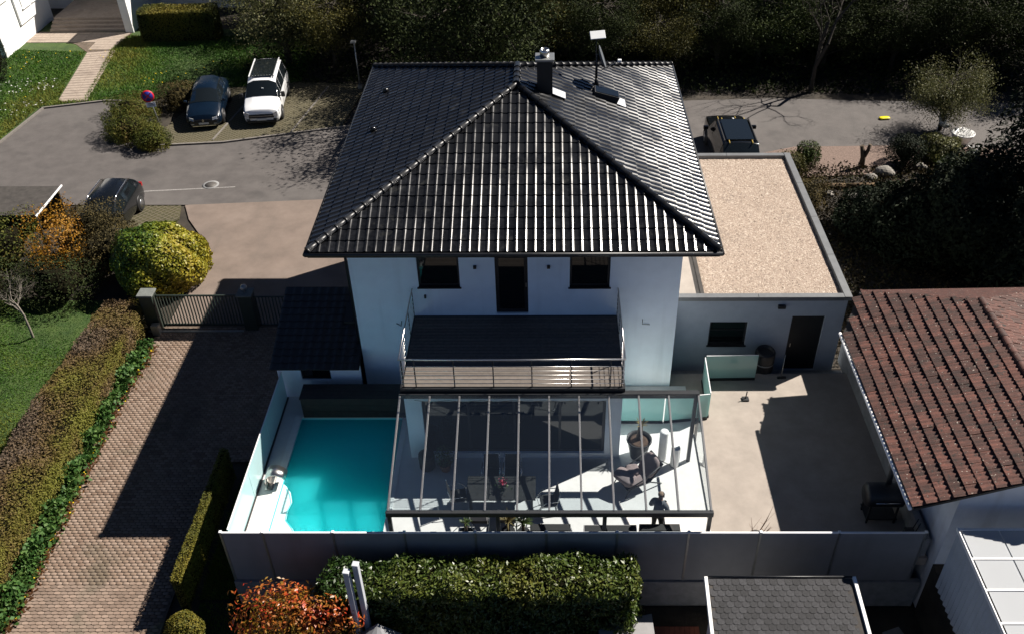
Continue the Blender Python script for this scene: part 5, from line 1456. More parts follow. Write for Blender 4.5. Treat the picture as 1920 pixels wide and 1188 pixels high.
def car(name, label, loc, rz, W, st, paint, cowl, ws, rend, wheels, wr=.34, scale=1.06):
    """lofted body. st: (y, hw, zshoulder, zbelt, hwbelt, zedge, hwtop, ztop); front at y=0 facing -y, cowl/ws/rend station indices"""
    t = thing(name, label, name.split('_')[-1] if name.split('_')[-1] in ('car', 'van') else 'car', loc, rz); t.scale = (scale,) * 3
    L = st[-1][0]; zb = .22
    rings = []
    for (y, hw, zs, zbelt, hb, ze, ht, zt) in st:
        h = [(hw * .80, zb), (hw * .96, zb + .06), (hw, .45), (hw * .99, zs), (hb, zbelt), (ht, ze), (ht * .55, zt), (0, zt + .012)]
        full = [(x, y - L / 2, z) for x, z in h] + [(-x, y - L / 2, z) for x, z in reversed(h[:-1])]
        rings.append(full)
    n = len(rings[0])
    mb = MB()
    V = [p for r in rings for p in r]
    F = []
    for i in range(len(rings) - 1):
        for k in range(n - 1): F.append((i * n + k, i * n + k + 1, (i + 1) * n + k + 1, (i + 1) * n + k))
        F.append((i * n + n - 1, i * n, (i + 1) * n, (i + 1) * n + n - 1))
    F.append(tuple(reversed(range(n)))); F.append(tuple((len(rings) - 1) * n + k for k in range(n)))
    F = [tuple(reversed(f)) for f in F]
    mb.add(V, F, 0, True)
    b = mb.build('body', paint, t)
    md = b.modifiers.new('round', 'BEVEL'); md.width = .035; md.segments = 2; md.limit_method = 'ANGLE'; md.angle_limit = R(25)
    def patch(nm, quads, m, push=.008, inset=.06):
        q = MB()
        for ids in quads:
            pts = [Vector(V[j]) for j in ids]; c = sum(pts, Vector()) / len(pts)
            nrm = (pts[1] - pts[0]).cross(pts[2] - pts[0]).normalized()
            if nrm.dot(c - Vector((0, c.y, .8))) < 0: nrm = -nrm
            q.add([c + (p - c) * (1 - inset) + nrm * push for p in pts], [tuple(range(len(pts)))])
        return q.build(nm, m, t)
    def q(i, k): return (i * n + k, i * n + k + 1, (i + 1) * n + k + 1, (i + 1) * n + k)
    # windscreen as one pane across the four top quads
    def across(nm, i, m, push=.012, k0=5, k1=8):
        a = [Vector(V[i * n + k]) for k in range(k0, k1 + 2)]; c = [Vector(V[(i + 1) * n + k]) for k in range(k0, k1 + 2)]
        g = MB(); vs = []
        up = Vector((0, -.5 if i < ws else .3, 1)).normalized() * push
        for p, r_ in zip(a, c): vs += [p.lerp(r_, .05) + up, p.lerp(r_, .95) + up]
        g.add(vs, [(2 * j, 2 * j + 1, 2 * j + 3, 2 * j + 2) for j in range(len(a) - 1)], 0, True)
        return g.build(nm, m, t)
    across('windscreen', cowl, M['car_glass'])
    across('rear_window', rend, M['car_glass'])
    for i in range(cowl + 0, rend + 1):
        patch('side_window', [q(i, 4)], M['car_glass']); patch('side_window', [q(i, 9)], M['car_glass'])
    for (y) in wheels:
        for s in (-1, 1):
            x = s * (W / 2 - .08)
            MB().lathe([(wr + .05, -.105), (wr + .05, .105)], (x, y - L / 2, wr + .01), 20, axis='x').build('wheel_arch', M['black_plastic'], t)
            wh = MB().lathe([(wr * .55, -.13), (wr * .92, -.128), (wr, -.08), (wr, .08), (wr * .92, .128), (wr * .55, .13)], (x, y - L / 2, wr), 20, axis='x').build('wheel', M['tyre'], t)
            MB().lathe([(.02, -.132), (wr * .6, -.134), (wr * .62, .0), (wr * .6, .134), (.02, .132)], (x, y - L / 2, wr), 14, axis='x').build('rim', M['rim'], wh)
    return t, V, n, L

# white van, facing the camera
vst = [(0.0, .74, .50, .62, .72, .66, .66, .70), (.10, .90, .66, .80, .86, .86, .80, .92), (.45, .95, .80, .94, .90, 1.00, .84, 1.06), (1.0, .955, .92, 1.10, .92, 1.16, .85, 1.22),
       (1.75, .955, .95, 1.12, .92, 1.74, .74, 1.88), (2.2, .955, .95, 1.12, .92, 1.84, .745, 1.95), (3.3, .955, .95, 1.12, .92, 1.85, .745, 1.96), (4.55, .955, .95, 1.12, .91, 1.83, .74, 1.93), (4.86, .93, .92, 1.08, .88, 1.45, .74, 1.5), (4.92, .90, .85, 1.0, .84, 1.05, .76, 1.08)]
van, VV_, n_, L_ = car('delivery_van', 'white van with black roof panel parked beside the dark blue car', (-16.38, 50.45, GL + .02), R(6.5), 1.91, vst, M['paint_white'], 3, 4, 7, (.95, 3.95))
yo = -L_ / 2
MB().box(-.60, .60, 1.95 + yo, 4.35 + yo, 1.975, 2.0).build('roof_panel', M['car_glass'], van, bevel=.01)
for s in (-1, 1): MB().box(s * .66 - .025, s * .66 + .025, 2.0 + yo, 4.5 + yo, 1.93, 1.99).build('roof_rail', M['paint_white'], van)
for k in range(7): MB().box(-.45 + k * .15 - .012, -.45 + k * .15 + .012, 2.02 + yo, 2.05 + yo, 2.001, 2.008).build('stud', M['plate'], van)
MB().hexa([(-.66, -.045 + yo, .50), (.66, -.045 + yo, .50), (.66, .06 + yo, .50), (-.66, .06 + yo, .50), (-.62, -.01 + yo, .70), (.62, -.01 + yo, .70), (.62, .10 + yo, .70), (-.62, .10 + yo, .70)]).build('grille', M['black_plastic'], van)
MB().box(-.78, .78, -.05 + yo, .10 + yo, .23, .36).build('lower_grille', M['black_plastic'], van, bevel=.02)
MB().bar((-.60, -.045 + yo, .61), (.60, -.045 + yo, .61), .02, .014).build('grille_strip', M['chrome'], van)
for s in (-1, 1):
    MB().hexa([(s * .63, -.03 + yo, .56), (s * .84, .03 + yo, .57), (s * .94, .20 + yo, .60), (s * .63, .12 + yo, .60), (s * .62, .0 + yo, .74), (s * .82, .07 + yo, .80), (s * .92, .28 + yo, .82), (s * .62, .14 + yo, .78)]).build('headlight', M['headlamp'], van)
    MB().box(s * .70 - .10, s * .70 + .10, -.035 + yo, .08 + yo, .37, .45).build('fog_light', M['black_plastic'], van, bevel=.02)
    MB().box(s * 1.10 - .10, s * 1.10 + .10, 1.20 + yo, 1.34 + yo, 1.08, 1.36).build('mirror', M['black_plastic'], van, bevel=.03)
    MB().bar((s * .92, 1.27 + yo, 1.14), (s * 1.02, 1.27 + yo, 1.16), .05, .05).build('mirror_arm', M['black_plastic'], van)
    MB().bar((s * .962, 1.9 + yo, .32), (s * .962, 1.9 + yo, 1.10), .008, .012).bar((s * .962, 2.9 + yo, .32), (s * .962, 2.9 + yo, 1.10), .008, .012).build('door_gap', M['black_plastic'], van)
    MB().bar((s * .966, 1.98 + yo, .98), (s * .966, 2.15 + yo, .98), .02, .03).build('door_handle', M['black_plastic'], van)
MB().box(-.26, .26, -.065 + yo, -.051 + yo, .37, .48).build('number_plate', M['plate'], van)
MB().box(.02, .12, 1.33 + yo, 1.36 + yo, 1.52, 1.60).build('windscreen_sticker', M['plate'], van)

# dark blue hatchback
bst = [(0.0, .70, .42, .52, .66, .56, .58, .60), (.12, .86, .60, .68, .80, .74, .70, .80), (.55, .91, .72, .84, .86, .90, .76, .97), (1.05, .92, .80, .96, .87, 1.02, .76, 1.08),
       (1.95, .92, .84, 1.0, .87, 1.42, .62, 1.55), (2.5, .92, .85, 1.02, .87, 1.47, .62, 1.60), (3.5, .92, .86, 1.05, .86, 1.44, .60, 1.57), (4.2, .90, .88, 1.05, .82, 1.12, .66, 1.18), (4.38, .84, .78, .92, .76, .96, .66, .98)]
blue, VV_, n_, L_ = car('parked_car', 'dark blue hatchback with bright headlights parked left of the white van', (-19.62, 49.75, GL + .02), R(9), 1.84, bst, M['paint_blue'], 3, 4, 6, (.88, 3.55))
yo = -L_ / 2
for s in (-1, 1):
    MB().hexa([(s * .46, -.03 + yo, .54), (s * .72, .03 + yo, .55), (s * .88, .26 + yo, .62), (s * .52, .12 + yo, .60), (s * .48, .0 + yo, .64), (s * .70, .08 + yo, .70), (s * .86, .42 + yo, .80), (s * .54, .16 + yo, .72)]).build('headlight', M['headlamp'], blue)
    MB().box(s * 1.00 - .10, s * 1.00 + .08, 1.35 + yo, 1.48 + yo, .96, 1.10).build('mirror', M['paint_blue'], blue, bevel=.03)
    MB().box(s * .58 - .09, s * .58 + .09, -.01 + yo, .06 + yo, .30, .38).build('fog_light', M['headlamp'], blue, bevel=.02)
    MB().bar((s * .925, 1.7 + yo, .32), (s * .925, 1.7 + yo, .98), .008, .012).bar((s * .925, 2.75 + yo, .32), (s * .925, 2.75 + yo, 1.0), .008, .012).build('door_gap', M['black_plastic'], blue)
    MB().bar((s * .93, 2.45 + yo, .90), (s * .93, 2.62 + yo, .90), .02, .03).build('door_handle', M['chrome'], blue)
MB().hexa([(-.46, -.045 + yo, .46), (.46, -.045 + yo, .46), (.46, .06 + yo, .46), (-.46, .06 + yo, .46), (-.44, -.02 + yo, .57), (.44, -.02 + yo, .57), (.44, .08 + yo, .57), (-.44, .08 + yo, .57)]).build('grille', M['black_plastic'], blue)
em = MB()
for (a, b) in (((-.045, .56), (0, .64)), ((0, .64), (.045, .56)), ((.045, .56), (0, .48)), ((0, .48), (-.045, .56))): em.bar((a[0], -.075 + yo, a[1]), (b[0], -.075 + yo, b[1]), .016, .016)
em.build('emblem', M['chrome'], blue)
MB().box(-.26, .26, -.05 + yo, -.035 + yo, .34, .44).build('number_plate', M['plate'], blue)
MB().box(-.60, .60, -.03 + yo, .04 + yo, .225, .265).build('chrome_strip', M['chrome'], blue)

# black estate by the bushes, chrome rails
kst = [(0.0, .70, .45, .55, .66, .58, .58, .62), (.12, .86, .62, .70, .80, .76, .70, .82), (.6, .91, .74, .86, .86, .92, .76, .99), (1.1, .92, .82, .98, .87, 1.04, .76, 1.10),
       (1.85, .92, .86, 1.02, .87, 1.45, .64, 1.58), (2.4, .92, .87, 1.04, .87, 1.50, .64, 1.63), (3.7, .92, .88, 1.06, .86, 1.47, .62, 1.60), (4.25, .90, .88, 1.06, .82, 1.2, .66, 1.28), (4.42, .86, .80, .95, .78, .98, .66, 1.0)]
blk, VV_, n_, L_ = car('parked_car', 'black car with chrome roof rails half hidden by the orange bushes', (-20.75, 37.35, GL + .03), R(2), 1.84, kst, M['paint_black'], 3, 4, 6, (.9, 3.6))
yo = -L_ / 2
for s in (-1, 1):
    MB().tube([(s * .62, 1.75 + yo, 1.50), (s * .62, 2.3 + yo, 1.60), (s * .60, 3.6 + yo, 1.57), (s * .60, 3.9 + yo, 1.46)], .022, 6).build('roof_rail', M['chrome'], blk)
    MB().box(s * .80 - .07, s * .80 + .07, 4.30 + yo, 4.44 + yo, .80, 1.0).build('tail_light', M['tail_red'], blk)
    MB().box(s * 1.00 - .10, s * 1.00 + .08, 1.35 + yo, 1.48 + yo, .98, 1.12).build('mirror', M['paint_black'], blk, bevel=.03)

# black off-roader behind the garage, heading away
sst = [(0.0, .80, .60, .78, .76, .80, .72, .84), (.10, .95, .85, .98, .90, 1.02, .86, 1.06), (.6, .99, .95, 1.08, .94, 1.12, .88, 1.16), (1.5, 1.0, 1.0, 1.16, .95, 1.20, .88, 1.24),
       (1.95, 1.0, 1.02, 1.18, .95, 1.72, .78, 1.80), (2.4, 1.0, 1.02, 1.18, .95, 1.78, .79, 1.84), (4.5, 1.0, 1.02, 1.18, .94, 1.77, .79, 1.83), (4.85, .98, 1.0, 1.15, .90, 1.45, .80, 1.5), (4.92, .95, .95, 1.05, .88, 1.08, .82, 1.1)]
suv, VV_, n_, L_ = car('parked_car', 'black off-roader with yellow roof stripes behind the garage', (9.25, 42.25, -.98), R(180), 2.0, sst, M['paint_black'], 3, 4, 6, (1.0, 3.95), .40)
yo = -L_ / 2
MB().box(-.62, .62, 2.25 + yo, 4.3 + yo, 1.86, 1.90).build('roof_panel', M['car_glass'], suv, bevel=.01)
M['yellow'] = mat('yellow_tape', (0.35, 0.25, 0.05), .5)
for s in (-1, 1):
    MB().box(s * .42 - .014, s * .42 + .014, .55 + yo, 1.1 + yo, 1.165, 1.225).build('bonnet_stripe', M['yellow'], suv)
    MB().box(s * .52 - .016, s * .52 + .016, 2.05 + yo, 2.2 + yo, 1.83, 1.88).build('rack_clamp', M['yellow'], suv)
    MB().box(s * .52 - .016, s * .52 + .016, 4.32 + yo, 4.6 + yo, 1.82, 1.88).build('rack_clamp', M['yellow'], suv)
    MB().box(s * 1.14 - .12, s * 1.14 + .12, 1.62 + yo, 1.76 + yo, 1.12, 1.30).build('mirror', M['paint_black'], suv, bevel=.03)
    MB().box(s * .72 - .02, s * .72 + .02, 2.2 + yo, 4.4 + yo, 1.82, 1.90).build('roof_rail', M['black_plastic'], suv)
MB().lathe([(.05, 0), (.06, .02), (.03, .04)], (0, 2.12 + yo, 1.85), 10).build('roof_lamp', M['plate'], suv)

# ================================================================== STREET FURNITURE
M['sign_red'] = mat('sign_red', (0.55, 0.012, 0.03), .45)
M['sign_blue'] = mat('sign_blue', (0.015, 0.02, 0.22), .45)
M['ink'] = mat('sign_ink', (0.03, 0.03, 0.03), .6)
sx_, sy_ = -21.55, 46.6
sg = wthing('no_stopping_sign', 'round red and blue no-stopping sign on a pole in the clipped bush', 'road sign', (sx_, sy_, GL))
ang = R(-14)
MB().tube([(sx_ + .25, sy_ + .05, GL), (sx_, sy_, GL + 2.62)], .03, 8).build('pole', M['zinc'], sg)
def disc(r, d0, d1, z): return MB().lathe([(.001, d0), (r, d0), (r, d1), (.001, d1)], (0, 0, 0), 28, axis='y')
Ts = Matrix.Translation((sx_ - .02, sy_ - .05, GL + 2.46)) @ Matrix.Rotation(R(16), 4, 'Z') @ Matrix.Rotation(R(-8), 4, 'X')
disc(.335, -.004, .012, 0).xform(Ts).build('sign_disc', M['sign_red'], sg)
disc(.265, -.008, -.005, 0).xform(Ts).build('blue_field', M['sign_blue'], sg)
xb = MB()
for a in (45, -45):
    d = Vector((math.cos(R(a)), 0, math.sin(R(a)))) * .262
    xb.bar(-d + Vector((0, -.011 if a > 0 else -.0125, 0)), d + Vector((0, -.011 if a > 0 else -.0125, 0)), .004, .055, up=(0, 1, 0)) if False else xb.add([(-d.x - .027 * math.sin(R(a)), -.011 - .001 * (a < 0), -d.z + .027 * math.cos(R(a))), (-d.x + .027 * math.sin(R(a)), -.011 - .001 * (a < 0), -d.z - .027 * math.cos(R(a))), (d.x + .027 * math.sin(R(a)), -.011 - .001 * (a < 0), d.z - .027 * math.cos(R(a))), (d.x - .027 * math.sin(R(a)), -.011 - .001 * (a < 0), d.z + .027 * math.cos(R(a)))], [(0, 1, 2, 3)])
xb.xform(Ts).build('red_cross', M['sign_red'], sg)
T2 = Matrix.Translation((sx_ + .04, sy_ - .05, GL + 1.98)) @ Matrix.Rotation(R(16), 4, 'Z') @ Matrix.Rotation(R(-8), 4, 'X')
MB().box(-.24, .24, -.004, .008, -.13, .13).xform(T2).build('info_plate', M['offwhite'], sg)
ln = MB()
for z, x0_, x1_ in ((.06, -.14, .10), (.0, -.18, .18), (-.06, -.12, .16)): ln.box(x0_, x1_, -.008, -.005, z - .015, z + .015)
ln.xform(T2).build('text_rows', M['ink'], sg)

lp = wthing('street_lamp', 'slim grey street lamp post behind the left roof edge', 'street lamp', (-11.4, 53.0, GL))
MB().tube([(-11.4, 53.0, GL), (-11.42, 53.0, GL + 2.9)], [.05, .035], 8).build('post', M['zinc'], lp)
MB().box(-11.6, -11.28, 52.75, 53.1, GL + 2.9, GL + 3.0).build('lamp_head', M['zinc'], lp, bevel=.02)
MB().box(-11.52, -11.28, 52.88, 53.12, GL, GL + .25).build('base', M['zinc'], lp)

mh = wthing('manhole_cover', 'round manhole cover with concrete ring in the asphalt', 'manhole cover', (-17.2, 41.3, GL))
MB().lathe([(.30, .004), (.42, .004), (.42, .010), (.30, .010)], (-17.2, 41.3, GL), 28).build('ring', M['concrete_grey'], mh)
M['iron'] = mat('cast_iron', (0.10, 0.092, 0.085), .6, metal=.3, var=.2, scale=20, bump=.6, bscale=50)
MB().lathe([(.01, .012), (.30, .012), (.30, .004)], (-17.2, 41.3, GL), 28).build('lid', M['iron'], mh)

ys = wthing('yellow_sack', 'small bright yellow plastic sack lying on the street', 'sack', (18.36, 46.6, -1))
M['yellow_bag'] = mat('yellow_plastic', (0.70, 0.60, 0.01), .35, var=.15, scale=4)
sb = pillow('bag', (0, 0, .06), .30, .15, .055, (0, 0, R(8)), M['yellow_bag'], ys, 8)
o = MB().box(-.10, .06, -.06, .03, .125, .15).build('label_patch', M['offwhite'], ys)

# dark carport by the left bushes
cpt = wthing('carport', 'dark flat carport roof with white edge pole behind the bushes', 'carport', (-24.6, 36.6, GL))
MB().box(-26.6, -22.95, 35.4, 38.0, GL + 1.75, GL + 1.84).build('roof', M['bitumen'], cpt)
MB().box(-26.55, -26.4, 35.5, 37.9, GL, GL + 1.749).box(-26.4, -23.1, 37.75, 37.9, GL, GL + 1.749).build('wall', M['wood_dark'], cpt)
MB().bar((-22.92, 35.3, GL + 1.83), (-22.92, 38.1, GL + 1.83), .05, .07).build('edge_pole', M['white_metal'], cpt)
for y in (35.5, 37.8): MB().box(-23.1, -23.0, y - .05, y + .05, GL, GL + 1.749).build('post', M['wood_dark'], cpt)

# ================================================================== APARTMENT HOUSE, TOP LEFT
M['bright_wall'] = mat('bright_white_wall', (0.80, 0.80, 0.79), .85, var=.03, scale=2, bump=.15, bscale=60)
ah = wthing('white_building', 'white rendered apartment building with entrance steps at the upper left', 'building', (-40, 64, GL))
BX, BYA, BYB = -35.35, 58.0, 65.2
m1 = MB()
m1.box(-50, BX, BYA, BYB, GL - .05, 7.0)
m1.box(-50, -20.0, 67.5, 80, GL - .05, 8.5)
m1.box(BX + .003, BX + .14, 60.7, 64.2, GL + 1.2, 7.0)
m1.build('wall', M['bright_wall'], ah)
for (ya, yb, za, zb_) in ((59.0, 60.1, 1.3, 3.4), (61.4, 62.5, .2, 2.2), (62.7, 63.7, .2, 2.2)):
    xo = BX + (.14 if ya > 60.7 else .0)
    w_ = MB().box(xo + .004, xo + .05, ya, yb, za, zb_).build('window', M['white_board'], ah)
    MB().box(xo + .051, xo + .056, ya + .08, yb - .08, za + .08, zb_ - .08).build('pane', M['bright_wall'], w_)
    MB().box(xo + .004, xo + .12, ya - .05, yb + .05, za - .06, za - .002).build('sill', M['white_board'], w_)
for i in range(4):
    MB().box(-34.5, -29.2, 62.6 + i * .32, 67.49, GL + .02 + i * .16, GL + .02 + (i + 1) * .16).build('step', M['walk'], ah)
MB().box(-29.15, -28.6, 62.4, 67.49, GL, 2.0).build('side_wall', M['bright_wall'], ah)
for x in (-33.4, -31.8, -26.5, -23.5):
    w_ = MB().box(x - .6, x + .6, 67.44, 67.498, GL + 1.0, GL + 3.2).build('window', M['white_board'], ah)
    MB().box(x - .5, x + .5, 67.43, 67.438, GL + 1.1, GL + 3.1).build('pane', M['darkglass'], w_)

# ================================================================== GARDEN ODDMENTS, RIGHT
M['rock'] = mat('pale_rock', (0.20, 0.185, 0.165), .9, var=.4, scale=3, bump=.6, bscale=12)
M['log'] = mat('weathered_log', (0.085, 0.052, 0.022), .9, var=.35, scale=5, bump=.5, bscale=25)
def rock(lab, x, y, z, s, seed):
    bm = bmesh.new(); bmesh.ops.create_icosphere(bm, subdivisions=3, radius=1)
    rr = np.random.default_rng(seed); ks = rr.normal(size=(5, 3)) * 1.6; ph = rr.uniform(0, 6, 5)
    for v in bm.verts:
        d = sum(math.sin(v.co.dot(Vector(ks[i])) * 1.7 + ph[i]) for i in range(5)) * .08
        v.co = Vector((v.co.x * s[0], v.co.y * s[1], v.co.z * s[2])) * (1 + d)
    me = bpy.data.meshes.new('rock'); bm.to_mesh(me); bm.free(); me.materials.append(M['rock'])
    o = link(bpy.data.objects.new('rock', me)); o.location = (x, y, z)
    return tag(o, lab, 'rock', 'rocks in the right-hand garden')
rock('largest pale rock beside the log edging right of the garage', 16.62, 40.62, -.95, (.50, .38, .34), 1)
rock('small pale rock left of the largest rock', 15.9, 40.2, -1.0, (.30, .25, .16), 2)
rock('pinkish rock below the dark round bush', 18.6, 41.1, -.95, (.3, .26, .22), 3)
rock('grey rock in the dark bed below the log edging', 14.6, 38.2, -1.0, (.42, .3, .2), 4)
rock('small grey rock in the bed nearest the garage parapet', 13.4, 38.6, -1.0, (.25, .22, .16), 5)
for lab, a, b in (('short round log edging of the garden bed, left piece', (12.95, 39.25), (14.35, 39.3)), ('short round log edging of the garden bed, right piece', (14.4, 39.28), (15.85, 39.32))):
    o = MB().tube([(a[0] - a[0], 0, .10), (b[0] - a[0], b[1] - a[1], .10)], .14, 10).build('log', M['log'], loc=(a[0], a[1], -1.06)); tag(o, lab, 'log', 'log edging')
stp = wthing('tree_stump', 'forked bare tree stump on the reddish gravel', 'stump', (15.65, 41.3, -1))
MB().tube([(15.65, 41.2, -1.05), (15.66, 41.25, -.45), (15.5, 41.3, .15)], [.17, .13, .10], 8).tube([(15.66, 41.25, -.5), (15.85, 41.3, -.1), (15.9, 41.32, .2)], [.12, .09, .08], 8).build('trunk', M['bark'], stp)
tubb = wthing('white_tub', 'white garden tub standing among the shrubs at the right', 'tub', (21.5, 43.8, -1))
MB().lathe([(.35, -1.0), (.55, -.55), (.60, -.42), (.56, -.40), (.40, -.75)], (21.5, 43.8, 0), 20).build('bowl', M['white_board'], tubb)
gch = thing('garden_chair', 'white and grey garden chair behind the white tub', 'chair', (21.0, 44.9, -1.0), R(20))
MB().box(-.25, .25, -.22, .25, .40, .44).build('seat', M['zinc'], gch)
MB().hexa([(-.25, .22, .42), (.25, .22, .42), (.25, .25, .42), (-.25, .25, .42), (-.25, .38, 1.0), (.25, .38, 1.0), (.25, .41, 1.0), (-.25, .41, 1.0)]).build('backrest', M['zinc'], gch)
for x in (-.25, .25):
    for y in (-.2, .25): MB().tube([(x, y, 0), (x, y, .4)], .015, 6).build('leg', M['white_metal'], gch)
    MB().tube([(x, -.22, .62), (x, .32, .66)], .02, 6).build('armrest', M['white_metal'], gch)
gch2 = wthing('white_crate', 'white slatted crate below the white tub', 'crate', (21.6, 42.3, -1))
for k in range(3): MB().box(21.35, 21.85, 42.1, 42.12, -1 + .02 + k * .16, -1 + .14 + k * .16).build('slat', M['white_board'], gch2)
for k in range(3): MB().box(21.35, 21.85, 42.5, 42.52, -1 + .02 + k * .16, -1 + .14 + k * .16).build('slat', M['white_board'], gch2)
for x in (21.33, 21.83): MB().box(x, x + .03, 42.08, 42.54, -1.0, -.5).build('end_board', M['white_board'], gch2)
# ================================================================== VEGETATION
leafmat('laurel', [(0.018, 0.042, 0.008), (0.038, 0.070, 0.012), (0.075, 0.100, 0.018), (0.13, 0.13, 0.025)], .38, .4, .15, .2)
leafmat('laurel_gold', [(0.040, 0.090, 0.012), (0.14, 0.175, 0.016), (0.24, 0.23, 0.022), (0.30, 0.23, 0.022)], .45, .35, .15, .3, .5)
leafmat('clipped', [(0.125, 0.092, 0.066), (0.145, 0.096, 0.044), (0.135, 0.108, 0.026), (0.15, 0.150, 0.026)], .7, .2, .2, .45, .55)
leafmat('clipped_green', [(0.04, 0.055, 0.010), (0.11, 0.105, 0.014), (0.19, 0.15, 0.02)], .65, .25, .2, .3, .8)
leafmat('herb', [(0.022, 0.065, 0.012), (0.050, 0.12, 0.025), (0.10, 0.17, 0.04)], .6, .3, .25, .2)
leafmat('juniper', [(0.022, 0.036, 0.006), (0.06, 0.075, 0.010), (0.11, 0.105, 0.018), (0.13, 0.085, 0.030)], .75, .2, .15, .35, .7)
leafmat('brown', [(0.032, 0.027, 0.012), (0.068, 0.054, 0.020), (0.11, 0.082, 0.026)], .8, .2, .15, .3)
leafmat('forsythia', [(0.16, 0.075, 0.008), (0.30, 0.13, 0.010), (0.40, 0.20, 0.015), (0.12, 0.09, 0.02)], .6, .3, .3, .25)
leafmat('photinia', [(0.08, 0.075, 0.012), (0.22, 0.130, 0.016), (0.36, 0.100, 0.018), (0.42, 0.035, 0.014)], .40, .5, .2, .4, 1.2)
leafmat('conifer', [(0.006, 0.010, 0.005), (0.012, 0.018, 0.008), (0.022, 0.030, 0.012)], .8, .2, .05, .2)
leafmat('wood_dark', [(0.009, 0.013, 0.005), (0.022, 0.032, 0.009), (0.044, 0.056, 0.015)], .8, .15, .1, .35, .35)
leafmat('wood_green', [(0.012, 0.022, 0.006), (0.040, 0.062, 0.015), (0.085, 0.105, 0.025)], .7, .2, .12, .35, .35)
leafmat('wood_olive', [(0.022, 0.024, 0.008), (0.066, 0.064, 0.015), (0.13, 0.115, 0.024)], .7, .2, .15, .35, .35)
leafmat('spring', [(0.045, 0.055, 0.016), (0.10, 0.105, 0.035), (0.18, 0.17, 0.07)], .6, .3, .25, .2)
leafmat('grass', [(0.024, 0.072, 0.008), (0.046, 0.122, 0.013), (0.092, 0.155, 0.022), (0.16, 0.165, 0.03)], .8, .2, .2, .35, .35)
leafmat('white_fl', [(0.55, 0.55, 0.50), (0.75, 0.75, 0.70)], .7, .2)
leafmat('yellow_fl', [(0.60, 0.40, 0.01), (0.75, 0.55, 0.02)], .7, .2)
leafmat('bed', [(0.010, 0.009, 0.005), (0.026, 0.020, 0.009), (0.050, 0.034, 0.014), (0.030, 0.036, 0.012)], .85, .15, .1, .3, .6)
leafmat('litter', [(0.05, 0.022, 0.010), (0.09, 0.040, 0.016), (0.13, 0.065, 0.025)], .9, .1)
M['dark_core'] = mat('dark_fill', (0.010, 0.009, 0.005), 1.0, var=.4, scale=5, spec=.03)  # near-black solid fill, stands in for the dark inside of the foliage
M['branch'] = mat('branch_bark', (0.040, 0.033, 0.025), .95, var=.4, scale=6, bump=.5, bscale=20)
M['pale_branch'] = mat('pale_branch_bark', (0.20, 0.175, 0.145), .9, var=.3, scale=6)

def lumpy(D, seed, amt=.18, s=2.2):
    return 1 + amt * 2 * (vnoise(D * s, 1.6, seed) - .5) + amt * .8 * (vnoise(D * s * 3, 1.6, seed + 1) - .5)

def bush(name, label, c, r, n, leaf, mkey, seed, cat='bush', group=None, Wd=.5, amt=.2, core=True, zb=None, jitter=.6, patch=None, shell=.55):
    """rounded shrub: shell of leaves over a darker inner mass, a few stems"""
    c = np.array(c, float); r = np.array(r, float)
    zb = c[2] - r[2] if zb is None else zb
    t = wthing(name, label, cat, (c[0], c[1], zb), group)
    D = RNG.normal(size=(n * 2, 3)); D /= np.linalg.norm(D, axis=1)[:, None]
    rad = lumpy(D, seed, amt)
    P = c + D * r * (rad * (shell + (1 - shell) * RNG.random(len(D)) ** .45))[:, None]
    keep = P[:, 2] > zb + .02
    P, D = P[keep][:n], D[keep][:n]
    rnd = RNG.random(len(P)) * .7 + .3 * vnoise(P, 2.5, seed + 5)
    if patch is not None: rnd = patch(P, rnd)
    leaf_cloud('foliage', P, D * r[::-1].mean(), leaf, LEAF[mkey], t, Wd, rnd=np.clip(rnd, 0, 1), jitter=jitter * r.mean())
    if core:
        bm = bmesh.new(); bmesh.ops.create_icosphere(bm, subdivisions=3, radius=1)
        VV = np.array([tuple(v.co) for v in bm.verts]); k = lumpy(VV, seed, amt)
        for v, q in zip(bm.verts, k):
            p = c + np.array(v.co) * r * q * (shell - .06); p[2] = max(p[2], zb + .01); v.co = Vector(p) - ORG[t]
        me = bpy.data.meshes.new('dark_fill'); bm.to_mesh(me); bm.free(); me.materials.append(M['dark_core'])
        link(bpy.data.objects.new('dark_fill', me), t)
    st = MB(); rr = random.Random(seed)
    for k in range(6):
        a = rr.uniform(0, 6.28)
        st.tube([(c[0] + .1 * math.cos(a), c[1] + .1 * math.sin(a), zb), (c[0] + r[0] * .5 * math.cos(a), c[1] + r[1] * .5 * math.sin(a), c[2] + r[2] * .3)], [.04, .012], 5)
    st.build('stems', M['branch'], t)
    return t

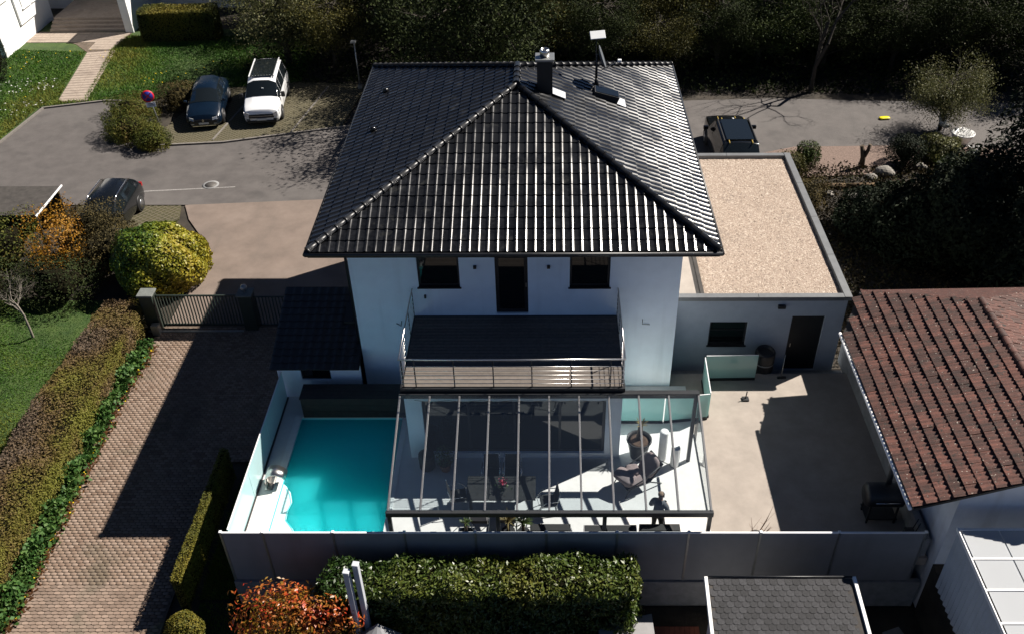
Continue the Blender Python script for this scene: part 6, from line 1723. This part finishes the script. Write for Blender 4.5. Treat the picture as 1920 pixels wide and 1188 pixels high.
def hedge(name, label, path, h, leaf, mkey, dens, z0, seed, cat='hedge', Wd=.5, wob=.10, inset=.10, patch=None, round_=.0, jitter=.55):
    """clipped hedge: path of (x, y, halfwidth) stations; leaves on top, flanks and ends over an inner mass"""
    t = wthing(name, label, cat, (path[len(path) // 2][0], path[len(path) // 2][1], z0))
    Ps, Ns = [], []
    core = MB()
    for (xa, ya, wa), (xb, yb, wb) in zip(path[:-1], path[1:]):
        d = np.array([xb - xa, yb - ya]); L = np.linalg.norm(d); d /= L; nr = np.array([-d[1], d[0]])
        nt_ = int(L * (wa + wb) * dens); ns_ = int(L * h * dens)
        s = RNG.random(nt_); o = RNG.uniform(-1, 1, nt_); w_ = wa + (wb - wa) * s
        top = np.stack([xa + (xb - xa) * s + nr[0] * o * w_, ya + (yb - ya) * s + nr[1] * o * w_, np.full(nt_, z0 + h) - round_ * np.abs(o) ** 3], 1)
        Ps.append(top); Ns.append(np.tile([0, 0, 1.0], (nt_, 1)))
        for sg_ in (1, -1):
            s = RNG.random(ns_); w_ = wa + (wb - wa) * s; zz = RNG.random(ns_) ** .8
            Ps.append(np.stack([xa + (xb - xa) * s + nr[0] * sg_ * w_, ya + (yb - ya) * s + nr[1] * sg_ * w_, z0 + h * zz - round_ * (zz > .9)], 1))
            Ns.append(np.tile([nr[0] * sg_, nr[1] * sg_, .25], (ns_, 1)))
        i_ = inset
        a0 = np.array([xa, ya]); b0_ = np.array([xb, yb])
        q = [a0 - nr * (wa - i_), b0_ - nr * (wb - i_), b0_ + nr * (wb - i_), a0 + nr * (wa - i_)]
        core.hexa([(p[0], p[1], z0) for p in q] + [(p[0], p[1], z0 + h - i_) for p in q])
    for (x, y, w_), (x2, y2, _) in ((path[0], path[1]), (path[-1], path[-2])):
        d = np.array([x - x2, y - y2]); d /= np.linalg.norm(d); nr = np.array([-d[1], d[0]])
        ne = int(2 * w_ * h * dens); o = RNG.uniform(-1, 1, ne)
        bul = (1 - o ** 2) * .25 * w_
        Ps.append(np.stack([x + nr[0] * o * w_ + d[0] * bul, y + nr[1] * o * w_ + d[1] * bul, z0 + h * RNG.random(ne)], 1)); Ns.append(np.tile([d[0], d[1], .25], (ne, 1)))
    P = np.concatenate(Ps); N = np.concatenate(Ns)
    off = (vnoise(P, 2.0, seed) - .5) * 2 * wob + (vnoise(P, 7.0, seed + 1) - .5) * wob - RNG.random(len(P)) * inset * .9
    P = P + N / np.linalg.norm(N, axis=1)[:, None] * off[:, None]
    P[:, 2] = np.maximum(P[:, 2], z0 + .01)
    rnd = .35 * RNG.random(len(P)) + .65 * vnoise(P, 1.8, seed + 3)
    if patch is not None: rnd = patch(P, rnd)
    leaf_cloud('foliage', P, N, leaf, LEAF[mkey], t, Wd, rnd=np.clip(rnd, 0, 1), jitter=jitter)
    core.build('dark_fill', M['dark_core'], t)
    return t

def scatter(poly, n):
    xs = [p[0] for p in poly]; ys = [p[1] for p in poly]
    X = RNG.uniform(min(xs), max(xs), n * 3); Y = RNG.uniform(min(ys), max(ys), n * 3)
    ins = np.zeros(len(X), bool)
    for i in range(len(poly)):
        x0, y0 = poly[i]; x1, y1 = poly[(i + 1) % len(poly)]
        c_ = ((y0 > Y) != (y1 > Y)) & (X < (x1 - x0) * (Y - y0) / ((y1 - y0) if y1 != y0 else 1e-9) + x0)
        ins ^= c_
    return X[ins][:n], Y[ins][:n]

def grass(name, label, poly, n, z, hgt, mkey='grass', wd=.03, seed=0):
    X, Y = scatter(poly, n); m_ = len(X)
    a = RNG.uniform(0, 6.28, m_); hh = hgt * RNG.uniform(.4, 1.2, m_)
    pn = vnoise(np.stack([X, Y, X * 0], 1), .9, seed)
    hh *= .5 + pn
    ln = RNG.normal(0, .5, (m_, 2)) * hh[:, None]
    dx, dy = np.cos(a) * wd / 2, np.sin(a) * wd / 2
    V = np.zeros((m_, 3, 3))
    V[:, 0] = np.stack([X - dx, Y - dy, np.full(m_, z)], 1); V[:, 1] = np.stack([X + dx, Y + dy, np.full(m_, z)], 1)
    V[:, 2] = np.stack([X + ln[:, 0], Y + ln[:, 1], z + hh], 1)
    o = mesh_np(name, V.reshape(-1, 3), np.arange(m_ * 3).reshape(-1, 3), LEAF[mkey], None, rnd=np.clip(.45 * RNG.random(m_) + .75 * (pn - .15), 0, 1))
    return tag(o, label, 'grass', kind='stuff')

def dots(name, label, poly, n, z, size, mkey, clump, seed, cat='flowers'):
    X, Y = scatter(poly, n * 3)
    pn = vnoise(np.stack([X, Y, X * 0], 1), clump, seed); k = pn > .58
    X, Y = X[k][:n], Y[k][:n]
    P = np.stack([X, Y, np.full(len(X), z) + RNG.uniform(0, .03, len(X))], 1)
    o = leaf_cloud(name, P, np.tile([0, 0, 1.0], (len(P), 1)), size, LEAF[mkey], None, .9, jitter=.3)
    return tag(o, label, cat, kind='stuff')

# --- left of the drive
def laurel_patch(P, r):                         # gold-green to the right, deep green to the left
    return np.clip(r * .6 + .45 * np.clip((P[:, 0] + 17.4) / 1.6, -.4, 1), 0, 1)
bush('laurel_bush', 'large round golden-green laurel bush beside the driveway gate', (-16.75, 33.1, -.95), (1.95, 2.0, 1.65), 17000, .14, 'laurel_gold', 21, amt=.24, zb=GL, patch=laurel_patch, shell=.8, jitter=.45)
bush('forsythia', 'orange-yellow flowering shrub among dark bushes at the left', (-21.6, 34.3, -.6), (1.25, 2.0, 1.5), 3600, .11, 'forsythia', 31, amt=.42, core=False, zb=GL, shell=.25)
BG = 'dark brown shrubs at the left edge'
bush('brown_shrub', 'brownish shrub between the orange shrub and the round laurel', (-19.3, 34.2, -.9), (1.7, 1.9, 1.3), 6000, .09, 'brown', 33, group=BG, zb=GL, amt=.3)
bush('brown_shrub', 'olive-brown shrub touching the black car', (-20.7, 35.6, -.8), (1.6, 1.2, 1.4), 5200, .09, 'brown', 35, group=BG, zb=GL, amt=.3)
bush('brown_shrub', 'dark green shrub left of the orange shrub', (-24.3, 34.0, -.9), (1.8, 2.2, 1.4), 5200, .10, 'juniper', 36, group=BG, zb=GL, amt=.3)
bush('brown_shrub', 'tall twiggy brown shrub in front of the carport', (-28.2, 37.2, -.5), (1.5, 1.6, 1.9), 4200, .09, 'brown', 37, group=BG, zb=GL, amt=.35, core=False)
bush('brown_shrub', 'low dark shrub below the orange shrub', (-20.9, 31.6, -1.1), (2.0, 1.4, 1.1), 5000, .09, 'wood_dark', 38, group=BG, zb=GL, amt=.3)
bush('brown_shrub', 'dark shrub at the far left above the lawn', (-24.0, 31.5, -1.0), (1.8, 1.4, 1.2), 4200, .10, 'wood_dark', 39, group=BG, zb=GL, amt=.3)
def bare_tree(name, label, loc, h, sp_, mm, seed, depth=4, cat='tree', r0=.09):
    t = wthing(name, label, cat, loc)
    mb = MB(); rr = random.Random(seed); tips = []
    def grow(p, d, L, r, k):
        q = p + d * L * .5 + Vector((rr.uniform(-.1, .1), rr.uniform(-.1, .1), rr.uniform(-.05, .1))) * L
        e = q + d * L * .5 + Vector((rr.uniform(-.15, .15), rr.uniform(-.15, .15), 0)) * L
        mb.tube([p, q, e], [r, r * .8, r * .6], 5, caps=False)
        if k <= 0: tips.append(e); return
        for _ in range(rr.choice((2, 3, 3))):
            nd = (d + Vector((rr.uniform(-1, 1), rr.uniform(-1, 1), rr.uniform(-.25, .7))) * sp_).normalized()
            grow(e if rr.random() < .7 else q, nd, L * rr.uniform(.6, .85), r * .55, k - 1)
    grow(Vector(loc), Vector((0, 0, 1)), h * .36, r0, depth)
    mb.build('branches', mm, t)
    return t, tips
bare_tree('bare_shrub', 'pale leafless branches reaching in over the left lawn', (-20.9, 29.0, GL), 2.9, 1.3, M['pale_branch'], 15, 5, 'shrub', .06)
def hedge_patch(P, r):                          # lilac-grey clipped crown in the middle, green-gold towards the drive side
    return np.clip(r + .35 * np.clip((P[:, 0] + 17.0) / .9, -1, 1), 0, 1)
hedge('clipped_hedge', 'long clipped brown and gold hedge along the left side of the driveway', [(-17.15, 29.7, .80), (-17.2, 27.0, .95), (-17.2, 22.0, 1.02), (-17.3, 18.0, 1.02), (-17.35, 13.5, 1.05)], 1.35, .075, 'clipped', 900, GL, 41, wob=.11, inset=.26, patch=hedge_patch, round_=.14)
# ground cover strip with dandelions and leaf litter
def strip_pts(n, x_off, w):
    ys = RNG.uniform(15.4, 28.4, n); xs = np.interp(ys, [15.4, 16.2, 20, 24.8, 28.4], [-16.1, -16.0, -16.12, -16.3, -16.1])
    return xs + x_off + RNG.normal(0, w, n), ys
xs, ys = strip_pts(7000, .08, .20); zz = GL + RNG.random(7000) ** .7 * .42 * (.5 + vnoise(np.stack([xs, ys, xs * 0], 1), 4, 3))
gc = leaf_cloud('ground_cover', np.stack([xs, ys, zz], 1), None, .14, LEAF['herb'], None, .75); tag(gc, 'green leafy ground cover between hedge and driveway', 'ground cover', kind='stuff')
xs, ys = strip_pts(1800, .36, .10); fl_ = leaf_cloud('leaf_litter', np.stack([xs, ys, np.full(1800, GL + .025)], 1), np.tile([0, 0, 1.], (1800, 1)), .10, LEAF['litter'], None, .7, jitter=.3); tag(fl_, 'reddish leaf litter along the driveway edge', 'leaf litter', kind='stuff')
xs, ys = strip_pts(110, .30, .14); fl_ = leaf_cloud('dandelions', np.stack([xs, ys, np.full(110, GL + .13)], 1), np.tile([0, 0, 1.], (110, 1)), .06, LEAF['yellow_fl'], None, .95, jitter=.2); tag(fl_, 'scattered yellow dandelions beside the driveway', 'flowers', kind='stuff')
# right edge of the drive
hedge('low_hedge', 'narrow low hedge between the driveway and the pool fence', [(-10.72, 21.4, .13), (-10.72, 18.5, .13), (-10.70, 16.2, .14)], 1.42, .06, 'clipped_green', 1300, GL, 51, wob=.04, inset=.06)
bush('clipped_shrub', 'rounded clipped shrub at the near end of the low hedge', (-10.25, 15.1, -1.35), (.55, .55, .72), 5200, .065, 'clipped_green', 53, zb=-2.02, amt=.08, shell=.85)
# --- lower garden
hedge('laurel_hedge', 'glossy green laurel hedge in front of the grey fence', [(-6.05, 15.55, .62), (-3, 15.62, .66), (0, 15.62, .66), (2.35, 15.6, .62)], 2.78, .125, 'laurel', 620, -2.02, 61, wob=.20, inset=.30, Wd=.42, jitter=.85, round_=.12)
def ph_patch(P, r): return np.clip(r * .6 + .42 * np.clip((P[:, 2] + .6) / 1.4, 0, 1), 0, 1)
PGp = 'red photinia shoots'
bush('photinia', 'red and gold leaved photinia shrub at the lower picture edge', (-6.75, 14.7, -.55), (1.75, .95, 1.45), 6500, .13, 'photinia', 71, zb=-2.02, amt=.38, patch=ph_patch, core=False, Wd=.42, shell=.3)
grass('grass', 'dark rough grass on the strip left of the pool fence', [(-10.45, 16.6), (-9.2, 16.6), (-9.2, 23.3), (-10.4, 23.3)], 9000, -1.98, .16, wd=.03)
grass('grass', 'dark rough grass at the foot of the fence in the lower garden', [(-10.4, 12.5), (-9.0, 12.5), (-6.0, 16.3), (-10.4, 16.5)], 9000, -2.01, .14, wd=.03)
# --- lawns
grass('grass', 'sunlit mown grass of the left lawn', [(-26, 20), (-18.3, 20), (-18.35, 28.4), (-18.9, 31.2), (-27, 31.6)], 60000, GL + .008, .07, wd=.035, seed=4)
TL = [(-30.0, 50.6), (-26.5, 51.5), (-23.9, 51.4), (-21.3, 52.9), (-15.3, 54.1), (-15.3, 61.5), (-28.8, 61.8), (-29.0, 59.2), (-27.75, 51.5), (-29.3, 51.3), (-30.6, 59.0), (-36, 59.5), (-36, 45), (-31.6, 42.2), (-30.5, 45.9)]
grass('grass', 'bright spring grass around the paved walk at the upper left', TL, 70000, GL + .008, .11, wd=.06, seed=8)
dots('daisies', 'white daisies scattered in the upper left lawn', [(-36, 44), (-30.3, 44), (-30.3, 50.4), (-29.5, 51.4), (-31, 57), (-36, 57)], 260, GL + .09, .10, 'white_fl', 1.1, 5)
dots('dandelions', 'yellow dandelions scattered in the upper left lawn', [(-36, 44), (-30.3, 46), (-27, 52), (-16, 55), (-16, 60), (-36, 59)], 120, GL + .10, .09, 'yellow_fl', .8, 9)
# --- shrubs on the upper left
bush('juniper', 'spreading olive juniper below the no-stopping sign', (-23.2, 46.9, -1.35), (1.6, 1.8, .95), 7500, .12, 'juniper', 81, zb=GL, amt=.28, Wd=.3)
bush('juniper', 'bright green juniper tip nearest the street under the sign', (-21.5, 45.5, -1.4), (1.1, .95, .8), 4000, .12, 'juniper', 83, zb=GL, amt=.25, Wd=.3, patch=lambda P, r: np.clip(r * .5 + .2, 0, 1))
bush('juniper', 'brown-tinged juniper left behind the dark blue car', (-23.9, 49.4, -1.4), (1.6, 1.4, .8), 4800, .12, 'juniper', 85, zb=GL, amt=.3, Wd=.3)
bush('juniper', 'dark juniper right behind the dark blue car', (-21.6, 50.6, -1.3), (1.6, 1.3, .95), 4800, .12, 'brown', 87, zb=GL, amt=.3, Wd=.3)
hedge('box_hedge', 'clipped rectangular hedge with golden top in front of the apartment building', [(-27.3, 61.3, .85), (-22.4, 61.6, .85)], 2.05, .11, 'clipped_green', 420, GL, 91, wob=.05, inset=.12)
bush('thuja', 'tall dark oval thuja at the left picture edge', (-34.6, 54.2, .0), (1.25, 1.3, 2.3), 6500, .13, 'conifer', 93, zb=GL, amt=.08, Wd=.3, cat='thuja', shell=.85)
# --- the wood beyond the street
def proto_tree(h, cr, cz, n, leaf, mkey, seed, gaps=.5, nclump=85):
    """trunk with limbs, crown made of leaf clumps round the limb ends"""
    rr = random.Random(seed); mb = MB(); ends = []
    mb.tube([(0, 0, -.2), (rr.uniform(-.2, .2), rr.uniform(-.2, .2), h * .35), (rr.uniform(-.4, .4), rr.uniform(-.4, .4), h * .8)], [.22, .16, .06], 8)
    for k in range(nclump):
        z0 = h * rr.uniform(.12, .75); a = rr.uniform(0, 6.28); el = rr.uniform(.1, 1.1)
        u = rr.random() ** .5
        zz = cz + (h - cz) * .55 * math.sin(el) * u * 1.4
        e = Vector((math.cos(a) * cr * u * math.cos(el * .6), math.sin(a) * cr * u * math.cos(el * .6), min(h, z0 * .5 + zz * .7)))
        s = Vector((0, 0, z0)); m_ = s.lerp(e, .5) + Vector((rr.uniform(-.3, .3), rr.uniform(-.3, .3), .35))
        mb.tube([s, m_, e], [.06, .035, .010], 5, caps=False)
        for q in range(2):
            e2 = e + Vector((rr.uniform(-.8, .8), rr.uniform(-.8, .8), rr.uniform(-.2, .8)))
            mb.tube([m_.lerp(e, .5), e2], [.02, .006], 4, caps=False); ends.append(e2)
        ends.append(e)
    E_ = np.array([tuple(e) for e in ends])
    g_ = np.random.default_rng(seed)
    P = E_[g_.integers(0, len(E_), n)] + g_.normal(0, .42, (n, 3)) * np.array([1.2, 1.2, .8])
    P[:, 2] = np.maximum(P[:, 2], .15)
    return mb, P
PROTO = {}
def tree(kind, label, loc, s, rz, group='trees of the wood beyond the street', name='woodland_tree'):
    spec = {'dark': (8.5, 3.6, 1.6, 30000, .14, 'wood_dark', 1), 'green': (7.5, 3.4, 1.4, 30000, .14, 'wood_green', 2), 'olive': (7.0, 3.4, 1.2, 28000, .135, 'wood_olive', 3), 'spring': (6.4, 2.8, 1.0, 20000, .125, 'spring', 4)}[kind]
    t = thing(name, label, 'tree', loc, rz, group); t.scale = (s, s, s)
    if kind not in PROTO:
        mb, P = proto_tree(*spec[:6], spec[6])
        b = mb.build('trunk', M['branch'], t)
        c_ = leaf_cloud('crown', P, None, spec[4], LEAF[spec[5]], t, .55)
        PROTO[kind] = (b, c_)
    else:
        for o in PROTO[kind]:
            q = o.copy(); COL.objects.link(q); q.parent = t
    return t
tree('spring', 'pale leafy tree right of the clipped hedge at the top', (-16.6, 57.0, GL), 1.05, .3)
tree('olive', 'olive shrub-like tree between the white van and the street lamp', (-13.4, 56.2, GL), .80, 1.2)
tree('dark', 'dark tree just behind the street lamp', (-10.2, 59.0, GL), .95, 2.0)
tree('dark', 'taller dark tree behind the left half of the house roof', (-4.4, 50.0, GL + .1), 1.25, 2.2)
tree('spring', 'small pale tree at the top edge right of the clipped hedge', (-18.8, 63.5, GL), 1.1, 2.9)
WOOD = (('dark', -6.8, 55.4, .9, .4), ('green', -3.4, 53.6, .62, 3.4), ('dark', 3.2, 53.8, .66, 1.3), ('dark', 10.2, 53.6, .62, 2.3), ('green', 12.8, 54.2, .7, .3), ('dark', 16.6, 53.6, .66, 4.0), ('olive', 6.6, 53.4, .6, 5.0), ('dark', 20.6, 53.2, .66, 5.4), ('dark', 24.4, 53.0, .75, .9), ('dark', 28, 51.5, .8, 2.5), ('olive', -2.8, 60.5, 1.0, 1.9), ('olive', 1.2, 56.6, .9, 3.0), ('green', 4.6, 59.5, 1.0, 4.2), ('olive', 8.2, 57.0, .92, 5.1), ('olive', 11.4, 60.0, 1.0, .8),
        ('green', 14.6, 57.0, .95, 2.2), ('olive', 18.2, 58.8, 1.0, 3.6), ('green', 21.8, 57.0, 1.0, 1.1), ('dark', 25.5, 58.5, 1.05, 4.8), ('dark', -9.5, 65.5, 1.1, 4.4), ('green', -4.5, 67.0, 1.15, 5.5), ('green', .8, 66.0, 1.1, 2.6),
        ('green', 6.2, 67.5, 1.15, 1.5), ('olive', 12.0, 67.0, 1.15, 3.3), ('olive', 17.5, 67.5, 1.1, .2), ('green', 23.5, 66.5, 1.15, 2.8), ('dark', 29.5, 64.5, 1.15, 1.7), ('dark', -14.8, 68, 1.15, 1.0), ('dark', 30, 57, 1.1, 2.0))
ORDN = ('first', 'second', 'third', 'fourth', 'fifth', 'sixth', 'seventh', 'eighth', 'ninth', 'tenth', 'eleventh', 'twelfth', 'thirteenth')
rows_ = {'front': [], 'middle': [], 'back': []}
for w_ in WOOD: rows_['front' if w_[2] < 55 else 'middle' if w_[2] < 62 else 'back'].append(w_)
LOOK = {'dark': 'dark sparse tree', 'green': 'dark green leafy tree', 'olive': 'olive-brown tree'}
for rn_, ws_ in rows_.items():
    for i_, (k, x, y, s, a) in enumerate(sorted(ws_, key=lambda q: q[1])):
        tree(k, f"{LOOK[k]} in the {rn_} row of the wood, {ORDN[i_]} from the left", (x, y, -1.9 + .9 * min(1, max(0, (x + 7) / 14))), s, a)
xs = RNG.uniform(-19, 34, 45000); ys = RNG.uniform(49.9, 66, 45000)
ok = ~((xs < -10.5) & (ys < 53.6)); xs, ys = xs[ok], ys[ok]
zz = -1.9 + .9 * np.clip((xs + 7) / 14, 0, 1) + RNG.random(len(xs)) ** 2 * 1.5 * vnoise(np.stack([xs, ys, xs * 0], 1), .9, 6)
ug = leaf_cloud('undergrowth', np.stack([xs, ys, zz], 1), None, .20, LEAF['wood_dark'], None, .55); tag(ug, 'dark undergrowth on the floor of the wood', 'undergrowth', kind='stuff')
# --- right-hand garden
t_, tips_ = bare_tree('bare_tree', 'leafless tree at the street edge behind the black off-roader', (15.2, 50.3, -1.0), 8.5, .8, M['branch'], 9, 5, 'tree', .15)
tree('spring', 'slender fresh green tree beside the street at the right', (20.9, 45.3, -1.0), .62, .7, group=None, name='young_tree')
bush('round_bush', 'dark round evergreen bush left of the young street tree', (17.9, 41.6, -.3), (.95, .95, .95), 3600, .10, 'conifer', 101, zb=-1.0, amt=.18)
bush('leafy_shrub', 'light green leafy shrub below the white tub', (19.8, 42.0, -.55), (1.15, 1.0, .75), 3200, .13, 'spring', 103, zb=-1.0, amt=.3)
bush('leafy_shrub', 'dark leafy shrub in front of the light green one', (20.6, 40.4, -.65), (1.3, .9, .6), 2600, .14, 'wood_green', 104, zb=-1.0, amt=.3)
bush('evergreen_shrub', 'green shrub beside the far garage corner', (13.0, 41.6, -.5), (.75, .65, .7), 2200, .10, 'wood_green', 105, zb=-1.0, amt=.25)
bush('brown_bush', 'brown twiggy bush along the garage parapet, upper one', (11.9, 40.6, -.5), (.9, .9, .75), 2400, .09, 'wood_olive', 107, zb=-1.0, amt=.3)
bush('brown_bush', 'brown twiggy bush along the garage parapet, lower one', (12.1, 38.0, -.5), (1.0, 1.3, .7), 2800, .09, 'brown', 109, zb=-1.0, amt=.35)
bush('shade_evergreen', 'broad black-green evergreen added to darken the garden behind the red roof', (17.6, 33.4, .6), (3.4, 2.5, 2.6), 15000, .20, 'conifer', 131, zb=-1.0, amt=.28, cat='tree', shell=.7)  # this and the next evergreen are added to make the garden dark
bush('shade_evergreen', 'smaller black-green evergreen added to darken the garden between the rocks and the red roof', (14.6, 35.4, -.2), (1.9, 1.7, 1.3), 7000, .16, 'conifer', 133, zb=-1.0, amt=.3, cat='tree', shell=.7)
def conifer(label, loc, h, r, n, seed):
    t = wthing('conifer', label, 'tree', loc, 'dark conifers at the right edge')
    x, y, z = loc
    MB().tube([(x, y, z), (x, y, z + h * .96)], [.25, .03], 8).build('trunk', M['branch'], t)
    g_ = np.random.default_rng(seed)
    u = g_.random(n) ** .8; tier = np.floor(u * 16) / 16 + (u * 16 % 1) * .025
    rr_ = r * (1 - tier) * (.35 + .65 * g_.random(n) ** .45); a = g_.uniform(0, 6.28, n); na = 9
    a = a + .35 * np.sin(a * na + tier * 40)
    P = np.stack([x + np.cos(a) * rr_, y + np.sin(a) * rr_, z + .5 + (h - .5) * tier - .25 * rr_ + g_.normal(0, .07, n)], 1)
    P[:, 2] = np.maximum(P[:, 2], z + .1)
    N = np.stack([np.cos(a) * .5, np.sin(a) * .5, np.ones(n)], 1)
    leaf_cloud('crown', P, N, .30, LEAF['conifer'], t, .35, jitter=.5)
conifer('tall black-green conifer at the right picture edge, the nearest one', (20.3, 30.2, -1.0), 12.0, 3.6, 14000, 1)
conifer('tall black-green conifer at the right picture edge, the middle one', (22.0, 35.0, -1.0), 14.0, 3.9, 15000, 2)
conifer('tall black-green conifer at the right picture edge, the farthest one', (24.6, 40.0, -1.0), 15.0, 3.9, 15000, 3)
conifer('dark conifer beyond the right picture edge', (27.5, 34.5, -1.0), 16.0, 4.2, 11000, 4)
conifer('dark conifer beyond the right picture edge, further back', (30.0, 40.5, -1.0), 17.0, 4.2, 11000, 5)
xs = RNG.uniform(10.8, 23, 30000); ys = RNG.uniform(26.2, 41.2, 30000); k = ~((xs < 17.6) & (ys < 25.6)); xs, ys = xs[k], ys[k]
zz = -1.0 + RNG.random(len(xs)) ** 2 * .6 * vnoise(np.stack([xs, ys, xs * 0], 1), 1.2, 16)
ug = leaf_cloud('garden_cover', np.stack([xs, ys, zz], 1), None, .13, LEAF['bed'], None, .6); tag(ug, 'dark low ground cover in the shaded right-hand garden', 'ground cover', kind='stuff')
bpy.context.view_layer.update()
